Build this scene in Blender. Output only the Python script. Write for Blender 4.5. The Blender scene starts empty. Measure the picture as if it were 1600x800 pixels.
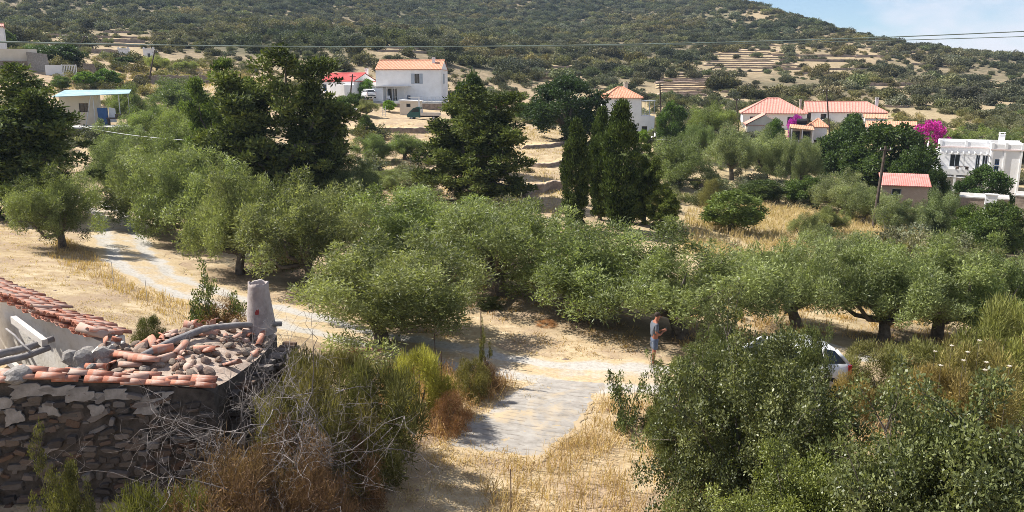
import bpy, math, random
import numpy as np
from mathutils import Vector, Matrix

# ------------------------------------------------------------------ camera, world, sun, exposure
SC = bpy.context.scene
COL = SC.collection
IMW, IMH, FPX = 1600.0, 800.0, 1256.0
CAMZ = 9.0
PITCH = math.radians(12.1)
cam_d = bpy.data.cameras.new('camera')
cam = bpy.data.objects.new('camera', cam_d); COL.objects.link(cam)
cam_d.sensor_fit = 'HORIZONTAL'; cam_d.sensor_width = 36.0
cam_d.lens = 36.0 * FPX / IMW
cam_d.clip_start = 0.1; cam_d.clip_end = 6000
cam.location = (0, 0, CAMZ)
cam.rotation_euler = (math.pi / 2 - PITCH, 0, 0)
SC.camera = cam

SUN_AZ = (-0.955, 0.297)               # horizontal direction towards the sun (x right, y away)
SUN_EL = math.radians(47)
world = bpy.data.worlds.new('World'); SC.world = world; world.use_nodes = True
wn = world.node_tree.nodes; wl = world.node_tree.links
wn.clear()
w_out = wn.new('ShaderNodeOutputWorld'); w_bg = wn.new('ShaderNodeBackground')
sky = wn.new('ShaderNodeTexSky'); sky.sky_type = 'NISHITA'; sky.sun_disc = False
sky.sun_elevation = SUN_EL
sky.sun_rotation = math.atan2(SUN_AZ[0], SUN_AZ[1])
sky.air_density = 1.0; sky.dust_density = 0.1; sky.ozone_density = 4.0; sky.altitude = 1200
w_tc = wn.new('ShaderNodeTexCoord')
w_map = wn.new('ShaderNodeMapping'); w_map.inputs['Scale'].default_value = (1.0, 1.0, 2.6)
w_map.inputs['Location'].default_value = (3.27, 1.04, 0.06)
w_n = wn.new('ShaderNodeTexNoise'); w_n.inputs['Scale'].default_value = 3.2
w_n.inputs['Detail'].default_value = 9; w_n.inputs['Roughness'].default_value = 0.58
w_r = wn.new('ShaderNodeValToRGB')
w_r.color_ramp.elements[0].position = 0.47; w_r.color_ramp.elements[1].position = 0.60
w_r.color_ramp.elements[1].color = (0.85, 0.85, 0.85, 1)
w_mix = wn.new('ShaderNodeMixRGB')
w_mix.inputs[2].default_value = (7.6, 7.3, 7.8, 1)
wl.new(w_tc.outputs['Generated'], w_map.inputs[0]); wl.new(w_map.outputs[0], w_n.inputs['Vector'])
wl.new(w_n.outputs['Fac'], w_r.inputs[0]); wl.new(w_r.outputs[0], w_mix.inputs[0])
wl.new(sky.outputs[0], w_mix.inputs[1]); wl.new(w_mix.outputs[0], w_bg.inputs[0])
w_bg.inputs[1].default_value = 0.067
wl.new(w_bg.outputs[0], w_out.inputs[0])

sun_d = bpy.data.lights.new('sun', 'SUN'); sun_d.energy = 5.0; sun_d.angle = math.radians(0.53)
sun_d.color = (1.0, 0.95, 0.87)
sun = bpy.data.objects.new('sun', sun_d); COL.objects.link(sun)
_s = Vector((SUN_AZ[0] * math.cos(SUN_EL), SUN_AZ[1] * math.cos(SUN_EL), math.sin(SUN_EL)))
sun.rotation_euler = _s.to_track_quat('Z', 'Y').to_euler()
sun.location = (-40, 20, 60)
SC.view_settings.view_transform = 'Standard'; SC.view_settings.look = 'None'
SC.view_settings.exposure = 1.0; SC.view_settings.gamma = 1.0
SC.view_settings.use_curve_mapping = False
SC.render.engine = 'CYCLES'
SC.cycles.max_bounces = 6; SC.cycles.diffuse_bounces = 3; SC.cycles.transmission_bounces = 4
SC.cycles.transparent_max_bounces = 4; SC.cycles.volume_bounces = 0
SC.cycles.use_denoising = True
SC.cycles.denoising_prefilter = 'NONE'
SC.cycles.filter_width = 0.85

# ------------------------------------------------------------------ helpers
R = random.Random(7)
def ray(px, py):
    v = Vector(((px - IMW / 2) / FPX, 1.0, -(py - IMH / 2) / FPX))
    c, s = math.cos(PITCH), math.sin(PITCH)
    return Vector((v.x, v.y * c + v.z * s, -v.y * s + v.z * c))
def at_range(px, py, r):
    d = ray(px, py); k = r / math.hypot(d.x, d.y)
    return Vector((0, 0, CAMZ)) + d * k
def at_z(px, py, z):
    d = ray(px, py); return Vector((0, 0, CAMZ)) + d * ((z - CAMZ) / d.z)
def px_scale(px, r):
    """metres per photo pixel at horizontal range r"""
    return r * math.cos(math.atan((px - 800) / FPX)) / FPX

def tag(o, label=None, cat=None, group=None, kind=None):
    if label: o['label'] = label
    if cat: o['category'] = cat
    if group: o['group'] = group
    if kind: o['kind'] = kind
    return o
def link_mesh(name, me, parent=None, mat=None):
    o = bpy.data.objects.new(name, me); COL.objects.link(o)
    if parent is not None: o.parent = parent
    if mat is not None:
        if len(me.materials) == 0: me.materials.append(mat)
    return o
def empty(name, loc, rz=0.0):
    o = bpy.data.objects.new(name, None); COL.objects.link(o)
    o.location = loc; o.rotation_euler = (0, 0, rz); o.empty_display_size = 0.3
    return o
def mesh_from(name, v, f, smooth=False, mat=None, col=None):
    """v (n,3) array, f list of tuples or (m,k) array"""
    me = bpy.data.meshes.new(name)
    v = np.asarray(v, dtype=np.float32)
    if isinstance(f, np.ndarray):
        m, k = f.shape
        me.vertices.add(len(v)); me.vertices.foreach_set('co', v.ravel())
        me.loops.add(m * k); me.loops.foreach_set('vertex_index', f.astype(np.int32).ravel())
        me.polygons.add(m)
        me.polygons.foreach_set('loop_start', np.arange(0, m * k, k, dtype=np.int32))
        me.polygons.foreach_set('loop_total', np.full(m, k, dtype=np.int32))
        me.update(calc_edges=True)
    else:
        me.from_pydata([tuple(map(float, p)) for p in v], [], f); me.update()
    if smooth: me.polygons.foreach_set('use_smooth', np.ones(len(me.polygons), dtype=bool))
    if col is not None:
        a = me.color_attributes.new('col', 'FLOAT_COLOR', 'POINT')
        c = np.ones((len(v), 4), dtype=np.float32); c[:, :3] = col
        a.data.foreach_set('color', c.ravel())
    if mat is not None: me.materials.append(mat)
    return me

class MB:
    """collects boxes, prisms and tubes, then builds ONE mesh"""
    def __init__(s): s.v = []; s.f = []
    def add(s, vs, fs):
        n = len(s.v); s.v += [tuple(p) for p in vs]; s.f += [tuple(i + n for i in q) for q in fs]; return s
    def box(s, x0, x1, y0, y1, z0, z1):
        return s.add([(x0,y0,z0),(x1,y0,z0),(x1,y1,z0),(x0,y1,z0),(x0,y0,z1),(x1,y0,z1),(x1,y1,z1),(x0,y1,z1)],
                     [(0,3,2,1),(4,5,6,7),(0,1,5,4),(1,2,6,5),(2,3,7,6),(3,0,4,7)])
    def prism(s, pts, y0, y1):
        """polygon pts (x,z) counter-clockwise seen from -y, extruded along y"""
        n = len(pts)
        vs = [(x, y0, z) for x, z in pts] + [(x, y1, z) for x, z in pts]
        fs = [tuple(range(n)), tuple(range(2*n-1, n-1, -1))]
        fs += [(i, i+n, (i+1) % n + n, (i+1) % n) for i in range(n)]
        return s.add(vs, fs)
    def prism_z(s, pts, z0, z1):
        n = len(pts)
        vs = [(x, y, z0) for x, y in pts] + [(x, y, z1) for x, y in pts]
        fs = [tuple(range(n-1, -1, -1)), tuple(range(n, 2*n))]
        fs += [(i, (i+1) % n, (i+1) % n + n, i+n) for i in range(n)]
        return s.add(vs, fs)
    def tube(s, pts, rad, n=6, cap=True):
        pts = [Vector(p) for p in pts]
        if not isinstance(rad, (list, tuple)): rad = [rad] * len(pts)
        base = len(s.v); vs = []; fs = []
        for i, p in enumerate(pts):
            t = (pts[min(i+1, len(pts)-1)] - pts[max(i-1, 0)])
            if t.length < 1e-9: t = Vector((0, 0, 1))
            t.normalize()
            a = t.cross(Vector((0.31, 0.52, 0.79)))
            if a.length < 1e-3: a = t.cross(Vector((1, 0, 0)))
            a.normalize(); b = t.cross(a)
            for k in range(n):
                an = 2 * math.pi * k / n
                vs.append(p + (a * math.cos(an) + b * math.sin(an)) * rad[i])
        for i in range(len(pts) - 1):
            for k in range(n):
                fs.append((i*n+k, i*n+(k+1) % n, (i+1)*n+(k+1) % n, (i+1)*n+k))
        if cap:
            fs.append(tuple(range(n-1, -1, -1))); fs.append(tuple((len(pts)-1)*n + k for k in range(n)))
        return s.add(vs, fs)
    def build(s, name, mat, parent=None, smooth=False):
        me = mesh_from(name, s.v, s.f, smooth, mat)
        return link_mesh(name, me, parent)

# ---- numpy value noise
def _hash(i, j, seed):
    h = (i.astype(np.int64) * 374761393 + j.astype(np.int64) * 668265263 + seed * 974711) & 0xffffffff
    h = ((h ^ (h >> 13)) * 1274126177) & 0xffffffff
    return ((h ^ (h >> 16)) & 0xffff) / 65535.0
def vnoise(x, y, seed=0):
    xi = np.floor(x); yi = np.floor(y); fx = x - xi; fy = y - yi
    fx = fx*fx*(3-2*fx); fy = fy*fy*(3-2*fy)
    a = _hash(xi, yi, seed); b = _hash(xi+1, yi, seed); c = _hash(xi, yi+1, seed); d = _hash(xi+1, yi+1, seed)
    return (a*(1-fx)+b*fx)*(1-fy) + (c*(1-fx)+d*fx)*fy
def fbm(x, y, seed=0, oct=4):
    s = 0.0; amp = 0.5
    for k in range(oct):
        s = s + amp * (vnoise(x * 2**k, y * 2**k, seed + k) - 0.5); amp *= 0.55
    return s

# ------------------------------------------------------------------ materials
def new_mat(name):
    m = bpy.data.materials.new(name); m.use_nodes = True
    nt = m.node_tree; bs = nt.nodes['Principled BSDF']
    bs.inputs['Specular IOR Level'].default_value = 0.25
    return m, nt, bs
def ramp(nt, cols, src, poss=None):
    r = nt.nodes.new('ShaderNodeValToRGB'); e = r.color_ramp.elements
    n = len(cols)
    for i, c in enumerate(cols):
        p = poss[i] if poss else i / (n - 1)
        if i < 2: el = e[i]; el.position = p
        else: el = e.new(p)
        el.color = (*c, 1)
    nt.links.new(src, r.inputs[0]); return r.outputs[0]
def noise(nt, scale, detail=4, rough=0.55, coord='Object', vec=None, dist=0.0):
    n = nt.nodes.new('ShaderNodeTexNoise'); n.inputs['Scale'].default_value = scale
    n.inputs['Detail'].default_value = detail; n.inputs['Roughness'].default_value = rough
    n.inputs['Distortion'].default_value = dist
    if vec is None:
        tc = nt.nodes.new('ShaderNodeTexCoord'); vec = tc.outputs[coord]
    nt.links.new(vec, n.inputs['Vector']); return n.outputs['Fac']
def mixc(nt, fac, a, b, mode='MIX'):
    m = nt.nodes.new('ShaderNodeMixRGB'); m.blend_type = mode
    for i, v in ((0, fac), (1, a), (2, b)):
        if isinstance(v, (int, float)): m.inputs[i].default_value = v
        elif isinstance(v, tuple): m.inputs[i].default_value = (*v, 1)
        else: nt.links.new(v, m.inputs[i])
    return m.outputs[0]
def bump(nt, bs, h, strength=0.5, dist=0.02):
    b = nt.nodes.new('ShaderNodeBump'); b.inputs['Strength'].default_value = strength
    b.inputs['Distance'].default_value = dist
    nt.links.new(h, b.inputs['Height']); nt.links.new(b.outputs[0], bs.inputs['Normal'])
def surf(name, cols, scale=4.0, rough=0.9, detail=5, bmp=0.3, bdist=0.02, scale2=None, dirt=None, coord='Object', metal=0.0):
    m, nt, bs = new_mat(name)
    f = noise(nt, scale, detail, 0.6, coord)
    c = ramp(nt, cols, f, [0.28 + 0.44 * i / (len(cols) - 1) for i in range(len(cols))])
    if dirt:
        f2 = noise(nt, scale2 or scale * 0.23, 6, 0.65, coord, dist=0.6)
        r2 = ramp(nt, [(0, 0, 0), (1, 1, 1)], f2, [0.5, 0.68])
        c = mixc(nt, r2, c, dirt)
    nt.links.new(c, bs.inputs['Base Color'])
    bs.inputs['Roughness'].default_value = rough; bs.inputs['Metallic'].default_value = metal
    if bmp: bump(nt, bs, noise(nt, scale * 3, 5, 0.65, coord), bmp, bdist)
    return m
def leaf_mat(name, dark, light, trans=0.3, rough=0.55, rnd=False, spec=0.25):
    """col attribute: r mixes dark to light, g tints; object colour tints a whole plant"""
    m, nt, bs = new_mat(name)
    at = nt.nodes.new('ShaderNodeAttribute'); at.attribute_name = 'col'
    sep = nt.nodes.new('ShaderNodeSeparateColor'); nt.links.new(at.outputs['Color'], sep.inputs[0])
    c = mixc(nt, sep.outputs[0], dark, light)
    oi = nt.nodes.new('ShaderNodeObjectInfo')
    c = mixc(nt, 1.0, c, oi.outputs['Color'], 'MULTIPLY')
    if rnd:
        hs = nt.nodes.new('ShaderNodeHueSaturation')
        mr = nt.nodes.new('ShaderNodeMapRange'); mr.inputs['To Min'].default_value = 0.45; mr.inputs['To Max'].default_value = 1.6
        nt.links.new(oi.outputs['Random'], mr.inputs['Value']); nt.links.new(mr.outputs[0], hs.inputs['Value'])
        mh = nt.nodes.new('ShaderNodeMapRange'); mh.inputs['To Min'].default_value = 0.46; mh.inputs['To Max'].default_value = 0.52
        m2 = nt.nodes.new('ShaderNodeMath'); m2.operation = 'FRACT'
        m3 = nt.nodes.new('ShaderNodeMath'); m3.operation = 'MULTIPLY'; m3.inputs[1].default_value = 7.31
        nt.links.new(oi.outputs['Random'], m3.inputs[0]); nt.links.new(m3.outputs[0], m2.inputs[0])
        nt.links.new(m2.outputs[0], mh.inputs['Value']); nt.links.new(mh.outputs[0], hs.inputs['Hue'])
        ms = nt.nodes.new('ShaderNodeMapRange'); ms.inputs['To Min'].default_value = 0.5; ms.inputs['To Max'].default_value = 1.05
        m4 = nt.nodes.new('ShaderNodeMath'); m4.operation = 'FRACT'
        m5 = nt.nodes.new('ShaderNodeMath'); m5.operation = 'MULTIPLY'; m5.inputs[1].default_value = 13.7
        nt.links.new(oi.outputs['Random'], m5.inputs[0]); nt.links.new(m5.outputs[0], m4.inputs[0])
        nt.links.new(m4.outputs[0], ms.inputs['Value']); nt.links.new(ms.outputs[0], hs.inputs['Saturation'])
        nt.links.new(c, hs.inputs['Color']); c = hs.outputs[0]
        pn = noise(nt, 0.02, 4, 0.6, vec=oi.outputs['Location'])
        c = mixc(nt, 1.0, c, ramp(nt, [(0.62, 0.70, 0.66), (1.0, 1.0, 1.0), (1.45, 1.22, 0.95)], pn, [0.36, 0.5, 0.64]), 'MULTIPLY')
    nt.links.new(c, bs.inputs['Base Color']); bs.inputs['Roughness'].default_value = rough
    bs.inputs['Specular IOR Level'].default_value = spec
    tr = nt.nodes.new('ShaderNodeBsdfTranslucent')
    c2 = mixc(nt, 1.0, c, (1.25, 1.3, 0.6), 'MULTIPLY'); nt.links.new(c2, tr.inputs[0])
    mx = nt.nodes.new('ShaderNodeMixShader'); mx.inputs[0].default_value = trans
    nt.links.new(bs.outputs[0], mx.inputs[1]); nt.links.new(tr.outputs[0], mx.inputs[2])
    nt.links.new(mx.outputs[0], nt.nodes['Material Output'].inputs['Surface'])
    return m

M = {}
M['olive'] = leaf_mat('olive_leaf', (0.074, 0.088, 0.036), (0.36, 0.385, 0.185), 0.38, 0.5, spec=0.4)
M['broad'] = leaf_mat('broad_leaf', (0.035, 0.055, 0.02), (0.11, 0.15, 0.05), 0.28, 0.5)
M['conifer'] = leaf_mat('conifer_leaf', (0.024, 0.036, 0.015), (0.20, 0.235, 0.075), 0.2, 0.7, spec=0.12)
M['oak'] = leaf_mat('small_oak_leaf', (0.05, 0.062, 0.025), (0.25, 0.265, 0.10), 0.26, 0.45, spec=0.4)
M['broom'] = leaf_mat('broom_stem', (0.11, 0.10, 0.042), (0.36, 0.32, 0.14), 0.25, 0.7)
M['drygrass'] = leaf_mat('dry_grass', (0.33, 0.23, 0.115), (0.62, 0.505, 0.315), 0.3, 0.8)
M['drybrown'] = leaf_mat('dry_brown_scrub', (0.10, 0.06, 0.035), (0.34, 0.22, 0.12), 0.2, 0.85)
M['hill'] = leaf_mat('hill_shrub_leaf', (0.07, 0.078, 0.04), (0.195, 0.205, 0.10), 0.18, 0.75, rnd=True, spec=0.12)
M['under'] = leaf_mat('undergrowth_leaf', (0.07, 0.085, 0.03), (0.21, 0.225, 0.085), 0.25, 0.6, rnd=True)
M['bougain'] = leaf_mat('magenta_bract', (0.35, 0.02, 0.26), (0.75, 0.06, 0.52), 0.3, 0.6)
M['bark'] = surf('bark', [(0.05, 0.042, 0.033), (0.13, 0.11, 0.09), (0.19, 0.165, 0.135)], 6, 0.95, 6, 0.6, 0.03)
M['deadwood'] = surf('dead_wood', [(0.10, 0.085, 0.075), (0.20, 0.175, 0.16), (0.32, 0.29, 0.275)], 5, 0.9, 4, 0.3)
M['white'] = surf('white_limewash', [(0.74, 0.735, 0.73), (0.81, 0.805, 0.80), (0.85, 0.845, 0.84)], 0.9, 0.85, 6, 0.15, 0.01, dirt=(0.70, 0.68, 0.65))
M['cream'] = surf('cream_render', [(0.58, 0.52, 0.42), (0.68, 0.62, 0.52)], 1.1, 0.88, 6, 0.15, 0.01)
M['pinkwhite'] = surf('pink_white_trim', [(0.72, 0.58, 0.55), (0.80, 0.68, 0.65)], 1.0, 0.85, 5, 0.1, 0.01)
M['glass'] = None
def tile_mat(name, a, b, c, scale=3.0):
    m, nt, bs = new_mat(name)
    col = ramp(nt, [a, b, c], noise(nt, scale, 6, 0.7), [0.3, 0.5, 0.7])
    st = ramp(nt, [(0, 0, 0), (1, 1, 1)], noise(nt, scale * 0.35, 6, 0.7, dist=0.5), [0.52, 0.7])
    col = mixc(nt, st, col, tuple(x * 0.75 + 0.10 for x in b))
    nt.links.new(col, bs.inputs['Base Color']); bs.inputs['Roughness'].default_value = 0.85
    bump(nt, bs, noise(nt, scale * 6, 4), 0.3, 0.01)
    return m
M['roof_orange'] = tile_mat('orange_roof_tile', (0.45, 0.20, 0.12), (0.60, 0.29, 0.18), (0.68, 0.38, 0.26))
M['roof_pink'] = tile_mat('pink_roof_tile', (0.46, 0.195, 0.15), (0.56, 0.265, 0.21), (0.62, 0.34, 0.28))
M['roof_red'] = tile_mat('red_roof_sheet', (0.42, 0.07, 0.07), (0.50, 0.09, 0.085), (0.55, 0.12, 0.11), 1.0)
def old_tile_mat():
    m, nt, bs = new_mat('old_barrel_tile')
    oi = nt.nodes.new('ShaderNodeObjectInfo')
    base = ramp(nt, [(0.26, 0.09, 0.055), (0.40, 0.16, 0.10), (0.48, 0.23, 0.16), (0.36, 0.20, 0.15), (0.42, 0.30, 0.24)], oi.outputs['Random'])
    f = ramp(nt, [(0, 0, 0), (1, 1, 1)], noise(nt, 7, 6, 0.7, 'Object', dist=0.4), [0.48, 0.72])
    c = mixc(nt, f, base, (0.42, 0.35, 0.30))
    nt.links.new(c, bs.inputs['Base Color']); bs.inputs['Roughness'].default_value = 0.9
    bump(nt, bs, noise(nt, 40, 4), 0.4, 0.008)
    return m
M['old_tile'] = old_tile_mat()
def stone_mat(name, cols, scale, seedrand=True, lichen=None):
    m, nt, bs = new_mat(name)
    f = noise(nt, scale, 7, 0.65)
    if seedrand:
        oi = nt.nodes.new('ShaderNodeObjectInfo')
        base = ramp(nt, cols, oi.outputs['Random'])
        c = mixc(nt, ramp(nt, [(0.25,)*3, (0.8,)*3], f, [0.35, 0.7]), mixc(nt, 1.0, base, (0.62, 0.6, 0.58), 'MULTIPLY'), base)
    else:
        c = ramp(nt, cols, f, [0.3 + 0.4 * i / (len(cols)-1) for i in range(len(cols))])
    if lichen:
        c = mixc(nt, ramp(nt, [(0,)*3, (1,)*3], noise(nt, scale * 0.6, 6, 0.7, dist=0.8), [0.58, 0.7]), c, lichen)
    nt.links.new(c, bs.inputs['Base Color']); bs.inputs['Roughness'].default_value = 0.95
    bump(nt, bs, noise(nt, scale * 4, 6, 0.7), 0.7, 0.02)
    return m
M['stone'] = stone_mat('wall_stone', [(0.08, 0.07, 0.065), (0.14, 0.12, 0.105), (0.19, 0.16, 0.135), (0.15, 0.095, 0.065), (0.27, 0.245, 0.225), (0.10, 0.085, 0.075)], 5)
M['rubble'] = stone_mat('rubble_stone', [(0.24, 0.18, 0.14), (0.32, 0.26, 0.21), (0.36, 0.24, 0.18), (0.36, 0.32, 0.28), (0.25, 0.15, 0.11)], 6)
M['mortar'] = stone_mat('earth_mortar', [(0.035, 0.03, 0.026), (0.075, 0.064, 0.055), (0.12, 0.10, 0.088)], 5, False)
M['plaster'] = stone_mat('old_grey_plaster', [(0.17, 0.155, 0.145), (0.26, 0.24, 0.22), (0.36, 0.335, 0.315)], 5, False)
M['oldwhite'] = stone_mat('old_white_plaster', [(0.50, 0.45, 0.38), (0.68, 0.64, 0.57), (0.74, 0.71, 0.66)], 2.2, False)
M['drystone'] = stone_mat('dry_stone_masonry', [(0.13, 0.105, 0.09), (0.26, 0.21, 0.17), (0.36, 0.295, 0.245)], 2.2, False)
M['terrace_stone'] = stone_mat('terrace_wall_stone', [(0.20, 0.155, 0.125), (0.34, 0.265, 0.21), (0.44, 0.35, 0.28)], 1.4, False)
M['concrete'] = surf('grey_concrete', [(0.36, 0.35, 0.33), (0.45, 0.44, 0.42), (0.52, 0.51, 0.49)], 2.5, 0.92, 7, 0.4, 0.01, dirt=(0.30, 0.28, 0.25))
M['wood_grey'] = surf('weathered_wood', [(0.13, 0.12, 0.12), (0.22, 0.205, 0.20), (0.30, 0.285, 0.275)], 4, 0.9, 5, 0.5)
M['wood_pale'] = surf('pale_planed_wood', [(0.52, 0.48, 0.43), (0.62, 0.58, 0.53)], 4, 0.85, 5, 0.3)
M['wood_dark'] = surf('dark_pole_wood', [(0.06, 0.045, 0.038), (0.11, 0.085, 0.07)], 4, 0.9, 5, 0.4)
M['rust'] = surf('rusty_iron', [(0.06, 0.035, 0.028), (0.12, 0.07, 0.05)], 9, 0.85, 4, 0.3)
M['shutter'] = surf('blue_grey_paint', [(0.36, 0.40, 0.45), (0.42, 0.46, 0.51)], 3, 0.6, 3, 0.0)
M['blue'] = surf('blue_paint', [(0.04, 0.10, 0.24), (0.06, 0.14, 0.31)], 3, 0.5, 3, 0.0)
M['tealroof'] = surf('teal_sheet_roof', [(0.22, 0.34, 0.36), (0.28, 0.40, 0.42), (0.36, 0.47, 0.48)], 1.2, 0.55, 4, 0.0)
M['metal'] = surf('galvanised_metal', [(0.45, 0.46, 0.47), (0.55, 0.56, 0.57)], 3, 0.45, 3, 0.0, metal=0.4)
M['black'] = surf('dark_rubber', [(0.012, 0.012, 0.013), (0.028, 0.028, 0.03)], 6, 0.8, 3, 0.0)
def gloss(name, c, rough=0.25, coat=0.5):
    m, nt, bs = new_mat(name)
    f = noise(nt, 1.6, 4); cc = ramp(nt, [tuple(x * 0.93 for x in c), c], f, [0.3, 0.7])
    nt.links.new(cc, bs.inputs['Base Color']); bs.inputs['Roughness'].default_value = rough
    bs.inputs['Coat Weight'].default_value = coat; bs.inputs['Specular IOR Level'].default_value = 0.5
    return m
M['carwhite'] = gloss('white_car_paint', (0.78, 0.79, 0.79))
M['cargreen'] = gloss('dark_green_paint', (0.015, 0.085, 0.08), 0.35, 0.3)
M['taillight'] = gloss('red_lens', (0.45, 0.02, 0.02), 0.15, 0.6)
M['headlight'] = gloss('clear_lens', (0.7, 0.7, 0.68), 0.12, 0.6)
M['glass'] = gloss('dark_glass', (0.03, 0.035, 0.042), 0.06, 0.2)
M['cable'] = surf('grey_cable', [(0.15, 0.20, 0.18), (0.20, 0.25, 0.23)], 6, 0.55, 3, 0.0)
M['skin'] = surf('tanned_skin', [(0.26, 0.10, 0.06), (0.32, 0.13, 0.08)], 9, 0.6, 3, 0.0)
M['shirt'] = surf('grey_blue_cotton', [(0.085, 0.095, 0.115), (0.11, 0.12, 0.14)], 11, 0.9, 4, 0.3, 0.01)  # cotton darkened so the person looks shaded: shade put into the colour
M['shorts'] = surf('faded_blue_denim', [(0.075, 0.095, 0.14), (0.11, 0.135, 0.19)], 11, 0.9, 4, 0.3, 0.01)  # denim base colour also lowered, standing in for shade on the person
M['hair'] = surf('dark_brown_hair', [(0.025, 0.018, 0.014), (0.06, 0.042, 0.03)], 30, 0.7, 4, 0.4, 0.01)
M['shoe'] = surf('brown_leather', [(0.07, 0.035, 0.025), (0.11, 0.055, 0.04)], 9, 0.7, 3, 0.1)

# ------------------------------------------------------------------ terrain: thin-plate spline through surveyed points
def az_of(px): return math.atan((px - 800) / FPX)     # close enough to the true azimuth for the survey table
CTRL = []
def cz(px, r, z):
    d = ray(px, 400); CTRL.append((math.atan2(d.x, d.y), r, z))
def cp(px, py, r):
    p = at_range(px, py, r); CTRL.append((math.atan2(p.x, p.y), r, p.z))
for px in (-900, -200, 300, 800, 1300, 1800, 2500): cz(px, 4.5, 0.6 if px < 400 else 0.1)
for px, z in ((-600, 1.4), (0, 1.0), (300, 0.8), (600, 0.25), (800, 0.05), (1200, 0.0), (1600, -0.1), (2200, -0.3)): cz(px, 14, z)
for px, z in ((-600, 2.0), (0, 1.6), (200, 1.45), (420, 0.9), (650, 0.2), (850, 0.0), (1200, -0.1), (1600, -0.5), (2200, -0.9)): cz(px, 20, z)
for px, z in ((-300, 2.2), (60, 1.7), (300, 0.9), (550, 0.2), (800, 0.0), (1020, -0.05), (1300, -0.5), (1600, -1.0)): cz(px, 27, z)
for px, z in ((-300, 2.3), (60, 1.6), (250, 0.75), (500, 0.1), (800, -0.1), (1100, -0.5), (1400, -1.2), (1650, -1.7)): cz(px, 36, z)
for px, z in ((-300, 2.2), (60, 1.3), (250, 0.7), (500, 0.0), (800, -0.4), (1100, -1.1), (1400, -2.2), (1650, -2.8), (2100, -3.2)): cz(px, 48, z)
for px, z in ((-300, 1.6), (40, 1.0), (250, 0.5), (500, -0.2), (800, -0.7), (1100, -1.9), (1400, -3.3), (1650, -4.0), (2100, -4.3)): cz(px, 65, z)
for px, z in ((-300, 2.6), (60, 2.0), (300, 1.2), (600, 0.2), (850, 0.45), (1100, -2.0), (1400, -4.2), (1650, -5.0), (2100, -5.2)): cz(px, 86, z)
for px, z in ((-300, 4.2), (60, 3.6), (300, 2.6), (600, 2.3), (850, 1.8), (1100, -0.8), (1400, -4.5), (1600, -4.8), (2100, -5.0)): cz(px, 106, z)
cz(160, 108, 3.6); cz(60, 130, 7.5); cz(170, 131, 7.3); cz(300, 126, 5.2); cz(100, 152, 11.2); cz(0, 160, 12.4); cz(213, 190, 15.0)
cz(-300, 150, 11); cz(-300, 190, 17); cz(300, 165, 10.6)
cz(560, 122, 3.9); cz(650, 121, 3.6); cz(700, 120, 3.2); cz(650, 137, 4.2); cz(650, 149, 6.1); cz(650, 162, 6.6); cz(530, 152, 6.3); cz(530, 137, 5.0); cz(400, 140, 7.0)
cz(760, 132, 3.6); cz(970, 132, 0.9); cz(860, 132, 2.6); cz(1100, 132, 0.2); cz(1200, 148, 0.7); cz(1320, 152, 0.6); cz(1450, 148, -0.6); cz(1600, 148, -1.2); cz(2100, 148, -1.6)
for px, rows in {
    -300: ((62, 225), (5, 420), (-140, 800), (-120, 1300)),
    0: ((62, 220), (3, 420), (-140, 800), (-120, 1300)),
    220: ((72, 215), (20, 380), (-140, 820), (-120, 1300)),
    420: ((88, 205), (42, 335), (0, 500), (-130, 850), (-110, 1300)),
    620: ((92, 200), (48, 360), (0, 560), (-100, 850), (-80, 1300)),
    820: ((118, 215), (62, 380), (4, 600), (-60, 850), (-40, 1300)),
    1020: ((132, 215), (66, 390), (14, 600), (-14, 700), (30, 900), (60, 1300)),
    1160: ((150, 205), (106, 290), (55, 420), (2, 560), (45, 760), (90, 1300)),
    1300: ((158, 205), (112, 300), (43, 470), (75, 640), (110, 1300)),
    1400: ((160, 205), (116, 310), (65, 460), (95, 640), (115, 1300)),
    1500: ((165, 205), (124, 310), (84, 450), (105, 640), (118, 1300)),
    1600: ((172, 205), (134, 310), (99, 440), (115, 640), (120, 1300)),
    1900: ((185, 205), (155, 310), (130, 440), (132, 640), (126, 1300))}.items():
    for py, r in rows: cp(px, py, r)
_A = np.array(CTRL); KA = 2.6
_U = np.stack([_A[:, 0] * KA, np.log(_A[:, 1])], 1)
_W = _A[:, 2] / (_A[:, 1] + 30.0)
def _phi(d2): return 0.5 * d2 * np.log(d2 + 1e-12)
def _d2(a, b): return ((a[:, None, :] - b[None, :, :]) ** 2).sum(-1)
n_ = len(_U); _K = _phi(_d2(_U, _U)) + np.eye(n_) * 2e-4
_P = np.concatenate([np.ones((n_, 1)), _U], 1)
_L = np.block([[_K, _P], [_P.T, np.zeros((3, 3))]])
_sol = np.linalg.solve(_L, np.concatenate([_W, np.zeros(3)]))
def tps(az, lr):
    q = np.stack([np.clip(az, -1.0, 1.0) * KA, np.clip(lr, math.log(4.5), math.log(1300))], 1)
    out = np.empty(len(q))
    for i in range(0, len(q), 20000):
        qq = q[i:i+20000]
        out[i:i+20000] = _phi(_d2(qq, _U)) @ _sol[:n_] + np.concatenate([np.ones((len(qq), 1)), qq], 1) @ _sol[n_:]
    return out
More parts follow.
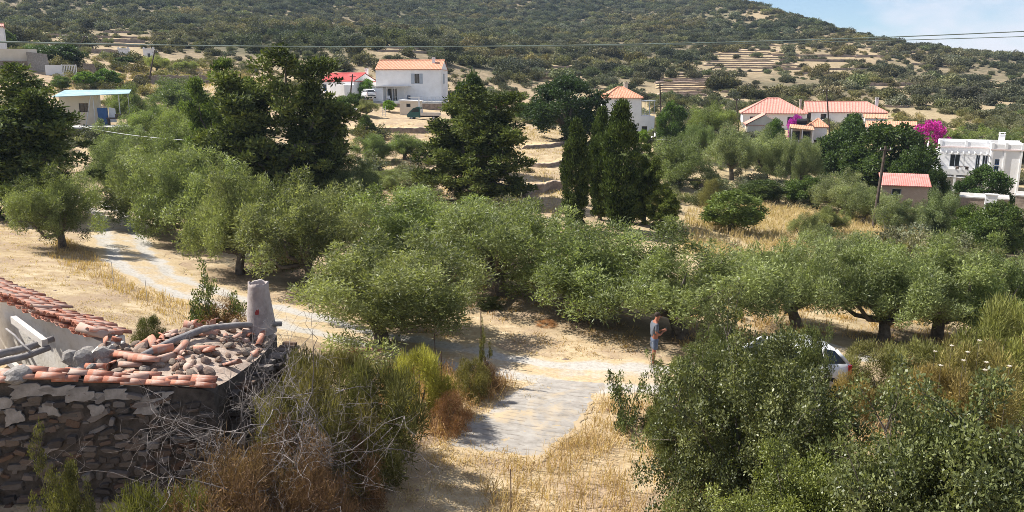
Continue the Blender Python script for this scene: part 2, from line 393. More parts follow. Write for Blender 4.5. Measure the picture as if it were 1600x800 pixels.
# polar grid: fine inside the view, coarse behind
AZ = np.concatenate([np.linspace(-math.pi, -0.85, 40)[:-1], np.linspace(-0.85, 0.85, 380), np.linspace(0.85, math.pi, 40)[1:]])
LR = np.linspace(math.log(3.0), math.log(2600.0), 380)
GA, GL = np.meshgrid(AZ, LR, indexing='ij')
GR = np.exp(GL); GX = GR * np.sin(GA); GY = GR * np.cos(GA)
GZ = (tps(GA.ravel(), GL.ravel()).reshape(GA.shape)) * (np.minimum(GR, 1300) + 30.0)
_hm = np.clip((GR - 190) / 120, 0, 1)
GZ = GZ + _hm * (fbm(GX / 75, GY / 75, 3, 4) * 9.0 * np.clip(GR / 500, 0.25, 1.0))
GZ = GZ + (1 - _hm) * (fbm(GX / 4.0, GY / 4.0, 11, 4) * 0.28 * np.clip(GR / 40, 0.35, 1.6))
def H(x, y):
    az = math.atan2(x, y); lr = math.log(max(math.hypot(x, y), 3.01))
    i = int(np.searchsorted(AZ, az)) - 1; i = min(max(i, 0), len(AZ) - 2)
    t = (az - AZ[i]) / (AZ[i+1] - AZ[i])
    fj = (lr - LR[0]) / (LR[1] - LR[0]); j = min(max(int(fj), 0), len(LR) - 2); u = fj - j
    return float((GZ[i, j]*(1-t)+GZ[i+1, j]*t)*(1-u) + (GZ[i, j+1]*(1-t)+GZ[i+1, j+1]*t)*u)
def Hv(x, y):
    az = np.arctan2(x, y); lr = np.log(np.maximum(np.hypot(x, y), 3.01))
    i = np.clip(np.searchsorted(AZ, az) - 1, 0, len(AZ) - 2); t = (az - AZ[i]) / (AZ[i+1] - AZ[i])
    fj = (lr - LR[0]) / (LR[1] - LR[0]); j = np.clip(fj.astype(int), 0, len(LR) - 2); u = fj - j
    return (GZ[i, j]*(1-t)+GZ[i+1, j]*t)*(1-u) + (GZ[i, j+1]*(1-t)+GZ[i+1, j+1]*t)*u
def ground_at(px, py, rmin=8, rmax=1200):
    """where the line of sight through a photo point meets the ground"""
    d = ray(px, py); hd = math.hypot(d.x, d.y); r = rmin; prev = None
    while r < rmax:
        p = Vector((0, 0, CAMZ)) + d * (r / hd)
        g = p.z - H(p.x, p.y)
        if g <= 0:
            if prev is not None:
                r0, g0 = prev; rr = r0 + (r - r0) * g0 / (g0 - g)
                p = Vector((0, 0, CAMZ)) + d * (rr / hd)
            p.z = H(p.x, p.y); return p
        prev = (r, g); r *= 1.012
    p = Vector((0, 0, CAMZ)) + d * (rmax / hd); p.z = H(p.x, p.y); return p
def base_at(px, r):
    d = ray(px, 300); k = r / math.hypot(d.x, d.y)
    return Vector((d.x * k, d.y * k, H(d.x * k, d.y * k)))

# ------------------------------------------------------------------ list of trees and bushes: photo column, range, top row, half width, kind, tint, label
# (kind, px, r, top_py, halfwidth_px, tint, name, category, label, group)
OL = 'olive_tree'
G_OL = 'olive trees in the grove'
TREES = [
 ('olive', 590, 27.0, 372, 128, (1.0, 1.0, 0.85), OL, 'tree', 'near olive tree beside the track just behind the green broom bushes', G_OL),
 ('olive', 785, 34.0, 312, 105, (1.0, 1.05, 0.95), OL, 'tree', 'olive tree right of the two central ones, its crown before the columnar cypress', G_OL),
 ('olive', 670, 39.0, 288, 120, (0.95, 1.05, 0.8), OL, 'tree', 'tall olive tree rising behind the near central olive', G_OL),
 ('olive', 925, 30.5, 352, 105, (1.0, 1.08, 0.9), OL, 'tree', 'olive tree at the track bend left of the standing person', G_OL),
 ('olivetall', 1075, 29.0, 348, 120, (1.0, 1.05, 0.9), OL, 'tree', 'wide olive tree spreading above the standing person', G_OL),
 ('olive', 365, 38.5, 268, 70, (1.0, 1.02, 0.9), OL, 'tree', 'olive tree right of the track beyond the clay chimney pot', G_OL),
 ('olive', 480, 36.5, 272, 88, (1.0, 1.0, 0.95), OL, 'tree', 'round olive tree left of the central pair, under the big dark conifer', G_OL),
 ('olive', 240, 50.0, 236, 62, (0.95, 1.0, 0.9), OL, 'tree', 'olive tree beside the shaded stretch of the track', G_OL),
 ('olive', 312, 46.0, 222, 78, (0.95, 1.02, 0.9), OL, 'tree', 'tall olive in the row along the track, before the leaning pole', G_OL),
 ('olive', 178, 66.0, 222, 42, (0.9, 1.0, 0.95), OL, 'tree', 'farthest olive of the row along the track, by the dark left tree', G_OL),
 ('olive', 255, 64.0, 212, 55, (0.9, 1.0, 0.9), OL, 'tree', 'olive crown behind the track row below the teal shed', G_OL),
 ('olive', 88, 43.5, 262, 56, (0.8, 0.85, 0.7), OL, 'tree', 'lone low olive left of the track with dry grass at its foot', G_OL),
 ('olivetall', 1262, 33.0, 378, 78, (1.05, 1.1, 1.0), OL, 'tree', 'olive tree with low leaning trunk behind the parked white car', G_OL),
 ('olivetall', 1405, 34.0, 384, 80, (1.05, 1.12, 1.0), OL, 'tree', 'olive tree with thick dark trunk above the right broom bushes', G_OL),
 ('olivetall', 1490, 37.0, 368, 85, (1.05, 1.12, 0.95), OL, 'tree', 'second olive from the right edge, behind the thick trunked one', G_OL),
 ('olivetall', 1575, 36.0, 372, 80, (1.0, 1.12, 0.9), OL, 'tree', 'rightmost olive of the grove, cut by the photo edge', G_OL),
 ('olive', 1330, 42.0, 365, 62, (1.0, 1.05, 1.05), OL, 'tree', 'pale olive crown behind the leaning olive on the right', G_OL),
 ('olive', 1210, 44.0, 392, 50, (1.0, 1.05, 0.95), OL, 'tree', 'low olive at the edge of the yellow meadow behind the wide olive', G_OL),
 ('conifer', 52, 57.0, 108, 102, (0.9, 0.95, 0.9), 'dark_conifer', 'tree', 'huge dark evergreen at the left edge shading the track', 'big dark evergreens'),
 ('conifer', 442, 60.0, 82, 108, (1.0, 1.0, 0.9), 'dark_conifer', 'tree', 'tallest dark conifer left of the white two storey house', 'big dark evergreens'),
 ('conifer', 362, 66.0, 96, 52, (1.35, 1.5, 1.2), 'dark_conifer', 'tree', 'greener conifer leaning out left of the tallest dark one', 'big dark evergreens'),
 ('conifer', 522, 64.0, 150, 45, (1.0, 1.0, 0.9), 'dark_conifer', 'tree', 'lower dark conifer below the red roofed house', 'big dark evergreens'),
 ('conifer', 738, 66.0, 140, 88, (1.0, 1.0, 0.9), 'dark_conifer', 'tree', 'broad dark conifer in the middle below the green pickup', 'big dark evergreens'),
 ('broad', 738, 80.0, 116, 36, (0.75, 0.85, 0.7), 'leafy_tree', 'tree', 'green rounded treetop right of the white two storey house', None),
 ('oak', 884, 108.0, 120, 60, (0.5, 0.62, 0.5), 'evergreen_oak', 'tree', 'round dark evergreen oak left of the tower house', None),
 ('cypress', 899, 54.0, 188, 22, (0.62, 0.7, 0.65), 'cypress_tree', 'tree', 'slim separate columnar cypress, leftmost of the three', 'columnar cypresses'),
 ('cypress', 968, 56.0, 160, 30, (0.7, 0.8, 0.7), 'cypress_tree', 'tree', 'tallest broad cypress before the tower house', 'columnar cypresses'),
 ('cypress', 938, 60.0, 170, 20, (0.75, 0.85, 0.75), 'cypress_tree', 'tree', 'thin cypress between the two larger cypresses', 'columnar cypresses'),
 ('conifer', 1008, 60.0, 228, 32, (1.0, 1.05, 0.85), 'dark_conifer', 'tree', 'ragged dark conifer touching the right side of the cypresses', 'big dark evergreens'),
 ('conifer', 1042, 54.5, 290, 26, (1.25, 1.25, 0.85), 'dark_conifer', 'tree', 'small conifer shoot at the foot of the cypresses, right side', 'big dark evergreens'),
 ('olive', 1055, 84.0, 214, 50, (0.85, 0.95, 0.8), OL, 'tree', 'large olive crown right behind the ragged conifer', 'olives below the houses'),
 ('olive', 1142, 96.0, 196, 42, (1.05, 1.1, 1.15), OL, 'tree', 'grey green olive left of the hip roofed house', 'olives below the houses'),
 ('olive', 1196, 100.0, 200, 38, (1.25, 1.3, 1.3), OL, 'tree', 'palest silvery olive below the hip roofed house', 'olives below the houses'),
 ('olive', 1250, 98.0, 214, 26, (1.05, 1.1, 1.1), OL, 'tree', 'small silvery olive under the front gable house', 'olives below the houses'),
 ('olive', 612, 74.0, 264, 40, (0.95, 1.0, 0.8), OL, 'tree', 'low olive between the two dark conifers, lower of the gap', 'olives in the gap between conifers'),
 ('olive', 590, 90.0, 210, 32, (0.85, 1.0, 0.75), OL, 'tree', 'flat topped olive with bare trunk in the conifer gap, left of two', 'olives in the gap between conifers'),
 ('olive', 634, 91.0, 208, 32, (0.85, 1.0, 0.75), OL, 'tree', 'flat topped olive with bare trunk in the conifer gap, right of two', 'olives in the gap between conifers'),
 ('broad', 1146, 62.0, 298, 46, (1.9, 1.75, 1.3), 'field_tree', 'tree', 'small yellowish tree standing alone in the yellow meadow', None),
 ('broad', 1312, 108.0, 196, 40, (0.9, 1.0, 0.8), 'leafy_tree', 'tree', 'green tree below the long roofed house, left of the bigger one', 'green garden trees on the right'),
 ('broad', 1388, 104.0, 194, 62, (0.95, 1.0, 0.75), 'leafy_tree', 'tree', 'broad green tree left of the magenta bougainvillea', 'green garden trees on the right'),
 ('broad', 1325, 128.0, 178, 24, (1.1, 1.25, 0.9), 'leafy_tree', 'tree', 'bright green tree hiding the long roofed house wall', 'green garden trees on the right'),
 ('broad', 1345, 104.0, 232, 36, (0.9, 1.0, 0.75), 'leafy_tree', 'tree', 'lower green tree left of the leaning pole', 'green garden trees on the right'),
 ('olive', 1318, 84.0, 266, 44, (1.15, 1.15, 1.2), OL, 'tree', 'grey olive left of the stone shed and the leaning pole', 'olives around the stone shed'),
 ('broad', 1256, 86.0, 276, 30, (1.35, 1.4, 0.9), 'leafy_bush', 'bush', 'bright green bush at the meadow edge left of the grey olive', 'bushes around the stone shed'),
 ('olive', 1352, 80.0, 292, 34, (0.95, 1.0, 0.95), OL, 'tree', 'low olive below the grey one, left foot of the pole', 'olives around the stone shed'),
 ('olive', 1408, 76.0, 302, 38, (0.95, 1.0, 1.0), OL, 'tree', 'low olive directly before the stone shed', 'olives around the stone shed'),
 ('olive', 1470, 78.0, 298, 36, (0.9, 1.0, 0.95), OL, 'tree', 'low olive right of the stone shed before the round bush', 'olives around the stone shed'),
 ('broad', 1462, 92.0, 264, 19, (0.7, 0.8, 0.6), 'round_bush', 'bush', 'round dark clipped bush right of the stone shed', 'bushes around the stone shed'),
 ('broad', 1538, 99.0, 260, 40, (0.9, 1.05, 0.8), 'leafy_tree', 'tree', 'flat crowned green tree before the white modern house', None),
 ('broad', 1570, 72.0, 318, 42, (1.2, 1.2, 0.95), 'leafy_bush', 'bush', 'green bush at the right edge below the stone retaining wall', 'bushes around the stone shed'),
 ('broad', 1525, 76.0, 322, 28, (1.5, 1.5, 0.9), 'leafy_bush', 'bush', 'yellow green bush before the white meter hut', 'bushes around the stone shed'),
 ('olive', 1270, 60.0, 334, 28, (1.0, 1.0, 0.9), OL, 'bush', 'loose olive bush in the yellow meadow behind the grove', None),
 ('broad', 152, 138.0, 112, 16, (2.1, 2.4, 0.9), 'orchard_tree', 'tree', 'yellow green orchard tree above the teal shed, left of two', 'orchard trees on the upper left'),
 ('broad', 184, 140.0, 108, 21, (1.5, 1.9, 0.8), 'orchard_tree', 'tree', 'larger yellow green orchard tree above the teal shed, right of two', 'orchard trees on the upper left'),
 ('broad', 115, 134.0, 119, 14, (1.5, 1.6, 1.0), 'orchard_tree', 'tree', 'small orchard tree right below the white railing', 'orchard trees on the upper left'),
 ('broad', 117, 160.0, 68, 34, (0.75, 0.9, 0.7), 'dome_tree', 'tree', 'dense green dome of a tree right of the white railing', None),
 ('olive', 262, 168.0, 85, 18, (1.35, 1.35, 0.9), OL, 'tree', 'single light olive right of the thin pole on the upper left', 'small trees behind the upper terrace'),
 ('olive', 306, 172.0, 96, 17, (1.1, 1.15, 0.7), OL, 'tree', 'low yellowish tree right of the single light olive', 'small trees behind the upper terrace'),
 ('broad', 215, 172.0, 89, 16, (0.9, 1.05, 0.75), 'leafy_bush', 'bush', 'green bush under the two white dovecote towers', 'small trees behind the upper terrace'),
 ('olive', 206, 164.0, 101, 12, (1.1, 1.1, 1.15), OL, 'bush', 'grey shrub below the two white dovecote towers', 'small trees behind the upper terrace'),
 ('broad', 33, 186.0, 46, 19, (1.8, 1.8, 1.0), 'leafy_tree', 'tree', 'yellow green tree above the beige wall at the far left', None),
 ('broad', 77, 176.0, 72, 18, (1.3, 1.5, 0.9), 'leafy_bush', 'bush', 'light bushes left of the dome tree', None),
 ('olive', 290, 124.0, 122, 42, (0.75, 0.9, 0.7), OL, 'tree', 'dark olive below the low terrace wall on the upper left', 'olives right of the teal shed'),
 ('olive', 212, 112.0, 132, 30, (0.85, 0.95, 0.8), OL, 'tree', 'olive overhanging the right end of the teal shed roof', 'olives right of the teal shed'),
 ('olive', 248, 100.0, 158, 36, (0.95, 1.1, 0.8), OL, 'tree', 'bright olive between the teal shed and the big conifer', 'olives right of the teal shed'),
 ('olive', 300, 92.0, 160, 40, (1.0, 1.1, 0.8), OL, 'tree', 'olive left of the tallest conifer, half behind it', 'olives right of the teal shed'),
 ('olive', 205, 84.0, 190, 46, (0.9, 1.0, 0.9), OL, 'tree', 'olive below the teal shed under the sagging wire', 'olives right of the teal shed'),
 ('olive', 275, 78.0, 184, 46, (0.95, 1.05, 0.85), OL, 'tree', 'olive behind the sagging wire, right of the one below the shed', 'olives right of the teal shed'),
 ('broad', 553, 128.0, 146, 22, (1.2, 1.3, 0.8), 'leafy_bush', 'bush', 'green bush before the white low house with the red roof', 'bushes below the white houses'),
 ('olive', 577, 126.0, 156, 18, (1.1, 1.05, 0.9), OL, 'bush', 'greyish bush below the parked white car of the house', 'bushes below the white houses'),
 ('broad', 612, 136.0, 157, 11, (2.4, 2.8, 0.7), 'leafy_bush', 'bush', 'vivid lime bush beside the small cream shed', 'bushes below the white houses'),
 ('broad', 575, 105.0, 180, 15, (1.3, 1.3, 0.8), 'leafy_bush', 'bush', 'small dark green bush under the white houses, lowest one', 'bushes below the white houses'),
 ('broad', 580, 150.0, 124, 12, (1.7, 2.2, 0.8), 'leafy_bush', 'bush', 'light green tree between the red roofed and the tiled house', 'bushes below the white houses'),
 ('broad', 1000, 118.0, 203, 12, (2.6, 2.7, 0.7), 'leafy_bush', 'bush', 'yellow flowering bush at the foot of the tower house', 'bushes at the tower house'),
 ('broad', 815, 130.0, 160, 13, (1.6, 1.8, 0.8), 'leafy_bush', 'bush', 'light green bush left of the evergreen oak', 'bushes at the tower house'),
 ('broad', 1045, 120.0, 160, 24, (1.2, 1.4, 0.8), 'leafy_tree', 'tree', 'green tree right behind the pole at the tower house', 'bushes at the tower house'),
 ('olive', 1105, 138.0, 160, 36, (0.95, 1.05, 0.65), OL, 'tree', 'broad mossy green tree left of the hip roofed house', 'bushes at the tower house'),
 ('olive', 1090, 106.0, 194, 26, (0.8, 0.95, 0.75), OL, 'tree', 'small dark green olive right of the tower house terrace', 'olives below the houses'),
 ('broad', 1205, 128.0, 186, 14, (1.4, 1.6, 0.8), 'leafy_bush', 'bush', 'vine like green bush on the hip roofed house terrace', None),
 ('broad', 1420, 96.0, 232, 30, (0.95, 1.05, 0.75), 'leafy_tree', 'tree', 'green tree between the magenta bougainvillea and the pole', 'green garden trees on the right'),
 ('bougain', 1442, 126.0, 190, 31, (1, 1, 1), 'bougainvillea', 'bush', 'large magenta bougainvillea left of the white modern house', 'bougainvilleas'),
 ('bougain', 1236, 144.0, 180, 13, (0.8, 0.8, 1.1), 'bougainvillea', 'bush', 'purple bougainvillea between the hip roof and the front gable', 'bougainvilleas'),
 ('bougain', 785, 144.0, 152, 9, (1.0, 1.6, 0.6), 'bougainvillea', 'bush', 'small pink red flowering bush above the broad dark conifer', 'bougainvilleas'),
 ('olive', 1485, 134.0, 196, 40, (1.0, 1.1, 0.7), OL, 'tree', 'mossy green trees behind the white modern house, left one', 'trees behind the modern house'),
 ('olive', 1560, 138.0, 200, 36, (0.9, 1.0, 0.8), OL, 'tree', 'mossy green tree behind the modern house chimney', 'trees behind the modern house'),
 ('olive', 1300, 70.0, 322, 24, (1.0, 1.0, 0.8), OL, 'bush', 'low bush at the back of the yellow meadow, left of the pole foot', None),
 ('broad', 1190, 84.0, 282, 34, (1.15, 1.1, 0.85), 'leafy_bush', 'bush', 'tangled green bush at the far edge of the meadow, below the silvery olives', None),
 ('olive', 560, 58.0, 250, 40, (0.6, 0.7, 0.6), OL, 'tree', 'dark shaded olive behind the round one, right of the tallest conifer', None),
 ('broom', 425, 40.0, 392, 38, (0.8, 0.7, 0.6), 'dry_bush', 'bush', 'brownish bush in shade beyond the clay chimney pot', None),
 ('broom', 1110, 74.0, 280, 22, (0.95, 1.0, 0.8), 'broom_bush', 'bush', 'low green bush right of the cypress foot, before the boulder', None),
]

# ------------------------------------------------------------------ ground sheet
def bare(px, py):
    """openness of the hillside around the terraces, by direction and range (0 bushy .. 1 open)"""
    v = np.zeros_like(px)
    for cx, cy, rx, ry, a in ((1168, 93, 80, 24, .97), (1072, 138, 46, 22, .97), (1275, 100, 64, 22, .88), (1345, 78, 60, 16, .8), (1400, 138, 42, 13, .85), (872, 112, 40, 18, .9), (1230, 76, 60, 10, .8), (1320, 92, 75, 9, .85), (1435, 88, 34, 9, .75), (1285, 112, 60, 8, .8), (115, 62, 70, 14, .75), (190, 70, 45, 22, .8), (1190, 25, 30, 14, .7), (1440, 100, 40, 14, .6), (625, 76, 50, 12, .6), (555, 50, 40, 14, .55), (1560, 140, 50, 16, .55), (1300, 55, 60, 14, .5), (1170, 150, 30, 12, .6), (1570, 165, 60, 10, .7), (320, 40, 40, 10, .5), (420, 25, 50, 10, .4)):
        v = np.maximum(v, a * np.exp(-(((px - cx) / rx / 1.15) ** 2 + ((py - cy) / ry / 1.15) ** 2) ** 1.3))
    return v
def project(x, y, z):
    c, s = math.cos(PITCH), math.sin(PITCH); zz = z - CAMZ
    yy = y * c - zz * s; up = y * s + zz * c
    return 800 + FPX * x / yy, 400 - FPX * up / yy
def interp_poly(pts, n):
    pts = [Vector(p) for p in pts]; seg = [0.0]
    for a, b in zip(pts, pts[1:]): seg.append(seg[-1] + (b - a).length)
    out = []
    for i in range(n):
        s = seg[-1] * i / (n - 1); k = 0
        while k < len(pts) - 2 and seg[k+1] < s: k += 1
        t = (s - seg[k]) / max(seg[k+1] - seg[k], 1e-9)
        p0 = pts[max(k-1, 0)]; p1 = pts[k]; p2 = pts[k+1]; p3 = pts[min(k+2, len(pts)-1)]
        out.append(0.5 * ((2*p1) + (p2-p0)*t + (2*p0-5*p1+4*p2-p3)*t*t + (3*p1-p0-3*p2+p3)*t*t*t))
    return out
TRACK_PX = [(-160, 300), (20, 302), (122, 313), (172, 334), (190, 372), (226, 420), (320, 462), (430, 492), (560, 527), (700, 556), (820, 578), (930, 590), (1060, 592), (1190, 576), (1330, 548)]
TRACK = interp_poly([ground_at(*p) for p in TRACK_PX], 400)
_tk = np.array([(p.x, p.y) for p in TRACK])
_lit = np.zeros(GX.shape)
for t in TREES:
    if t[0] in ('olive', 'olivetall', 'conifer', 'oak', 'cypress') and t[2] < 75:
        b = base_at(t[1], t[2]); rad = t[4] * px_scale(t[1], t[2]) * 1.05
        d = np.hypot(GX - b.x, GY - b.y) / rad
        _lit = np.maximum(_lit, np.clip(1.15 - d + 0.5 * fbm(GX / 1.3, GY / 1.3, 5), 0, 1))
_scrub = np.clip((GR - 165) / 60 + fbm(GX / 30, GY / 30, 21) * 0.8, 0, 1)
_right = np.clip((GX - 2) / 10, 0, 1) * np.clip((GR - 26) / 20, 0, 1) * (1 - _scrub)
ni, nj = GX.shape
idx = np.arange(ni * nj).reshape(ni, nj)
gf = np.stack([idx[:-1, :-1], idx[1:, :-1], idx[1:, 1:], idx[:-1, 1:]], -1).reshape(-1, 4)[:, ::-1]
_bpx, _bpy = project(GX.ravel(), np.maximum(GY.ravel(), 1.0), GZ.ravel())
_open = (bare(_bpx, _bpy) * np.clip((GR.ravel() - 150) / 40, 0, 1) * (GY.ravel() > 1)).reshape(GX.shape)
_scrub = _scrub * (1 - 0.8 * np.clip(_open * 1.3, 0, 1))
_right = np.maximum(_right, 0.45 * _open)
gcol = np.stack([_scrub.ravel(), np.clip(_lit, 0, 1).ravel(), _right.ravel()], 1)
def ground_mat():
    m, nt, bs = new_mat('dry_ground')
    at = nt.nodes.new('ShaderNodeAttribute'); at.attribute_name = 'col'
    sp = nt.nodes.new('ShaderNodeSeparateColor'); nt.links.new(at.outputs['Color'], sp.inputs[0])
    big = noise(nt, 0.35, 6, 0.6); mid = noise(nt, 1.7, 7, 0.68); fine = noise(nt, 14, 5, 0.7)
    straw = ramp(nt, [(0.28, 0.20, 0.115), (0.42, 0.325, 0.20), (0.53, 0.435, 0.295)], mid, [0.33, 0.5, 0.66])
    earth = ramp(nt, [(0.26, 0.185, 0.12), (0.40, 0.31, 0.22)], fine, [0.35, 0.65])
    c = mixc(nt, ramp(nt, [(0, 0, 0), (1, 1, 1)], big, [0.47, 0.6]), straw, earth)
    c = mixc(nt, ramp(nt, [(0.0,)*3, (0.5,)*3], fine, [0.5, 0.72]), c, (0.30, 0.20, 0.10))
    meadow = ramp(nt, [(0.33, 0.25, 0.14), (0.46, 0.375, 0.23)], mid, [0.35, 0.65])
    c = mixc(nt, sp.outputs[2], c, meadow)
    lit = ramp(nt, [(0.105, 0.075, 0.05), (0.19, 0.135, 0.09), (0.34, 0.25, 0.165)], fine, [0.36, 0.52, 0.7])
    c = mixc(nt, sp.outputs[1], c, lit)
    h1 = noise(nt, 0.045, 7, 0.65); h2 = noise(nt, 0.4, 6, 0.7)
    sc = ramp(nt, [(0.09, 0.078, 0.048), (0.17, 0.14, 0.088), (0.31, 0.245, 0.165)], h2, [0.36, 0.5, 0.64])
    sc = mixc(nt, ramp(nt, [(0, 0, 0), (0.75,)*3], h1, [0.42, 0.6]), sc, (0.10, 0.098, 0.06))
    c = mixc(nt, sp.outputs[0], c, sc)
    nt.links.new(c, bs.inputs['Base Color']); bs.inputs['Roughness'].default_value = 0.97
    bs.inputs['Specular IOR Level'].default_value = 0.1
    bump(nt, bs, noise(nt, 9, 8, 0.7), 0.8, 0.06)
    return m
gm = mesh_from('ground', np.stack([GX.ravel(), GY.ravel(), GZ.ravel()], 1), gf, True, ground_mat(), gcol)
tag(link_mesh('ground', gm), 'dry golden hillside ground with earth and straw', None, None, 'structure')

# ------------------------------------------------------------------ track with two pale wheel lines
def track_mat():
    m, nt, bs = new_mat('pale_track')
    at = nt.nodes.new('ShaderNodeAttribute'); at.attribute_name = 'col'
    sp = nt.nodes.new('ShaderNodeSeparateColor'); nt.links.new(at.outputs['Color'], sp.inputs[0])
    n1 = noise(nt, 1.1, 7, 0.7); n2 = noise(nt, 9, 6, 0.7)
    pale = ramp(nt, [(0.30, 0.275, 0.24), (0.395, 0.37, 0.33), (0.46, 0.435, 0.395)], n2, [0.33, 0.5, 0.68])
    straw = ramp(nt, [(0.35, 0.26, 0.15), (0.48, 0.38, 0.24)], n2, [0.35, 0.65])
    a = nt.nodes.new('ShaderNodeMath'); a.operation = 'ADD'; nt.links.new(sp.outputs[0], a.inputs[0])
    b = nt.nodes.new('ShaderNodeMath'); b.operation = 'MULTIPLY_ADD'; b.inputs[1].default_value = 2.2; b.inputs[2].default_value = -1.02
    nt.links.new(n1, b.inputs[0]); nt.links.new(b.outputs[0], a.inputs[1])
    f = ramp(nt, [(0, 0, 0), (1, 1, 1)], a.outputs[0], [0.25, 0.8])
    nt.links.new(mixc(nt, f, straw, pale), bs.inputs['Base Color'])
    bs.inputs['Roughness'].default_value = 0.95; bs.inputs['Specular IOR Level'].default_value = 0.1
    bump(nt, bs, n2, 0.5, 0.03)
    return m
tv = []; tc_ = []; NU = 25
for i, p in enumerate(TRACK):
    q = TRACK[min(i+1, len(TRACK)-1)] - TRACK[max(i-1, 0)]; nrm = Vector((-q.y, q.x, 0)).normalized()
    for k in range(NU):
        u = -1 + 2 * k / (NU - 1)
        w = 1.65 + 0.22 * math.sin(i * 0.19) + 0.16 * math.sin(i * 0.53 + (1 if u > 0 else 0))
        x = p.x + nrm.x * u * w; y = p.y + nrm.y * u * w
        edge = 1 - abs(u) ** 8
        z = H(x, y) + 0.010 + 0.04 * edge - 0.02 * math.exp(-((abs(u) - 0.5) / 0.17) ** 2)
        tv.append((x, y, z))
        g = max(math.exp(-((abs(u) - 0.5) / 0.21) ** 4), 0.0); tc_.append((g * 0.62 + 0.28 * max(0.0, 1 - u * u), 0, 0))
_i = np.arange(len(TRACK) * NU).reshape(len(TRACK), NU)
tf = np.stack([_i[:-1, :-1], _i[1:, :-1], _i[1:, 1:], _i[:-1, 1:]], -1).reshape(-1, 4)
tag(link_mesh('track', mesh_from('track', tv, tf, True, track_mat(), np.array(tc_))), 'pale gravel farm track with straw between the wheel lines', None, None, 'structure')

# concrete ramp, grooved across
rl = interp_poly([ground_at(*p) for p in ((842, 586), (778, 622), (722, 660), (682, 703))], 260)
rr = interp_poly([ground_at(*p) for p in ((978, 590), (942, 628), (902, 672), (850, 724))], 260)
rv = []; rcol = []; RU = 61
for i in range(260):
    for k in range(RU):
        u = k / (RU - 1); p = rl[i].lerp(rr[i], u)
        wob = (0.55 * (vnoise(np.array([i * 0.035]), np.array([0.3 if u < .5 else 7.7]), 9)[0] - 0.5) + 0.25 * (vnoise(np.array([i * 0.16]), np.array([0.3 if u < .5 else 7.7]), 19)[0] - 0.5)) * abs(2 * u - 1) ** 3
        x = p.x + wob; y = p.y
        ph_ = (i / 9.0 + 0.35 * math.sin(u * 5 + 1) + 0.8 * fbm(np.array([u * 5.0]), np.array([i * .05]), 44, 3)[0]) % 1.0; brk = vnoise(np.array([u * 9.0]), np.array([math.floor(i / 9.0 + 0.35 * math.sin(u * 5 + 1)) * 3.7]), 23)[0]
        gd = 1.0 if (ph_ < 0.13 and brk > 0.46) else 0.0; gro = 0.022 * (1 - gd); eg = min(u, 1 - u) * 3.6; eg = min(eg, (259 - i) * .016, i * .02); rcol.append((gd, max(0.0, 1 - eg / .36), 0))
        rv.append((x, y, H(x, y) + 0.012 + 0.034 * min(1.0, max(0.0, eg)) + gro * min(1.0, max(0.0, eg)) - (0.09 if k in (0, RU-1) or i in (0, 259) else 0)))
_i = np.arange(260 * RU).reshape(260, RU)
rf = np.stack([_i[:-1, :-1], _i[1:, :-1], _i[1:, 1:], _i[:-1, 1:]], -1).reshape(-1, 4)
M['ramp'] = surf('ramp_concrete', [(0.22, 0.20, 0.175), (0.305, 0.28, 0.25), (0.375, 0.35, 0.315)], 3, 0.95, 8, 0.6, 0.012, scale2=0.75, dirt=(0.42, 0.33, 0.215))
_nt = M['ramp'].node_tree; _bs = _nt.nodes['Principled BSDF']; _src = _bs.inputs['Base Color'].links[0].from_socket
_at = _nt.nodes.new('ShaderNodeAttribute'); _at.attribute_name = 'col'; _sp = _nt.nodes.new('ShaderNodeSeparateColor'); _nt.links.new(_at.outputs['Color'], _sp.inputs[0])
_c1 = mixc(_nt, _sp.outputs[0], _src, (0.20, 0.175, 0.15))
_ad = _nt.nodes.new('ShaderNodeMath'); _ad.operation = 'MULTIPLY_ADD'; _ad.inputs[1].default_value = 1.5; _nt.links.new(noise(_nt, 2.2, 6, .65), _ad.inputs[0]); _nt.links.new(_sp.outputs[1], _ad.inputs[2])
_nt.links.new(mixc(_nt, ramp(_nt, [(0, 0, 0), (1, 1, 1)], _ad.outputs[0], [0.95, 1.15]), _c1, (0.40, 0.31, 0.195)), _bs.inputs['Base Color'])
tag(link_mesh('concrete_ramp', mesh_from('concrete_ramp', rv, rf, False, M['ramp'], np.array(rcol))), 'grooved concrete ramp leading down from the track', None, None, 'structure')

# ------------------------------------------------------------------ dry stone terraces: a wall and the level ground behind it
G_TER = 'dry stone terraces on the hillside'
def contour(px0, px1, py, step=4, jit=0.0, seed=0):
    """level line on the slope through the photo point at its middle"""
    mid = ground_at((px0 + px1) / 2, py, 60); z0 = mid.z; r0 = math.hypot(mid.x, mid.y); pts = []
    n = max(int((px1 - px0) / step), 4)
    for i in range(n + 1):
        px = px0 + (px1 - px0) * i / n
        d = ray(px, py); hd = math.hypot(d.x, d.y); best = None
        rr_ = np.linspace(r0 * 0.82, r0 * 1.22, 160)
        zz = Hv(d.x / hd * rr_, d.y / hd * rr_)
        k = int(np.argmin(np.abs(zz - z0) + np.abs(rr_ - r0) * 0.004))
        r = rr_[k] + jit * (vnoise(np.array([i * 0.7]), np.array([seed * 1.7]), seed)[0] - 0.5) * r0 * 0.01
        pts.append((d.x / hd * r, d.y / hd * r, z0))
    # smooth
    a = np.array(pts); b = a.copy()
    for _ in range(3): b[1:-1] = (b[:-2] + 2 * b[1:-1] + b[2:]) / 4
    return [tuple(p) for p in b]
M['terrace_soil'] = surf('terrace_soil', [(0.36, 0.25, 0.14), (0.50, 0.37, 0.21), (0.58, 0.45, 0.28)], 0.5, 0.97, 7, 0.5, 0.1)
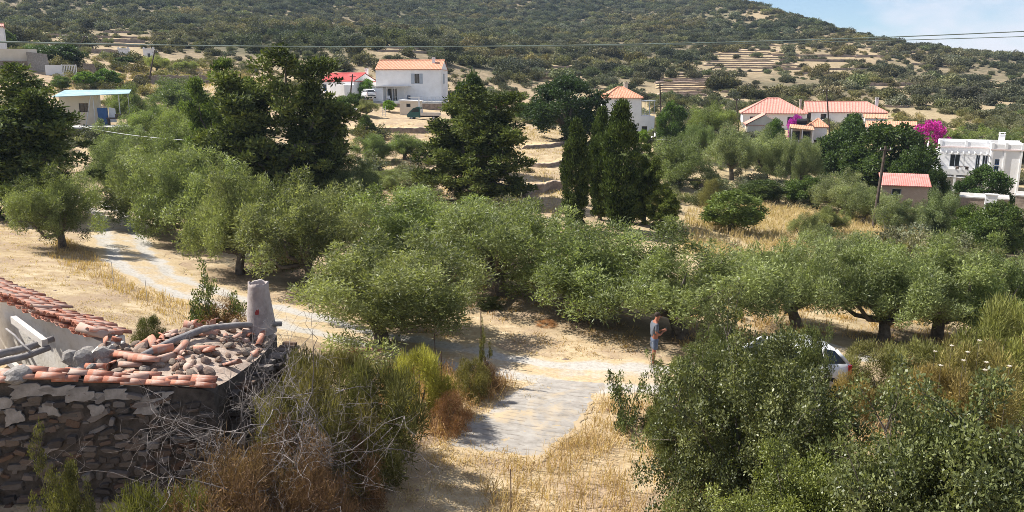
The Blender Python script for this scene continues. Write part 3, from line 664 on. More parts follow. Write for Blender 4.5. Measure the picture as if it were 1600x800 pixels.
M['terrace_soil2'] = surf('reddish_terrace_soil', [(0.40, 0.28, 0.20), (0.50, 0.37, 0.27), (0.57, 0.45, 0.34)], 0.5, 0.97, 7, 0.5, 0.1)
def terrace(pts, h, depth, label, group, soil, name='stone_terrace', thick=0.5):
    t = empty(name, pts[len(pts)//2])
    o = Vector(pts[len(pts)//2]); n = len(pts)
    wv = []; sv = []
    for i, p in enumerate(pts):
        p = Vector(p); d = Vector((p.x, p.y, 0)).normalized()
        e = min(1.0, 16.0 * i / n + 0.05, 16.0 * (n - 1 - i) / n + 0.05)
        hh = h * e * (0.85 + 0.3 * vnoise(np.array([i * 0.9 + p.x]), np.array([p.y]), 4)[0])
        g = H(p.x, p.y); top = g + hh
        q = p + d * thick; bk = p + d * (thick + depth)
        wv += [Vector((p.x, p.y, g - 0.6)) - o, Vector((p.x, p.y, top)) - o, Vector((q.x, q.y, top + 0.02)) - o]
        bz = H(bk.x, bk.y)
        sv += [Vector((q.x, q.y, top - 0.05)) - o, Vector(((q.x+bk.x)/2, (q.y+bk.y)/2, max(top - 0.05 + (bz - top) * 0.25, H((q.x+bk.x)/2, (q.y+bk.y)/2) + 0.05))) - o, Vector((bk.x, bk.y, bz + 0.03)) - o]
    def strip(vs):
        f = []
        for i in range(n - 1):
            for k in range(2): f.append((i*3+k, (i+1)*3+k, (i+1)*3+k+1, i*3+k+1))
        return f
    link_mesh('wall', mesh_from('wall', wv, strip(wv), False, M['terrace_stone'] if name == 'stone_terrace' else M['drystone']), t)
    link_mesh('terrace_ground', mesh_from('terrace_ground', sv, strip(sv), False, soil), t)
    return tag(t, label, 'terrace', group)
# hillside terraces: (px0, px1, py) per patch
TER = []
for py, a, b in ((100, 1110, 1235), (107, 1120, 1240), (86, 1125, 1230), (79, 1135, 1210), (93, 1090, 1225), (124, 1036, 1110), (131, 1032, 1115), (138, 1034, 1112), (146, 1040, 1110), (153, 1030, 1080), (117, 1048, 1075), (145, 1135, 1182), (152, 1140, 1180)):
    TER.append((py, a, b, 'stepped stone terrace on the bare spur right of the tower house'))
for py, a, b in ((83, 1130, 1225), (90, 1118, 1240), (96.5, 1112, 1200), (103.5, 1105, 1245), (112, 1100, 1190), (127.5, 1040, 1112), (134.5, 1034, 1118), (142, 1040, 1100), (149.5, 1036, 1095), (120.5, 1060, 1108), (72, 1150, 1215)):
    TER.append((py, a, b, 'stepped stone terrace on the bare spur right of the tower house'))
for py, a, b in ((88, 1215, 1330), (96, 1225, 1335), (109, 1225, 1360), (62, 1320, 1352), (75, 1330, 1400), (82, 1380, 1440), (90, 1345, 1395), (102, 1430, 1480), (116, 1250, 1300), (134, 1365, 1430), (141, 1385, 1425), (150, 1520, 1575), (128, 1420, 1450), (70, 1395, 1430), (121, 1330, 1370), (168, 1370, 1410)):
    TER.append((py, a, b, 'low stone terrace on the slope above the long roofed house'))
for py, a, b in ((106, 838, 905), (112, 842, 905), (118, 845, 902), (124, 848, 900), (100, 850, 890)):
    TER.append((py, a, b, 'stone terrace on the slope above the round evergreen oak'))
for py, a, b in ((58, 80, 150), (66, 140, 220), (52, 170, 225), (72, 150, 215), (84, 150, 195), (76, 590, 660), (82, 600, 665), (54, 530, 580), (60, 160, 250)):
    TER.append((py, a, b, 'faint stone terrace high on the left slope'))
for k, (py, a, b, lab) in enumerate(TER):
    pts = contour(a - 10, b + 10, py, 5, 1.0, k)
    terrace(pts, R.uniform(0.32, 0.6) if 'spur' in lab else R.uniform(0.5, 0.9), R.uniform(3.0, 4.5), lab, G_TER, M['terrace_soil'] if k % 3 else M['terrace_soil2'])
# nearer terraces under the houses
for py, a, b, h, dp, lab in ((303, 806, 884, 0.8, 4, 'dry stone wall of the lowest field terrace left of the slim cypress'),
                    (262, 810, 886, 0.4, 4, 'stony bank of the middle field terrace left of the cypresses'),
                    (231, 815, 892, 0.4, 5, 'upper field terrace bank below the evergreen oak'),
                    (208, 545, 700, 0.7, 5, 'earth bank below the green pickup'),
                    (130, 205, 330, 1.3, 5, 'long low terrace wall on the upper left behind the orchard trees'),
                    (115, 128, 152, 1.6, 5, 'short dark terrace wall below the dome tree')):
    terrace(contour(a, b, py, 4, 0.5, 3), h, dp, lab, None, M['terrace_soil'], 'field_terrace')

# ------------------------------------------------------------------ foliage
def unit(v): return v / (np.linalg.norm(v, axis=1, keepdims=True) + 1e-9)
def leaves(rng, clumps, per, ln, wd, up=0.25, out=0.6, rnd=0.7, shell=0.5, squash=0.85, tone=None, bend=0.0):
    """clumps (n,4) centre+radius -> diamonds; returns verts, faces, colours"""
    c = np.asarray(clumps); w = c[:, 3] ** 2; w = w / w.sum()
    N = int(per * len(c))
    pick = rng.choice(len(c), N, p=w)
    d = unit(rng.normal(size=(N, 3)))
    rad = c[pick, 3] * (shell + (1 - shell) * rng.random(N) ** 0.6) * (1 + 0.18 * rng.normal(size=N))
    pos = c[pick, :3] + d * rad[:, None] * np.array([1, 1, squash])
    ax = unit(d * out + rng.normal(size=(N, 3)) * rnd + np.array([0, 0, up]))
    sd = unit(np.cross(ax, unit(rng.normal(size=(N, 3)) + d * 0.4)))
    L = ln * (0.6 + 0.8 * rng.random(N)); Wd = wd * (0.7 + 0.6 * rng.random(N))
    mid = pos + ax * (L * 0.5)[:, None]
    v = np.stack([pos, mid + sd * Wd[:, None] * 0.5, pos + ax * L[:, None], mid - sd * Wd[:, None] * 0.5], 1).reshape(-1, 3)
    f = np.arange(N * 4).reshape(N, 4)
    ct = (tone if tone is not None else rng.random(len(c)))[pick]
    val = np.clip(0.12 + 0.6 * rng.random(N) ** 1.2 + 0.6 * (ct - 0.5), 0, 1)
    col = np.repeat(np.stack([val, rng.random(N), np.zeros(N)], 1), 4, axis=0)
    return v, f, col
def limbs(rng, targets, base_r, fork_z, lean=(0, 0), n=6):
    """trunk with limbs reaching towards clump centres"""
    mb = MB()
    fk = Vector((lean[0], lean[1], fork_z))
    mb.tube([(0, 0, -0.4), (lean[0]*0.25, lean[1]*0.25, fork_z*0.4), fk], [base_r*1.5, base_r*1.1, base_r], n)
    for t in targets:
        t = Vector(t); m1 = fk.lerp(t, 0.4) + Vector(rng.normal(size=3) * 0.12 * t.length * 0.5)
        m2 = fk.lerp(t, 0.75) + Vector(rng.normal(size=3) * 0.08 * t.length * 0.5)
        mb.tube([fk, m1, m2, t], [base_r*0.65, base_r*0.42, base_r*0.24, base_r*0.08], n)
    return mb
def clump_profile(rng, n, prof, Ht, rmin, rmax, inner=0.35):
    out = []
    while len(out) < n:
        t = rng.random(); rp = prof(t)
        if rng.random() > rp / 1.0 * 0.9 + 0.1: continue
        rho = rp * (inner + (1 - inner) * math.sqrt(rng.random())); a = rng.random() * 2 * math.pi
        r = rng.uniform(rmin, rmax)
        out.append((rho * math.cos(a), rho * math.sin(a), t * Ht, r))
    return out
PROTO = {}     # kind -> list of (crown mesh, trunk mesh, radius, height)
def proto(kind, clumps, per, ln, wd, mat, trunk, **kw):
    rng = kw.pop('rng')
    v, f, col = leaves(rng, clumps, per, ln, wd, **kw)
    rad = float(np.percentile(np.hypot(v[:, 0], v[:, 1]), 90 if kind[:5] == 'olive' else 95)); top = float(np.percentile(v[:, 2], 99.6))
    cm = mesh_from(kind + '_crown', v, f, False, mat, col)
    tm = mesh_from(kind + '_trunk', trunk.v, trunk.f, True, M['bark'])
    PROTO.setdefault(kind, []).append((cm, tm, rad, top))
# olives
for s in range(9):
    okind = 'olive' if s < 5 else 'olivetall'; zl = (0.06, 0.15) if s < 5 else (0.24, 0.14)
    rng = np.random.default_rng(100 + s); Ht, Rd = 4.0, 2.35; cl = []
    lobes = [(rng.uniform(0.5, 1.0) * Rd * 0.68, a0 + rng.uniform(-.4, .4), rng.uniform(0.58, 1.0)) for a0 in np.linspace(0, 6.28, 7)[:-1]] + [(0.0, 0.0, 1.0)]
    for k in range(84):
        lr_, la, lt = lobes[rng.integers(len(lobes))]
        a = rng.random() * 6.283; q = math.sqrt(rng.random()) * Rd * 0.45
        q *= 1.08; x = lr_ * math.cos(la) + q * math.cos(a); y = lr_ * math.sin(la) + q * math.sin(a)
        ztop = Ht * lt * (1 - 0.38 * (q / (Rd * 0.49)) ** 2)
        zlow = (zl[0] + zl[1] * rng.random()) * Ht
        z = zlow + (ztop - zlow) * rng.random() ** 0.55
        cl.append((x, y, z, rng.uniform(0.20, 0.60)))
    # upright sprays
    for k in range(46):
        x, y, z, r = cl[rng.integers(84)]
        cl.append((x + rng.normal() * 0.15, y + rng.normal() * 0.15, z + r * 0.95, rng.uniform(0.10, 0.22)))
    tg = [c[:3] for c in cl[:84] if c[2] < Ht * 0.8][:14]
    proto(okind, cl, 360, 0.125, 0.031, M['olive'], limbs(rng, tg, 0.17 if s < 5 else 0.2, 0.75, (rng.uniform(-.3, .3), rng.uniform(-.3, .3))), rng=rng, up=0.35, shell=0.35, squash=1.0)
# broad leaved
for s in range(4):
    rng = np.random.default_rng(200 + s); Ht = 4.0
    cl = clump_profile(rng, 70, lambda t: 0 if t < 0.22 else 2.0 * math.sin(math.pi * min(1, (t - 0.12) / 0.88)) ** 0.55 * (1 - 0.25 * t), Ht * 0.95, 0.25, 0.52)
    proto('broad', cl, 200, 0.17, 0.085, M['broad'], limbs(rng, [c[:3] for c in cl[:9]], 0.15, 1.0), rng=rng, up=0.15, shell=0.45)
for s in range(1):
    rng = np.random.default_rng(260)
    cl = clump_profile(rng, 130, lambda t: 0 if t < 0.15 else 4.6 * math.sin(math.pi * min(1, (t - 0.05) / 0.97)) ** 0.5 * (1 - 0.2 * t), 8.6, 0.5, 0.95)
    proto('oak', cl, 190, 0.30, 0.16, M['broad'], limbs(rng, [c[:3] for c in cl[:12]], 0.28, 1.8), rng=rng, up=0.1, shell=0.5)
for s in range(2):
    rng = np.random.default_rng(280 + s)
    cl = clump_profile(rng, 60, lambda t: 2.2 * math.sin(math.pi * min(1, 0.12 + 0.86 * t)) ** 0.5, 4.6, 0.3, 0.6)
    proto('bougain', cl, 170, 0.2, 0.13, M['bougain'], limbs(rng, [c[:3] for c in cl[:6]], 0.1, 0.6), rng=rng, up=0.1, shell=0.5)
# spreading dark conifers: layered ragged plumes
for s in range(3):
    rng = np.random.default_rng(300 + s); Ht = 10.5; cl = []
    tops = [(0, 0, 1.0)] + [(rng.uniform(1.2, 2.6) * math.cos(a), rng.uniform(1.2, 2.6) * math.sin(a), rng.uniform(0.66, 0.92)) for a in rng.random(5) * 6.28]
    for k in range(300):
        ox, oy, tt = tops[rng.integers(len(tops))]
        t = rng.random() ** 0.8; z = Ht * tt * (0.10 + 0.88 * t)
        rp = 2.7 * (1 - t) ** 0.62 * (0.55 + 0.45 * math.sin(t * 23 + ox * 3)) + 0.25
        a = rng.random() * 6.283; rho = rp * (0.3 + 0.7 * math.sqrt(rng.random()))
        cl.append((ox * (0.5 + 0.5 * t) + rho * math.cos(a), oy * (0.5 + 0.5 * t) + rho * math.sin(a), z - 0.18 * rho, rng.uniform(0.22, 0.62)))
    proto('conifer', cl, 150, 0.26, 0.10, M['conifer'], limbs(rng, [c[:3] for c in cl[:16]], 0.26, 2.2), rng=rng, up=0.55, out=0.6, rnd=0.6, shell=0.3, squash=0.75)
for s in range(2):
    rng = np.random.default_rng(340 + s); Ht = 9.0; cl = []
    for k in range(240):
        t = rng.random(); rp = 0.98 * (math.sin(math.pi * min(1.0, 0.10 + 0.62 * t)) ** 0.8 if t < .64 else (1 - t) ** 0.85 / 0.36 ** 0.85 * 0.97)
        a = rng.random() * 6.283; rho = rp * (0.45 + 0.55 * math.sqrt(rng.random())) * rng.uniform(0.85, 1.08)
        cl.append((rho * math.cos(a), rho * math.sin(a), 0.35 + t * Ht * 0.96, rng.uniform(0.16, 0.36)))
    proto('cypress', cl, 120, 0.2, 0.075, M['conifer'], limbs(rng, [(0, 0, 7)], 0.14, 1.0), rng=rng, up=1.2, out=0.5, rnd=0.35, shell=0.35, squash=1.5)
# broom like bushes of thin upright stems
for s in range(3):
    rng = np.random.default_rng(400 + s)
    cl = clump_profile(rng, 46, lambda t: 1.25 * math.sin(math.pi * min(1, 0.3 + 0.62 * t)) ** 0.6, 1.55, 0.16, 0.34, 0.2)
    proto('broom', cl, 330, 0.16, 0.018, M['broom'], limbs(rng, [c[:3] for c in cl[:10]], 0.04, 0.2), rng=rng, up=0.7, out=0.7, rnd=0.5, shell=0.2, squash=1.1)

_cnt = {}
def plant(kind, px, r, top_py, hw, tint, name, cat, label, group, variant=None, base=None, dz=0.0):
    b = base if base is not None else base_at(px, r)
    top = at_range(px, top_py, r).z
    k = _cnt.get(kind, 0); _cnt[kind] = k + 1
    cm, tm, rad, hgt = PROTO[kind][(k if variant is None else variant) % len(PROTO[kind])]
    sxy = hw * px_scale(px, r) / rad; sz = max((top - b.z - dz) / hgt, 0.12)
    if kind == 'wildpear' and r < 16.5 and px > 1000: sxy = max(sxy, sz * 0.76)
    if kind in ('broom', 'dryscrub'): sxy = max(sxy, sz * 0.62)
    if kind[:5] == 'olive' and r < 52: sxy *= 1.15
    root = empty(name, (b.x, b.y, b.z + dz), R.uniform(0, 6.28))
    root.scale = (sxy, sxy, sz)
    c = link_mesh('crown', cm, root); c.color = (*tint, 1)
    link_mesh('trunk', tm, root)
    return tag(root, label, cat, group)
for t in TREES: plant(*t)

# ------------------------------------------------------------------ hillside scrub
SHRUB = []
for s in range(8):
    rng = np.random.default_rng(500 + s)
    cl = []
    for k in range(16 if s < 5 else 8):
        a = rng.random() * 6.283; q = math.sqrt(rng.random()) * 1.0
        cl.append((q * math.cos(a), q * math.sin(a), 0.3 + rng.random() * (1.0 - 0.5 * q) * (1.25 if s < 5 else 0.6), rng.uniform(0.28, 0.55)))
    v, f, col = leaves(rng, cl, 110, 0.20, 0.12, up=0.15, out=0.4, rnd=0.8, shell=0.55, squash=0.85)
    SHRUB.append(mesh_from('scrub_bush', v, f, False, M['hill'], col))
rng = np.random.default_rng(77)
NT = 120000
rr2 = np.sqrt(rng.random(NT) * (840 ** 2 - 178 ** 2) + 178 ** 2); aa = rng.uniform(-0.66, 0.66, NT)
hx = rr2 * np.sin(aa); hy = rr2 * np.cos(aa); hz = Hv(hx, hy)
ppx, ppy = project(hx, hy, hz)
dens = 0.62 + 1.5 * fbm(hx / 60, hy / 60, 31, 5)
prob = np.clip(dens, 0.12, 1.0) * (1 - bare(ppx, ppy)) * np.clip(rr2 / 330, 0.35, 1.0) * np.clip((rr2 - 165) / 40, 0.0, 1.0)
keep = (rng.random(NT) < prob * np.where(rr2 > 330, 0.8, 0.6)) & (ppy > -60) & (ppx > -80) & (ppx < 1680)
# leave the houses clear
for px, r, rad in ((645, 132, 14), (530, 140, 10), (213, 190, 7), (1210, 150, 14), (1325, 158, 18), (1400, 150, 12)):
    b = base_at(px, r); keep &= np.hypot(hx - b.x, hy - b.y) > rad
hx, hy, hz, ppx, ppy, rr2 = (a[keep] for a in (hx, hy, hz, ppx, ppy, rr2))
scl = rng.gamma(3.6, 0.31, len(hx)) * (0.75 + 0.55 * (fbm(hx / 90, hy / 90, 55, 3) + 0.5)) * np.where(rr2 > 420, 1.15, 1.0)
scl = np.clip(scl * 0.9, 0.4, 2.7)
# the bushes that show largest are individuals, the rest is scrub
show = scl / rr2; order = np.argsort(-show)
inview = (ppx > 4) & (ppx < 1596) & (ppy > 8)
ind = [i for i in order if inview[i]][:230]; indset = np.zeros(len(hx), bool); indset[ind] = True
sides = ((400, 'left slope above the conifers'), (820, 'slope behind the white two storey house'), (1130, 'slope behind the tower house'), (1601, 'terraced slope on the right'))
for i in ind:
    k = int(rng.integers(5)); m_ = SHRUB[k]
    o = bpy.data.objects.new('hill_shrub', m_); COL.objects.link(o)
    o.location = (hx[i], hy[i], hz[i] - 0.15 * scl[i]); o.rotation_euler = (0, 0, rng.uniform(0, 6.28))
    s = float(scl[i]); o.scale = (s * rng.uniform(.9, 1.25), s * rng.uniform(.9, 1.25), s * rng.uniform(0.85, 1.15)); o.color = (1, 1, 1, 1)
    place = next(p for lim, p in sides if ppx[i] < lim)
    tag(o, 'larger rounded dark green shrub on the ' + place, 'shrub', 'large shrubs on the ' + place)
rest = ~indset
pts_me = bpy.data.meshes.new('hillside_scrub'); nrest = int(rest.sum())
pts_me.vertices.add(nrest)
pts_me.vertices.foreach_set('co', np.stack([hx[rest], hy[rest], hz[rest] - 0.15 * scl[rest]], 1).astype(np.float32).ravel())
def fattr(me, name, arr, typ='FLOAT', fld='value'):
    a = me.attributes.new(name, typ, 'POINT'); a.data.foreach_set(fld, np.ascontiguousarray(arr).ravel())
srest = scl[rest]
fattr(pts_me, 'sc', np.stack([srest * rng.uniform(.85, 1.3, nrest), srest * rng.uniform(.85, 1.3, nrest), srest * rng.uniform(.7, 1.1, nrest)], 1).astype(np.float32), 'FLOAT_VECTOR', 'vector')
fattr(pts_me, 'rz', rng.uniform(0, 6.28, nrest).astype(np.float32))
fattr(pts_me, 'var', rng.integers(0, 8, nrest).astype(np.int32), 'INT')
pts_me.update()
scr = link_mesh('hillside_scrub', pts_me)
tag(scr, 'dense grey green scrub covering the hillside', 'scrub', None, 'stuff')
def scatter_nodes(obj, meshes):
    ng = bpy.data.node_groups.new('scatter', 'GeometryNodeTree')
    ng.interface.new_socket('Geometry', in_out='INPUT', socket_type='NodeSocketGeometry')
    ng.interface.new_socket('Geometry', in_out='OUTPUT', socket_type='NodeSocketGeometry')
    N = ng.nodes; L = ng.links
    gi = N.new('NodeGroupInput'); go = N.new('NodeGroupOutput')
    m2p = N.new('GeometryNodeMeshToPoints'); L.new(gi.outputs[0], m2p.inputs['Mesh'])
    join = N.new('GeometryNodeJoinGeometry')
    for me in reversed(meshes):
        src = bpy.data.objects.new(me.name + '_source', me)   # not linked: only the node tree uses it
        oi = N.new('GeometryNodeObjectInfo'); oi.inputs['Object'].default_value = src; oi.inputs['As Instance'].default_value = True
        L.new(oi.outputs['Geometry'], join.inputs[0])
    iop = N.new('GeometryNodeInstanceOnPoints'); iop.inputs['Pick Instance'].default_value = True
    L.new(m2p.outputs[0], iop.inputs['Points']); L.new(join.outputs[0], iop.inputs['Instance'])
    def na(name, typ):
        n = N.new('GeometryNodeInputNamedAttribute'); n.data_type = typ; n.inputs['Name'].default_value = name
        return n.outputs['Attribute']
    L.new(na('var', 'INT'), iop.inputs['Instance Index'])
    L.new(na('sc', 'FLOAT_VECTOR'), iop.inputs['Scale'])
    cx = N.new('ShaderNodeCombineXYZ'); L.new(na('rz', 'FLOAT'), cx.inputs['Z'])
    L.new(cx.outputs[0], iop.inputs['Rotation'])
    L.new(iop.outputs[0], go.inputs[0])
    md = obj.modifiers.new('scatter', 'NODES'); md.node_group = ng
scatter_nodes(scr, SHRUB)
print('hill shrubs', nrest)

# ------------------------------------------------------------------ buildings (local frame: x along the front, y into the depth, z up)
def facade(mb, A, B, z0, z1, ops=(), depth=0.18):
    """wall face from A to B (xy), seen with A on the left; ops = (u0,u1,z0,z1) openings with reveals"""
    A = Vector((A[0], A[1], 0)); B = Vector((B[0], B[1], 0)); L = (B - A).length; t = (B - A) / L
    n_in = Vector((-t.y, t.x, 0))
    us = sorted({0.0, L, *[o[0] for o in ops], *[o[1] for o in ops]}); zs = sorted({z0, z1, *[o[2] for o in ops], *[o[3] for o in ops]})
    P = lambda u, z, d=0.0: A + t * u + n_in * d + Vector((0, 0, z))
    for a, b in zip(us, us[1:]):
        for c, d in zip(zs, zs[1:]):
            m_, q_ = (a + b) / 2, (c + d) / 2
            if any(o[0] < m_ < o[1] and o[2] < q_ < o[3] for o in ops): continue
            mb.add([P(a, c), P(b, c), P(b, d), P(a, d)], [(0, 1, 2, 3)])
    for a, b, c, d in ops:
        q = [P(a, c), P(b, c), P(b, d), P(a, d)]; w = [P(a, c, depth), P(b, c, depth), P(b, d, depth), P(a, d, depth)]
        mb.add(q + w, [(0, 4, 5, 1), (1, 5, 6, 2), (2, 6, 7, 3), (3, 7, 4, 0)])
    return P
def window(parent, P, op, frame_mat, depth=0.15, bars=1, name='window', glass='glass'):
    a, b, c, d = op; f = MB(); g = MB()
    w = 0.07
    def slab(mb, u0, u1, v0, v1, d0, d1):
        vs = [P(u0, v0, d0), P(u1, v0, d0), P(u1, v1, d0), P(u0, v1, d0), P(u0, v0, d1), P(u1, v0, d1), P(u1, v1, d1), P(u0, v1, d1)]
        mb.add(vs, [(0, 1, 2, 3), (4, 7, 6, 5), (0, 4, 5, 1), (1, 5, 6, 2), (2, 6, 7, 3), (3, 7, 4, 0)])
    slab(f, a, a + w, c, d, depth - .06, depth); slab(f, b - w, b, c, d, depth - .06, depth)
    slab(f, a + w, b - w, c, c + w, depth - .06, depth); slab(f, a + w, b - w, d - w, d, depth - .06, depth)
    for k in range(bars):
        u = a + (b - a) * (k + 1) / (bars + 1); slab(f, u - .03, u + .03, c + w, d - w, depth - .05, depth)
    slab(g, a, b, c, d, depth + 0.004, depth + 0.03)
    fo = f.build(name, frame_mat, parent); g.build('pane', M[glass], fo)
    return fo
def shutter(parent, P, u0, u1, z0, z1, mat):
    mb = MB(); vs = [P(u0, z0, -.05), P(u1, z0, -.05), P(u1, z1, -.05), P(u0, z1, -.05), P(u0, z0, -.003), P(u1, z0, -.003), P(u1, z1, -.003), P(u0, z1, -.003)]
    mb.add(vs, [(0, 1, 2, 3), (4, 7, 6, 5), (0, 4, 5, 1), (1, 5, 6, 2), (2, 6, 7, 3), (3, 7, 4, 0)]); n = 6
    for k in range(n):
        a = z0 + (z1 - z0) * (k + .15) / n; b = z0 + (z1 - z0) * (k + .85) / n
        mb.add([P(u0 + .06, a, -.075), P(u1 - .06, a, -.075), P(u1 - .06, b, -.052), P(u0 + .06, b, -.052)], [(0, 1, 2, 3)])
    return mb.build('shutter', mat, parent)
def tiled(mb, E0, E1, up, hipL=0.0, hipR=0.0, pitch=0.26, amp=0.055, rows=7):
    E0 = Vector(E0); E1 = Vector(E1); up = Vector(up); W = (E1 - E0).length; e = (E1 - E0) / W
    nrm = e.cross(up).normalized()
    if nrm.z < 0: nrm = -nrm
    ns = int(W / pitch * 6) + 1; vs = []; fs = []
    for i in range(ns + 1):
        s = W * i / ns; vm = 1.0
        if hipL > 0: vm = min(vm, s / hipL)
        if hipR > 0: vm = min(vm, (W - s) / hipR)
        for k in range(rows + 1):
            v = vm * k / rows
            vs.append(E0 + e * s + up * v + nrm * (amp * abs(math.sin(math.pi * s / pitch)) ** 0.7 + 0.02 * ((rows * v) % 1.0)))
    for i in range(ns):
        for k in range(rows): fs.append((i*(rows+1)+k, (i+1)*(rows+1)+k, (i+1)*(rows+1)+k+1, i*(rows+1)+k+1))
    mb.add(vs, fs)
def chimney(parent, x, y, z0, z1, w=0.55, mat='white'):
    mb = MB().box(x-w/2, x+w/2, y-w/2, y+w/2, z0, z1 - 0.25)
    mb.box(x-w/2-.05, x+w/2+.05, y-w/2-.05, y+w/2+.05, z1-.25, z1-.17)
    for sx in (-1, 1):
        for sy in (-1, 1): mb.box(x+sx*w*.36-.06, x+sx*w*.36+.06, y+sy*w*.36-.06, y+sy*w*.36+.06, z1-.17, z1-.04)
    mb.box(x-w/2-.03, x+w/2+.03, y-w/2-.03, y+w/2+.03, z1-.04, z1+.03)
    return mb.build('chimney', M[mat], parent)
def gable_house(t, W, D, h, rise, wall_mat, roof_mat, ops_front=(), ops_right=(), ops_left=(), ov=0.18, zb=-1.2, hip=(0, 0)):
    """front along x at y=0; ridge along x"""
    w = MB(); x0, x1 = -W / 2, W / 2
    Pf = facade(w, (x0, 0), (x1, 0), zb, h, [(a, b, c, d) for a, b, c, d in ops_front])
    Pr = facade(w, (x1, 0), (x1, D), zb, h, ops_right)
    Pb = facade(w, (x1, D), (x0, D), zb, h)
    Pl = facade(w, (x0, D), (x0, 0), zb, h, ops_left)
    if not hip[1]: w.add([(x1, 0, h), (x1, D, h), (x1, D/2, h + rise)], [(0, 1, 2)])
    if not hip[0]: w.add([(x0, D, h), (x0, 0, h), (x0, D/2, h + rise)], [(0, 1, 2)])
    w.build('wall', wall_mat, t)
    k = rise / (D / 2); e = 0.12
    rf = MB()
    L0 = x0 - (0 if not hip[0] else ov) - (0.1 if not hip[0] else 0); L1 = x1 + (0.1 if not hip[1] else ov)
    up = Vector((0, D/2 + ov, k * (D/2 + ov)))
    z_e = h - k * ov + e
    hl = (hip[0] + ov) if hip[0] else 0; hr = (hip[1] + ov) if hip[1] else 0
    tiled(rf, (L0, -ov, z_e), (L1, -ov, z_e), up, hl, hr)
    tiled(rf, (L1, D + ov, z_e), (L0, D + ov, z_e), Vector((0, -up.y, up.z)), hr, hl)
    if hip[1]: tiled(rf, (L1, -ov, z_e), (L1, D + ov, z_e), Vector((-hr, 0, up.z)), D/2 + ov, D/2 + ov)
    if hip[0]: tiled(rf, (L0, D + ov, z_e), (L0, -ov, z_e), Vector((hl, 0, up.z)), D/2 + ov, D/2 + ov)
    # ridge and hip caps
    zt = h + rise + e + 0.05; yr = D / 2
    rf.tube([(L0 + hl, yr, zt), (L1 - hr, yr, zt)], 0.11, 6)
    if hip[1]:
        rf.tube([(L1, -ov, z_e + .05), (L1 - hr, yr, zt)], 0.1, 6); rf.tube([(L1, D + ov, z_e + .05), (L1 - hr, yr, zt)], 0.1, 6)
    if hip[0]:
        rf.tube([(L0, -ov, z_e + .05), (L0 + hl, yr, zt)], 0.1, 6); rf.tube([(L0, D + ov, z_e + .05), (L0 + hl, yr, zt)], 0.1, 6)
    # soffit slab just under the tiles
    pts = [(L0, -ov), (L1, -ov), (L1, D + ov), (L0, D + ov)]
    rf.prism_z(pts, z_e - 0.10, z_e - 0.01)
    ro = rf.build('roof', roof_mat, t)
    return Pf, Pr, Pl, ro
def place(name, px, r, py_base, yaw, label, cat, group=None):
    p = at_range(px, py_base, r)
    return tag(empty(name, p, yaw), label, cat, group)

# --- white two storey house with orange tiles
hA = place('village_house', 639, 148, 157.5, math.radians(-6), 'white two storey house with orange tiled roof and grey shutters', 'house')
opsF = [(2.1, 2.85, 0, 2.15), (3.05, 3.8, 0, 2.15), (7.0, 8.0, 3.0, 4.75), (5.6, 6.25, 0.2, 0.95)]
opsR = [(2.4, 3.3, 3.0, 4.75)]
Pf, Pr, Pl, ro = gable_house(hA, 11.9, 6.2, 5.45, 1.55, M['white'], M['roof_orange'], opsF, opsR, zb=-1.0)
for o in opsF[:2]: window(hA, Pf, o, M['metal'], name='glass_door', bars=0)
window(hA, Pf, opsF[2], M['shutter'], bars=1); window(hA, Pf, opsF[3], M['blue'], bars=1); window(hA, Pr, opsR[0], M['shutter'], bars=0)
shutter(hA, Pf, 6.45, 6.96, 3.0, 4.75, M['shutter']); shutter(hA, Pf, 8.04, 8.55, 3.0, 4.75, M['shutter'])
shutter(hA, Pr, 1.85, 2.36, 3.0, 4.75, M['shutter'])
chimney(hA, 4.2, 2.2, 5.9, 7.6, 0.5)
MB().box(-5.95, -4.1, -2.4, -0.003, -1.0, 2.35).build('porch_block', M['white'], hA)
cn = MB(); cn.prism([(-6.1, 2.42), (0.4, 2.50), (0.4, 2.58), (-6.1, 2.56)], -2.7, -0.004)
for x in (-3.4, -1.9, -0.1): cn.box(x-.05, x+.05, -2.55, -2.45, -0.2, 2.43)
cn.build('porch_canopy', M['wood_pale'], hA)
MB().box(-6.4, 6.6, -4.2, -0.005, -0.35, -0.02).build('terrace_slab', M['concrete'], hA)
fr = MB()
for x in np.linspace(-1.5, 6.4, 12): fr.box(x-.02, x+.02, -4.15, -4.11, -0.02, 0.75)
fr.box(-1.5, 6.4, -4.16, -4.10, 0.72, 0.78); fr.build('railing', M['metal'], hA)
# porch things
gs = hA.matrix_basis
def loc_of(root, x, y, z):
    return Matrix.Translation(root.location) @ Matrix.Rotation(root.rotation_euler.z, 4, 'Z') @ Vector((x, y, z))
ch = empty('garden_chair', loc_of(hA, -3.2, -1.7, -0.02), 0.4)
MB().box(-.25, .25, -.25, .25, .40, .46).build('seat', M['white'], ch); MB().box(-.25, .25, .22, .27, .46, .95).build('backrest', M['white'], ch)
for sx in (-.22, .22):
    for sy in (-.22, .22): MB().box(sx-.025, sx+.025, sy-.025, sy+.025, 0, .40).build('leg', M['white'], ch)
tag(ch, 'white garden chair under the porch canopy of the tiled house', 'chair')
# retaining wall under the terrace
rw = at_range(640, 172, 141.5); zt_ = hA.location.z - 0.38
t = tag(empty('retaining_wall', (rw.x, rw.y, H(rw.x, rw.y)), math.radians(-6)), 'brown stone retaining wall under the tiled house terrace', 'wall')
MB().box(-9.5, 6.5, 0.0, 2.4, -1.5, zt_ - t.location.z).build('masonry', M['drystone'], t)
MB().box(-9.6, 6.6, -0.05, 2.45, zt_ - t.location.z, zt_ - t.location.z + 0.12).build('coping', M['concrete'], t)

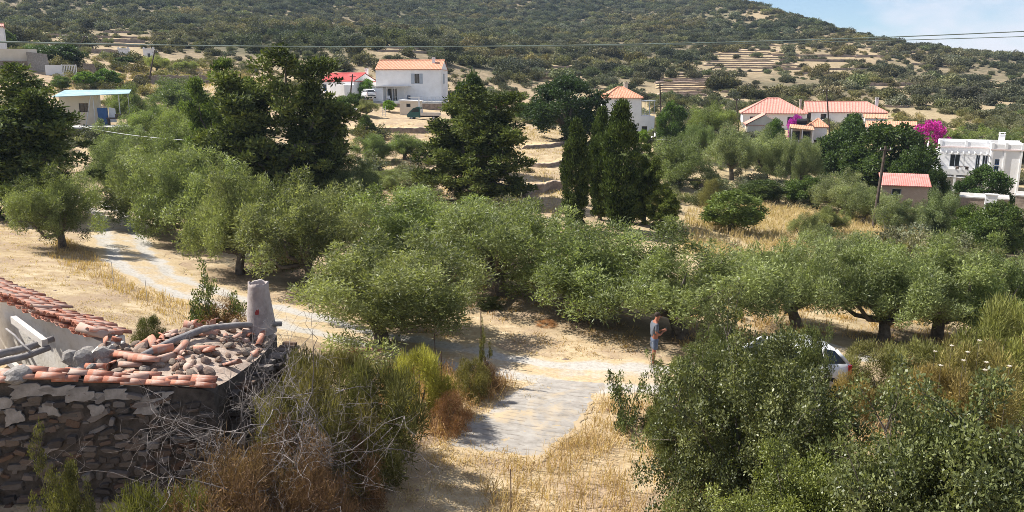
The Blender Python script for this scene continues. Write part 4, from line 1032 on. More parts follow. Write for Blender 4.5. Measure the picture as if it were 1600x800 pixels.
# --- red roofed low house
hB = place('village_house', 526, 152, 153, math.radians(-30), 'low white house with flat red roof and blue window beside the pole', 'house')
opsB = [(1.0, 1.9, 1.2, 2.4)]
Pf, Pr, Pl, ro = gable_house(hB, 8.4, 6.4, 2.9, 1.35, M['white'], M['roof_red'], opsB, (), zb=-1.2, ov=0.1)
window(hB, Pf, opsB[0], M['blue']); chimney(hB, 3.7, 4.2, 3.6, 5.3, 0.45)
MB().box(1.0, 4.22, -2.6, -0.003, -1.2, 2.3).build('annex', M['white'], hB)

# --- cream garden shed
sE = place('garden_shed', 640, 133, 184, math.radians(-8), 'small cream shed with white flat roof beside the green pickup', 'shed')
w = MB(); Pf = facade(w, (-1.6, 0), (1.6, 0), -.4, 2.6, [(1.1, 1.8, 1.7, 2.25)]); facade(w, (1.6, 0), (1.6, 2.2), -.4, 2.6); facade(w, (1.6, 2.2), (-1.6, 2.2), -.4, 2.6); facade(w, (-1.6, 2.2), (-1.6, 0), -.4, 2.6)
w.build('wall', M['cream'], sE); window(sE, Pf, (1.1, 1.8, 1.7, 2.25), M['wood_dark'], bars=0)
MB().prism([(-1.75, 2.6), (1.75, 2.6), (1.75, 2.72), (-1.75, 2.85)], -0.15, 2.35).build('roof', M['white'], sE)

# --- tower house with pyramid roof
hF = place('tower_house', 972, 132, 214, math.radians(3), 'white tower house with hipped orange roof and side terrace', 'house')
opsF = [(2.5, 3.5, 3.9, 5.1), (5.55, 6.2, 0.6, 1.6)]
Pf, Pr, Pl, ro = gable_house(hF, 5.9, 5.6, 6.2, 1.55, M['white'], M['roof_orange'], opsF[:1], (), zb=-1.5, hip=(2.6, 2.6), ov=0.25)
window(hF, Pf, opsF[0], M['shutter']); chimney(hF, 1.05, 3.6, 6.4, 8.6, 0.6, 'cream')
w = MB(); P2 = facade(w, (2.95, 0.02), (5.2, 0.02), -1.5, 3.3, [(0.2, 1.1, 0.5, 1.7)]); facade(w, (5.2, .02), (5.2, 5.6), -1.5, 3.3); facade(w, (5.2, 5.6), (2.95, 5.6), -1.5, 3.3)
w.add([(2.95, .02, 3.3), (5.2, .02, 3.3), (5.2, 5.6, 3.3), (2.95, 5.6, 3.3)], [(0, 1, 2, 3)])
w.build('terrace_block', M['white'], hF); window(hF, P2, (0.2, 1.1, 0.5, 1.7), M['wood_dark'])
pg = MB()
for x in (3.05, 4.3, 5.1):
    for y in (0.1, 3.4): pg.box(x-.04, x+.04, y-.04, y+.04, 3.3, 5.65)
pg.box(2.98, 5.3, -.1, 3.6, 5.65, 5.78)
for z in (3.7, 4.1): pg.box(3.05, 5.1, 0.08, 0.12, z-.02, z+.02)
pg.build('terrace_pergola', M['metal'], hF)
lw = tag(empty('garden_wall', base_at(1040, 120), math.radians(-8)), 'low brown garden wall right of the tower house', 'wall')
MB().box(-2.6, 2.6, 0, 0.5, -0.8, 0.9).build('masonry', M['drystone'], lw); MB().box(-2.65, 2.65, -.04, .54, 0.9, 0.98).build('coping', M['concrete'], lw)
wc = tag(empty('white_gatepost', base_at(1022, 122), 0.2), 'white stepped gate pier at the tower house foot', 'gatepost')
MB().box(-.7, .7, -.2, .3, -.5, 1.2).build('pier', M['white'], wc); MB().box(-.2, .6, -.15, .25, 1.2, 1.7).build('cap', M['white'], wc)

# --- hip roofed house and the gable before it
hG = place('village_house', 1208, 152, 201, math.radians(-13), 'white house with large hipped pinkish roof behind the silvery olives', 'house')
opsG = [(1.2, 2.1, 0.9, 2.1), (7.6, 8.5, 0.9, 2.1)]
Pf, Pr, Pl, ro = gable_house(hG, 10.6, 8.4, 2.75, 2.35, M['white'], M['roof_pink'], opsG, (), zb=-2.0, hip=(4.3, 4.3), ov=0.35)
for o in opsG: window(hG, Pf, o, M['wood_dark'])
chimney(hG, 5.0, 6.2, 2.7, 5.0, 0.32, 'cream')
hG2 = tag(empty('village_house', at_range(1217, 217, 138), math.radians(77)), 'small gabled house in front of the hipped roof, gable to the viewer', 'house')
Pf, Pr, Pl, ro = gable_house(hG2, 6.5, 5.2, 2.4, 1.45, M['cream'], M['roof_pink'], (), (), zb=-2.0, ov=0.3)
vd = tag(empty('veranda', at_range(1251, 215, 137), math.radians(-13)), 'tiled lean-to veranda with dark opening beside the small gable', 'veranda')
tf_ = MB(); tiled(tf_, (-1.6, -.2, 1.5), (2.0, -.2, 1.2), (0, 2.2, .5)); tf_.build('roof', M['roof_orange'], vd)
for x in (-1.4, .2, 1.8): MB().box(x-.08, x+.08, -.05, .1, -1.2, 1.3).build('post', M['white'], vd)
MB().box(-1.6, 2.0, 2.0, 2.3, -1.2, 1.75).build('back_wall', M['cream'], vd); MB().box(-1.6, 2.0, -.1, -.02, -1.1, -0.4).build('parapet', M['white'], vd)
for k, (x, ww) in enumerate(((-1.35, 1.4), (0.3, 1.4))):
    f_ = MB().box(x, x+ww, 1.9, 1.96, -0.9, 0.9).build('window', M['wood_dark'], vd); MB().box(x+.06, x+ww-.06, 1.87, 1.898, -.84, .84).build('pane', M['glass'], f_)
wt = tag(empty('water_tank', at_range(1253, 195, 140), math.radians(-30)), 'black rooftop water heater tank between the two roofs', 'tank')
MB().tube([(-.8, 0, .55), (.8, 0, .55)], .45, 14).build('drum', M['black'], wt); MB().box(-.8, .8, -.9, -.2, -.2, .1).build('panel', M['glass'], wt); MB().box(-.7, .7, -.1, .1, -.6, .14).build('stand', M['metal'], wt)
kR = tag(empty('roof_pavilion', at_range(1277, 204, 140), math.radians(-20)), 'small square pavilion with orange pyramid roof left of the pole', 'pavilion')
Pf, Pr, Pl, ro = gable_house(kR, 2.9, 2.9, 0.6, 1.15, M['white'], M['roof_orange'], (), (), zb=-1.5, hip=(1.45, 1.44), ov=0.2)

# --- long roofed house
hH = place('village_house', 1318, 163, 196, math.radians(-20), 'long white house with pink tiled roof behind the pole on the right', 'house')
opsH = [(0.6, 1.3, 0.3, 2.2), (3.0, 4.0, 1.0, 2.1), (7.5, 8.5, 1.0, 2.1)]
Pf, Pr, Pl, ro = gable_house(hH, 14.2, 6.5, 2.4, 1.7, M['white'], M['roof_pink'], opsH, (), zb=-2.0, hip=(0, 3.3), ov=0.25)
for o in opsH: window(hH, Pf, o, M['wood_dark'])
chimney(hH, 5.6, 4.4, 2.6, 5.0, 0.55)
hx2 = MB(); tiled(hx2, (3.2, -2.9, 1.45), (7.2, -2.9, 1.45), (0, 2.8, .75)); hx2.build('annex_roof', M['roof_orange'], hH)
w = MB(); Pa = facade(w, (3.4, -2.7), (7.0, -2.7), -2, 1.45, [(1.6, 2.5, .3, 1.1)]); facade(w, (7.0, -2.7), (7.0, 0), -2, 1.5); facade(w, (3.4, 0), (3.4, -2.7), -2, 1.5); w.build('annex', M['white'], hH)
window(hH, Pa, (1.6, 2.5, .3, 1.1), M['wood_dark'])
st = MB()
for k in range(6): st.box(-5.6 + .45*k, -5.15 + .45*k, -1.6, -0.6, -2, .2 + .22 * k)
st.build('outer_stair', M['white'], hH)
lc = tag(empty('tiled_canopy', at_range(1391, 211, 140), math.radians(-24)), 'low pink tiled canopy roof on posts left of the magenta bush', 'canopy')
m_ = MB(); tiled(m_, (-3.7, 0, 1.15), (3.7, 0, 1.15), (0, 3.2, 0.85)); m_.build('roof', M['roof_orange'], lc)
for x in (-3.4, 0, 3.4): MB().box(x-.1, x+.1, .2, .4, -1.6, 1.15).build('post', M['white'], lc)
MB().box(-3.7, 3.7, 3.0, 3.2, -1.6, 1.9).build('back_wall', M['cream'], lc)

# --- white modern house
hI = place('modern_house', 1514, 112, 292, math.radians(-27), 'white flat roofed modern house with pergola and outer stair', 'house')
# right block
opI = [(0.55, 1.05, 2.9, 3.6), (0.55, 1.05, 2.1, 2.75)]
w = MB(); Pf = facade(w, (2.0, 0), (5.5, 0), -1.5, 4.7, opI); facade(w, (5.5, 0), (5.5, 7), -1.5, 4.7); facade(w, (2.0, 7), (2.0, 0), -1.5, 4.7)
w.add([(2, 0, 4.69), (5.5, 0, 4.69), (5.5, 7, 4.69), (2, 7, 4.69)], [(0, 1, 2, 3)])
for x in (2.05, 3.45, 5.25): w.box(x, x + .22, -.12, -.003, -1.5, 4.7)
w.build('right_wing', M['white'], hI)
for o in opI: window(hI, Pf, o, M['blue'])
pp = MB(); pp.box(1.95, 5.55, -.16, .12, 4.7, 4.86); pp.build('cornice', M['pinkwhite'], hI)
pr = MB()
pr.box(2.0, 5.5, -.10, .08, 4.865, 5.45); pr.box(5.42, 5.6, .1, 7, 4.7, 5.45); pr.box(2.0, 2.2, .1, 7, 4.7, 5.4)
for x in (2.0, 3.5, 5.3): pr.box(x, x + .3, -.16, .14, 4.866, 5.62)
pr.build('parapet', M['white'], hI)
# recessed left part
opL = [(1.4, 2.6, 2.3, 4.0), (4.4, 4.9, 1.9, 4.0), (5.15, 5.8, 1.9, 4.0)]
w = MB(); P2 = facade(w, (-3.9, 2.2), (2.0, 2.2), -1.5, 4.75, opL); facade(w, (-3.9, 7), (-3.9, 2.2), -1.5, 4.75)
w.add([(-3.9, 2.2, 4.74), (2, 2.2, 4.74), (2, 7, 4.74), (-3.9, 7, 4.74)], [(0, 1, 2, 3)]); facade(w, (2.0, 7), (-3.9, 7), -1.5, 4.75); facade(w, (5.5, 7), (2.0, 7), -1.5, 4.75)
w.build('main_wall', M['white'], hI)
for o in opL: window(hI, P2, o, M['shutter'], bars=1)
pp = MB().box(-4.0, 1.94, 2.02, 2.3, 4.75, 4.9); pp.build('cornice', M['pinkwhite'], hI)
pr = MB(); pr.box(-3.9, 1.95, 2.1, 2.28, 4.905, 5.5); pr.box(-4.05, -3.85, 2.3, 7, 4.75, 5.5); pr.box(-4.0, 5.6, 7.0, 7.2, 4.7, 5.55)
for x in (-3.9, -.9, 1.5): pr.box(x, x + .3, 2.04, 2.32, 4.906, 5.7)
pr.build('parapet', M['white'], hI)
chimney(hI, 3.4, 5.6, 4.7, 6.6, 0.7)
bl = MB(); bl.box(-3.9, 1.97, 0.0, 2.19, 1.45, 1.65); bl.box(-3.9, 1.97, 0.0, 0.12, 1.655, 2.15)
for x in (-3.8, -1.9, 0.0, 1.7): bl.box(x, x + .28, 0.01, .3, -1.5, 1.449)
bl.build('balcony', M['white'], hI)
aw = MB().add([(-3.4, -.02, 1.2), (-.6, -.02, 1.1), (-.6, .9, 1.35), (-3.4, .9, 1.4)], [(0, 1, 2, 3)]); aw.build('awning', M['white'], hI)
for x in np.linspace(-3.7, 1.6, 9): MB().box(x-.05, x+.05, -.4, 2.09, 4.15, 4.3).build('pergola_beam', M['white'], hI)
MB().box(-3.9, 1.9, -.1, .05, 4.02, 4.14).build('pergola_rail', M['white'], hI)
for x in (-3.75, -.9, 1.8): MB().box(x-.07, x+.07, .02, .1, 2.16, 4.019).build('pergola_post', M['white'], hI)
tb = tag(empty('balcony_table', loc_of(hI, -1.0 * .93, 1.2 * .93, 1.655 * .96), 0), 'dark table with chairs on the white house balcony', 'table')
MB().box(-.7, .7, -.35, .35, .68, .74).build('tabletop', M['wood_dark'], tb)
for sx in (-.6, .6): MB().box(sx-.04, sx+.04, -.3, .3, 0, .68).build('leg', M['wood_dark'], tb)
stp = MB()
for k in range(16): stp.box(-5.2, -4.06, -1.2 + k * .34, -.86 + k * .34, -1.5, .05 + k * .29)
stp.build('stair', M['white'], hI)
sp_ = MB()
for x in (-5.4, -4.055):
    y0, y1 = -1.3, 4.3
    sp_.add([(x, y0, -1.5), (x, y1, -1.5), (x, y1, 5.3), (x, y0, .75), (x + .18, y0, -1.5), (x + .18, y1, -1.5), (x + .18, y1, 5.3), (x + .18, y0, .75)],
            [(0, 3, 2, 1), (4, 5, 6, 7), (0, 4, 7, 3), (3, 7, 6, 2), (1, 2, 6, 5)])
sp_.build('stair_parapet', M['white'], hI)
rs = tag(empty('red_step', loc_of(hI, -6.2 * .93, -.4, -0.2), math.radians(-27)), 'short flight of red tiled steps left of the white modern house', 'steps')
for k in range(4): MB().box(-.5, .5, k * .35, k * .35 + .35, -1.2, .25 + k * .3).build('step', M['roof_red'], rs)
hI.scale = (.93, .93, .96)
# retaining walls and meter hut before it
for px0, px1, py, lab in ((1500, 1578, 318, 'grey stone retaining wall below the white modern house'), (1588, 1660, 316, 'second stone retaining wall piece at the right edge')):
    p0 = base_at(px0, 92); p1 = base_at(px1, 92); z = at_range((px0+px1)/2, py - 9, 92).z
    t = tag(empty('retaining_wall', (p0.x, p0.y, z - 1.3), math.atan2(p1.y - p0.y, p1.x - p0.x)), lab, 'wall')
    L = math.hypot(p1.x - p0.x, p1.y - p0.y)
    MB().box(0, L, 0, .5, -1.6, 1.2).build('masonry', M['drystone'], t); MB().box(-.05, L + .05, -.06, 3.4, 1.2, 1.32).build('coping', M['concrete'], t)
mt = tag(empty('meter_hut', at_range(1547, 327, 89), math.radians(-27)), 'small white utility hut with dark doors below the modern house', 'hut')
MB().box(-.5, .5, 0, .5, -.6, 1.35).build('body', M['white'], mt); MB().box(-.56, .56, -.06, .56, 1.35, 1.45).build('roof', M['white'], mt)
for x in (-.38, .06): MB().box(x, x + .32, -.03, -.003, .0, .6).build('door', M['wood_dark'], mt)

# --- stone shed with pink roof
def block_mat():
    m, nt, bs = new_mat('coursed_block')
    tc = nt.nodes.new('ShaderNodeTexCoord'); mp = nt.nodes.new('ShaderNodeMapping'); nt.links.new(tc.outputs['Object'], mp.inputs[0])
    mp.inputs['Rotation'].default_value = (math.pi / 2, 0, 0)
    b = nt.nodes.new('ShaderNodeTexBrick'); nt.links.new(mp.outputs[0], b.inputs['Vector'])
    b.inputs['Color1'].default_value = (.40, .31, .25, 1); b.inputs['Color2'].default_value = (.48, .39, .32, 1); b.inputs['Mortar'].default_value = (.30, .24, .20, 1)
    b.inputs['Scale'].default_value = 2.2; b.inputs['Mortar Size'].default_value = .02
    nt.links.new(mixc(nt, noise(nt, 3, 6), b.outputs['Color'], (.34, .27, .22)), bs.inputs['Base Color']); bs.inputs['Roughness'].default_value = .95
    return m
M['block'] = block_mat()
sJ = place('stone_shed', 1412, 88, 317, math.radians(-20), 'small block shed with pale red sloping roof behind the leaning pole', 'shed')
w = MB(); Pj = facade(w, (-2.1, 0), (2.1, 0), -1.5, 1.75, [(0.9, 1.8, 0.75, 1.4)]); facade(w, (2.1, 0), (2.1, 2.6), -1.5, 1.75); facade(w, (-2.1, 2.6), (-2.1, 0), -1.5, 1.75); facade(w, (2.1, 2.6), (-2.1, 2.6), -1.5, 2.5)
w.add([(2.1, 0, 1.75), (2.1, 2.6, 1.75), (2.1, 2.6, 2.5)], [(0, 1, 2)]); w.add([(-2.1, 2.6, 1.75), (-2.1, 0, 1.75), (-2.1, 2.6, 2.5)], [(0, 1, 2)])
w.build('wall', M['block'], sJ); window(sJ, Pj, (0.9, 1.8, 0.75, 1.4), M['shutter'], bars=0)
M['pinksheet'] = tile_mat('faded_red_sheet', (.50, .17, .14), (.58, .22, .19), (.62, .30, .26), .8)
rf = MB(); tiled(rf, (-2.3, -.25, 1.72), (2.3, -.25, 1.72), (0, 3.1, .9), pitch=.2, amp=.03); rf.prism_z([(-2.3, -.25), (2.3, -.25), (2.3, .0), (-2.3, 0)], 1.66, 1.71); rf.build('roof', M['pinksheet'], sJ)

# --- far left: beige wall, pale wall, white railing, left edge house, dovecotes
bw = place('garden_wall', 26, 152, 106, math.radians(24), 'beige rendered wall above stone base at the far left', 'wall')
MB().box(-5, 3.0, 0, .4, 0.6, 2.9).build('render', M['cream'], bw); MB().box(-8, 3.05, -.5, -.003, -1.5, 1.0).build('stone_base', M['drystone'], bw); MB().box(-8, 3.1, -.6, .05, 1.0, 1.12).build('ledge', M['concrete'], bw)
gw = place('garden_wall', 63, 149, 114, math.radians(30), 'plain pale grey wall face left of the white railing', 'wall')
gm_ = MB(); gm_.prism([(-1.5, -1), (1.5, -1), (1.2, 2.9), (-1.6, 3.2)], 0, 3); gm_.build('render', M['plaster'], gw)
rl_ = place('white_railing', 97, 147, 118, math.radians(30), 'white railing with upright bars beside the dome tree', 'railing')
MB().box(-2.2, .0, 0, .15, -.6, 1.6).build('panel', M['white'], rl_)
for x in np.linspace(.25, 1.85, 8): MB().box(x-.05, x+.05, .03, .12, .25, 1.5).build('bar', M['white'], rl_)
MB().box(.02, 2.1, 0, .15, 1.52, 1.66).build('top_rail', M['white'], rl_); MB().box(.02, 2.1, 0, .15, -.5, .22).build('bottom_rail', M['white'], rl_)
for x in (.0, 2.0): MB().box(x + .01, x + .14, -.02, .17, -.5, 1.7).build('post', M['white'], rl_)
le = place('village_house', -12, 165, 82, math.radians(28), 'pale house corner cut by the left photo edge', 'house')
Pf, Pr, Pl, ro = gable_house(le, 4.0, 4.0, 4.2, .5, M['white'], M['roof_pink'], (), (), zb=-2)
for px, wd, lab in ((195, 2.1, 'left of two white dovecote towers on the upper left'), (234, 2.1, 'right of two white dovecote towers, nearer the thin pole')):
    dv = place('dovecote_tower', px, 190, 101, math.radians(20), lab, 'tower', 'white dovecote towers')
    w = MB(); op = (.8, 1.3, 1.5, 2.3); Pd = facade(w, (-wd/2, 0), (wd/2, 0), -1.5, 3.1, [op]); facade(w, (wd/2, 0), (wd/2, 2.2), -1.5, 3.1); facade(w, (wd/2, 2.2), (-wd/2, 2.2), -1.5, 3.1); facade(w, (-wd/2, 2.2), (-wd/2, 0), -1.5, 3.1)
    w.box(-wd/2-.08, wd/2+.08, -.08, 2.28, 3.1, 3.3)
    for x in (-wd/2, wd/2-.3): w.box(x, x+.3, -.05, .25, 3.301, 3.6)
    w.build('wall', M['white'], dv); window(dv, Pd, op, M['wood_dark'], bars=0)
lb = place('white_outbuilding', 193, 186, 104, math.radians(20), 'low rounded white outbuilding under the left dovecote tower', 'building')
MB().prism([(-2.6, -1.2), (2.6, -1.2), (2.6, .7), (1.8, 1.2), (0, 1.4), (-1.8, 1.2), (-2.6, .7)], 0, 3).build('wall', M['white'], lb)

# --- open shed with teal sheet roof
sD = place('open_shed', 146, 106, 192, math.radians(18), 'open shed with flat teal sheet roof on posts', 'shed')
rf = MB(); rf.add([(-3.9, -.6, 3.0), (4.2, -1.0, 3.35), (4.0, 3.0, 3.75), (-3.2, 3.4, 3.72)], [(0, 1, 2, 3)]); rf.add([(-3.9, -.6, 2.93), (4.2, -1.0, 3.28), (4.0, 3.0, 3.68), (-3.2, 3.4, 3.65)], [(3, 2, 1, 0)])
for k in range(4):
    a, b = [(-3.9, -.6, 3.0), (4.2, -1.0, 3.35), (4.0, 3.0, 3.75), (-3.2, 3.4, 3.72)][k], [(4.2, -1.0, 3.35), (4.0, 3.0, 3.75), (-3.2, 3.4, 3.72), (-3.9, -.6, 3.0)][k]
    rf.add([a, b, (b[0], b[1], b[2]-.07), (a[0], a[1], a[2]-.07)], [(3, 2, 1, 0)])
rf.build('roof', M['tealroof'], sD)
for x, y, h in ((-3.6, -.4, 2.95), (.3, -.5, 3.1), (.1, -.5, 3.1), (3.0, -.6, 3.2), (3.6, 2.6, 3.6)): MB().tube([(x - (.9 if x == .1 else 0), y, -.6), (x, y, h)], .05, 6).build('post', M['metal'], sD)
w = MB(); op = (2.0, 3.0, 1.2, 2.2); Ph = facade(w, (-3.6, 1.6), (.5, 1.6), -.5, 3.2, [op]); facade(w, (.5, 1.6), (.5, 3.2), -.5, 3.4); w.build('hut_wall', M['cream'], sD); window(sD, Ph, op, M['wood_dark'])
cb = tag(empty('blue_cabinet', loc_of(sD, 1.0, .2, 0), .3), 'tall blue cabinet under the teal shed roof', 'cabinet')
MB().box(-.5, .5, 0, .7, -.3, 1.7).build('body', M['blue'], cb); MB().box(-.46, -.02, -.03, -.003, -.2, 1.6).build('door', M['blue'], cb); MB().box(.02, .46, -.03, -.003, -.2, 1.6).build('door', M['blue'], cb)
ws = tag(empty('white_screen', loc_of(sD, 1.9, .6, 0), .5), 'white leaning board right of the blue cabinet', 'board')
MB().prism([(-.4, 0), (.5, 0), (.45, 1.6), (-.2, 1.75)], 0, .08).build('panel', M['white'], ws); MB().box(-.3, .3, .09, .6, 0, .08).build('foot', M['wood_pale'], ws)
bn = tag(empty('dark_workbench', loc_of(sD, 3.0, -.6, 0), .2), 'dark workbench right of the teal shed posts', 'bench')
MB().box(-1.5, 1.5, -.4, .4, .45, .6).build('top', M['wood_dark'], bn)
for x in (-1.3, 1.3): MB().box(x-.07, x+.07, -.35, .35, -.3, .45).build('leg', M['wood_dark'], bn)
MB().box(-.5, 1.2, -.3, .3, .6, 1.0).build('crate', M['wood_dark'], bn)
pv = tag(empty('shed_terrace', at_range(185, 201, 101), math.radians(25)), 'pale paved terrace edge under the teal shed', 'terrace')
MB().box(-5.0, 3.8, -.5, 4.5, -1.4, .25).build('slab', M['concrete'], pv); MB().box(-5.0, 3.8, -.62, -.503, -1.4, .1).build('edge_wall', M['drystone'], pv)

# ------------------------------------------------------------------ undergrowth between the trees and houses
UNDER = []
for s in range(6):
    rng = np.random.default_rng(700 + s); cl = []
    for k in range(12):
        a = rng.random() * 6.283; q = math.sqrt(rng.random()) * 0.9
        cl.append((q * math.cos(a), q * math.sin(a), 0.2 + rng.random() * (1.0 - 0.5 * q), rng.uniform(0.2, 0.42)))
    v, f, col = leaves(rng, cl, 120, 0.15, 0.065, up=0.3, shell=0.4, squash=0.9)
    UNDER.append(mesh_from('undergrowth_bush', v, f, False, M['under'], col))
def inpoly(px, py, poly):
    r = np.zeros(px.shape, bool); n = len(poly)
    for i in range(n):
        x0, y0 = poly[i]; x1, y1 = poly[(i + 1) % n]
        c = ((y0 > py) != (y1 > py)) & (px < (x1 - x0) * (py - y0) / (y1 - y0 + 1e-9) + x0)
        r ^= c
    return r
def track_dist(x, y):
    d = np.full(x.shape, 1e9)
    for i in range(0, len(_tk), 4): d = np.minimum(d, np.hypot(x - _tk[i, 0], y - _tk[i, 1]))
    return d
def scatter_stuff(name, label, meshes, x, y, s, seed):
    rng = np.random.default_rng(seed); n = len(x)
    me = bpy.data.meshes.new(name); me.vertices.add(n)
    me.vertices.foreach_set('co', np.stack([x, y, Hv(x, y) - 0.08 * s], 1).astype(np.float32).ravel())
    fattr(me, 'sc', np.stack([s * rng.uniform(.85, 1.3, n), s * rng.uniform(.85, 1.3, n), s * rng.uniform(.7, 1.1, n)], 1).astype(np.float32), 'FLOAT_VECTOR', 'vector')
    fattr(me, 'rz', rng.uniform(0, 6.28, n).astype(np.float32)); fattr(me, 'var', rng.integers(0, len(meshes), n).astype(np.int32), 'INT')
    me.update(); o = link_mesh(name, me); scatter_nodes(o, meshes)
    return tag(o, label, 'undergrowth', None, 'stuff')
rng = np.random.default_rng(81); NU_ = 26000
r_ = np.sqrt(rng.random(NU_) * (190 ** 2 - 55 ** 2) + 55 ** 2); a_ = rng.uniform(-.64, .64, NU_)
ux, uy = r_ * np.sin(a_), r_ * np.cos(a_); uz = Hv(ux, uy); upx, upy = project(ux, uy, uz)
dn = 0.5 + 1.6 * fbm(ux / 14, uy / 14, 61, 3)
pr_ = np.clip(dn, 0, 1)
pr_ *= np.where((upx > 1020), 0.42, np.where(upx < 330, 0.16, 0.10))
pr_ = np.where(inpoly(upx, upy, [(1075, 395), (1075, 335), (1200, 322), (1330, 335), (1500, 345), (1500, 372), (1380, 372), (1345, 395)]), pr_ * 0.02, pr_)
pr_ = np.where(inpoly(upx, upy, [(800, 340), (800, 205), (895, 205), (895, 340)]), pr_ * 0.08, pr_)
pr_ = np.where((upx < 260) & (r_ < 75), 0.0, pr_)
pr_ = np.where((upx > 560) & (upx < 720) & (r_ > 108) & (r_ < 160), 0.0, pr_)
pr_ = np.where((upx > 1480) & (r_ > 86) & (r_ < 122), pr_ * 0.15, pr_)
keep = rng.random(NU_) < pr_
for o in [q for q in COL.objects if q.type == 'EMPTY' and q.get('category') in ('house', 'shed', 'canopy', 'pavilion', 'veranda', 'building', 'tower')]:
    keep &= np.hypot(ux - o.location.x, uy - o.location.y - 2) > 7.0
keep &= track_dist(ux, uy) > 3
ux, uy = ux[keep], uy[keep]
scatter_stuff('undergrowth', 'mixed low green undergrowth between the trees and gardens', UNDER, ux, uy, np.clip(rng.gamma(5, .2, len(ux)), .45, 1.6), 5)
print('undergrowth', len(ux))

# ------------------------------------------------------------------ dry grass
def grass(name, label, poly, dens, h, w, seed, rmin=10, rmax=120, mat='drygrass', clump=0.13, lean=0.45, patch=None, tint=(1, 1, 1), per=12, avoid_track=1.7, zo=0.0, tone=0.0):
    rng = np.random.default_rng(seed)
    # sample tuft centres on the ground inside the photo outline
    corners = [ground_at(*p, 8) for p in poly]; xs = [c.x for c in corners]; ys = [c.y for c in corners]
    x0, x1, y0, y1 = min(xs) - 1, max(xs) + 1, min(ys) - 1, max(ys) + 1
    n = int((x1 - x0) * (y1 - y0) * dens / per)
    x = rng.uniform(x0, x1, n); y = rng.uniform(y0, y1, n); z = Hv(x, y); px, py = project(x, y, z)
    k = inpoly(px, py, poly) & (np.hypot(x, y) < rmax) & (np.hypot(x, y) > rmin)
    if patch: k &= rng.random(n) < np.clip(patch[1] + 2.2 * fbm(x / patch[0], y / patch[0], seed, 3), 0.03, 1)
    if avoid_track: k &= track_dist(x, y) > avoid_track
    x, y = x[k], y[k]; n = len(x)
    th = h * rng.uniform(.55, 1.25, n); tt = rng.random(n)
    X = np.repeat(x, per) + rng.normal(0, clump, n * per); Y = np.repeat(y, per) + rng.normal(0, clump, n * per)
    Z = Hv(X, Y) + zo; hh = np.repeat(th, per) * rng.uniform(.5, 1.1, n * per)
    d = rng.normal(0, lean, (n * per, 2)); d[:, 0] += 0.12
    an = rng.uniform(0, 6.28, n * per); sx, sy = np.cos(an) * w * .5, np.sin(an) * w * .5
    b = np.stack([X, Y, Z - .03], 1)
    sv = np.stack([sx, sy, np.zeros_like(sx)], 1)
    m1 = b + np.stack([d[:, 0] * hh * .35, d[:, 1] * hh * .35, hh * .6], 1); tp = b + np.stack([d[:, 0] * hh, d[:, 1] * hh, hh * (1 - .25 * np.hypot(d[:, 0], d[:, 1]))], 1)
    V = np.stack([b - sv, b + sv, m1 + sv * .8, tp, m1 - sv * .8], 1).reshape(-1, 3)
    base = np.arange(n * per) * 5
    F4 = np.stack([base, base + 1, base + 2, base + 4], 1); F3 = np.stack([base + 4, base + 2, base + 3], 1)
    F = np.concatenate([np.stack([base, base + 1, base + 2], 1), np.stack([base, base + 2, base + 4], 1), F3])
    val = np.clip(.15 + .5 * rng.random(n * per) + .4 * np.repeat(tt, per) - .1 + tone, 0, 1)
    col = np.repeat(np.stack([val, val, val], 1), 5, axis=0)
    o = link_mesh(name, mesh_from(name, V, F, False, M[mat], col)); o.color = (*tint, 1)
    tag(o, label, 'grass', None, 'stuff'); return o
grass('dry_grass', 'tall golden dry grass on the slope at the bottom right', [(800, 830), (735, 790), (780, 722), (862, 728), (935, 640), (990, 604), (1110, 606), (1330, 570), (1640, 540), (1640, 830)], 190, .50, .016, 1, 9, 26, patch=(1.2, .75), tint=(1, .93, .85))
grass('dry_grass', 'tall reddish dry grass left of the concrete ramp', [(560, 640), (640, 545), (730, 570), (800, 600), (740, 640), (690, 690), (600, 700)], 260, .62, .015, 2, 14, 26, tint=(.95, .78, .7), avoid_track=1.3)
grass('dry_grass', 'short trampled straw at the bottom centre below the ramp', [(560, 830), (620, 735), (680, 700), (850, 722), (830, 830)], 150, .16, .016, 3, 9, 22, tint=(1.05, 1.05, 1.05), lean=.9)
grass('dry_grass', 'dry grass fringe along the left side of the track', [(95, 372), (130, 388), (165, 415), (225, 450), (330, 480), (400, 505), (320, 530), (225, 478), (140, 435), (70, 400)], 130, .38, .018, 4, 20, 60, tint=(1, .92, .82), avoid_track=1.5)
grass('dry_grass', 'thin straw on the bare slope behind the ruin', [(-40, 330), (90, 375), (140, 430), (260, 500), (330, 540), (150, 545), (-40, 470)], 110, .13, .018, 5, 16, 60, patch=(2.0, .6), lean=.8, tint=(1.05, 1.02, .95))
grass('dry_grass', 'yellow meadow of tall dry grass behind the right grove', [(1060, 400), (1075, 330), (1200, 318), (1340, 332), (1520, 345), (1520, 378), (1390, 380), (1345, 405)], 60, .75, .035, 6, 45, 95, patch=(5, .7), tint=(1.0, 1.0, .92), clump=.25)
grass('dry_grass', 'dry grass on the ground under the right olive trees', [(1060, 540), (1060, 440), (1300, 430), (1640, 430), (1640, 560), (1330, 580), (1200, 560)], 90, .34, .022, 7, 22, 50, patch=(1.6, .65), tint=(1, .88, .72))
grass('dry_grass', 'sparse straw and litter under the central olive trees', [(380, 450), (640, 430), (1000, 430), (1000, 560), (850, 548), (640, 520), (400, 470)], 60, .2, .022, 8, 24, 55, patch=(1.4, .5), tint=(.9, .78, .62), lean=.8)
grass('dry_grass', 'thin dry grass on the field terraces left of the cypresses', [(545, 320), (545, 200), (700, 190), (900, 205), (900, 335)], 20, .35, .05, 9, 60, 125, patch=(4, .5), clump=.3)
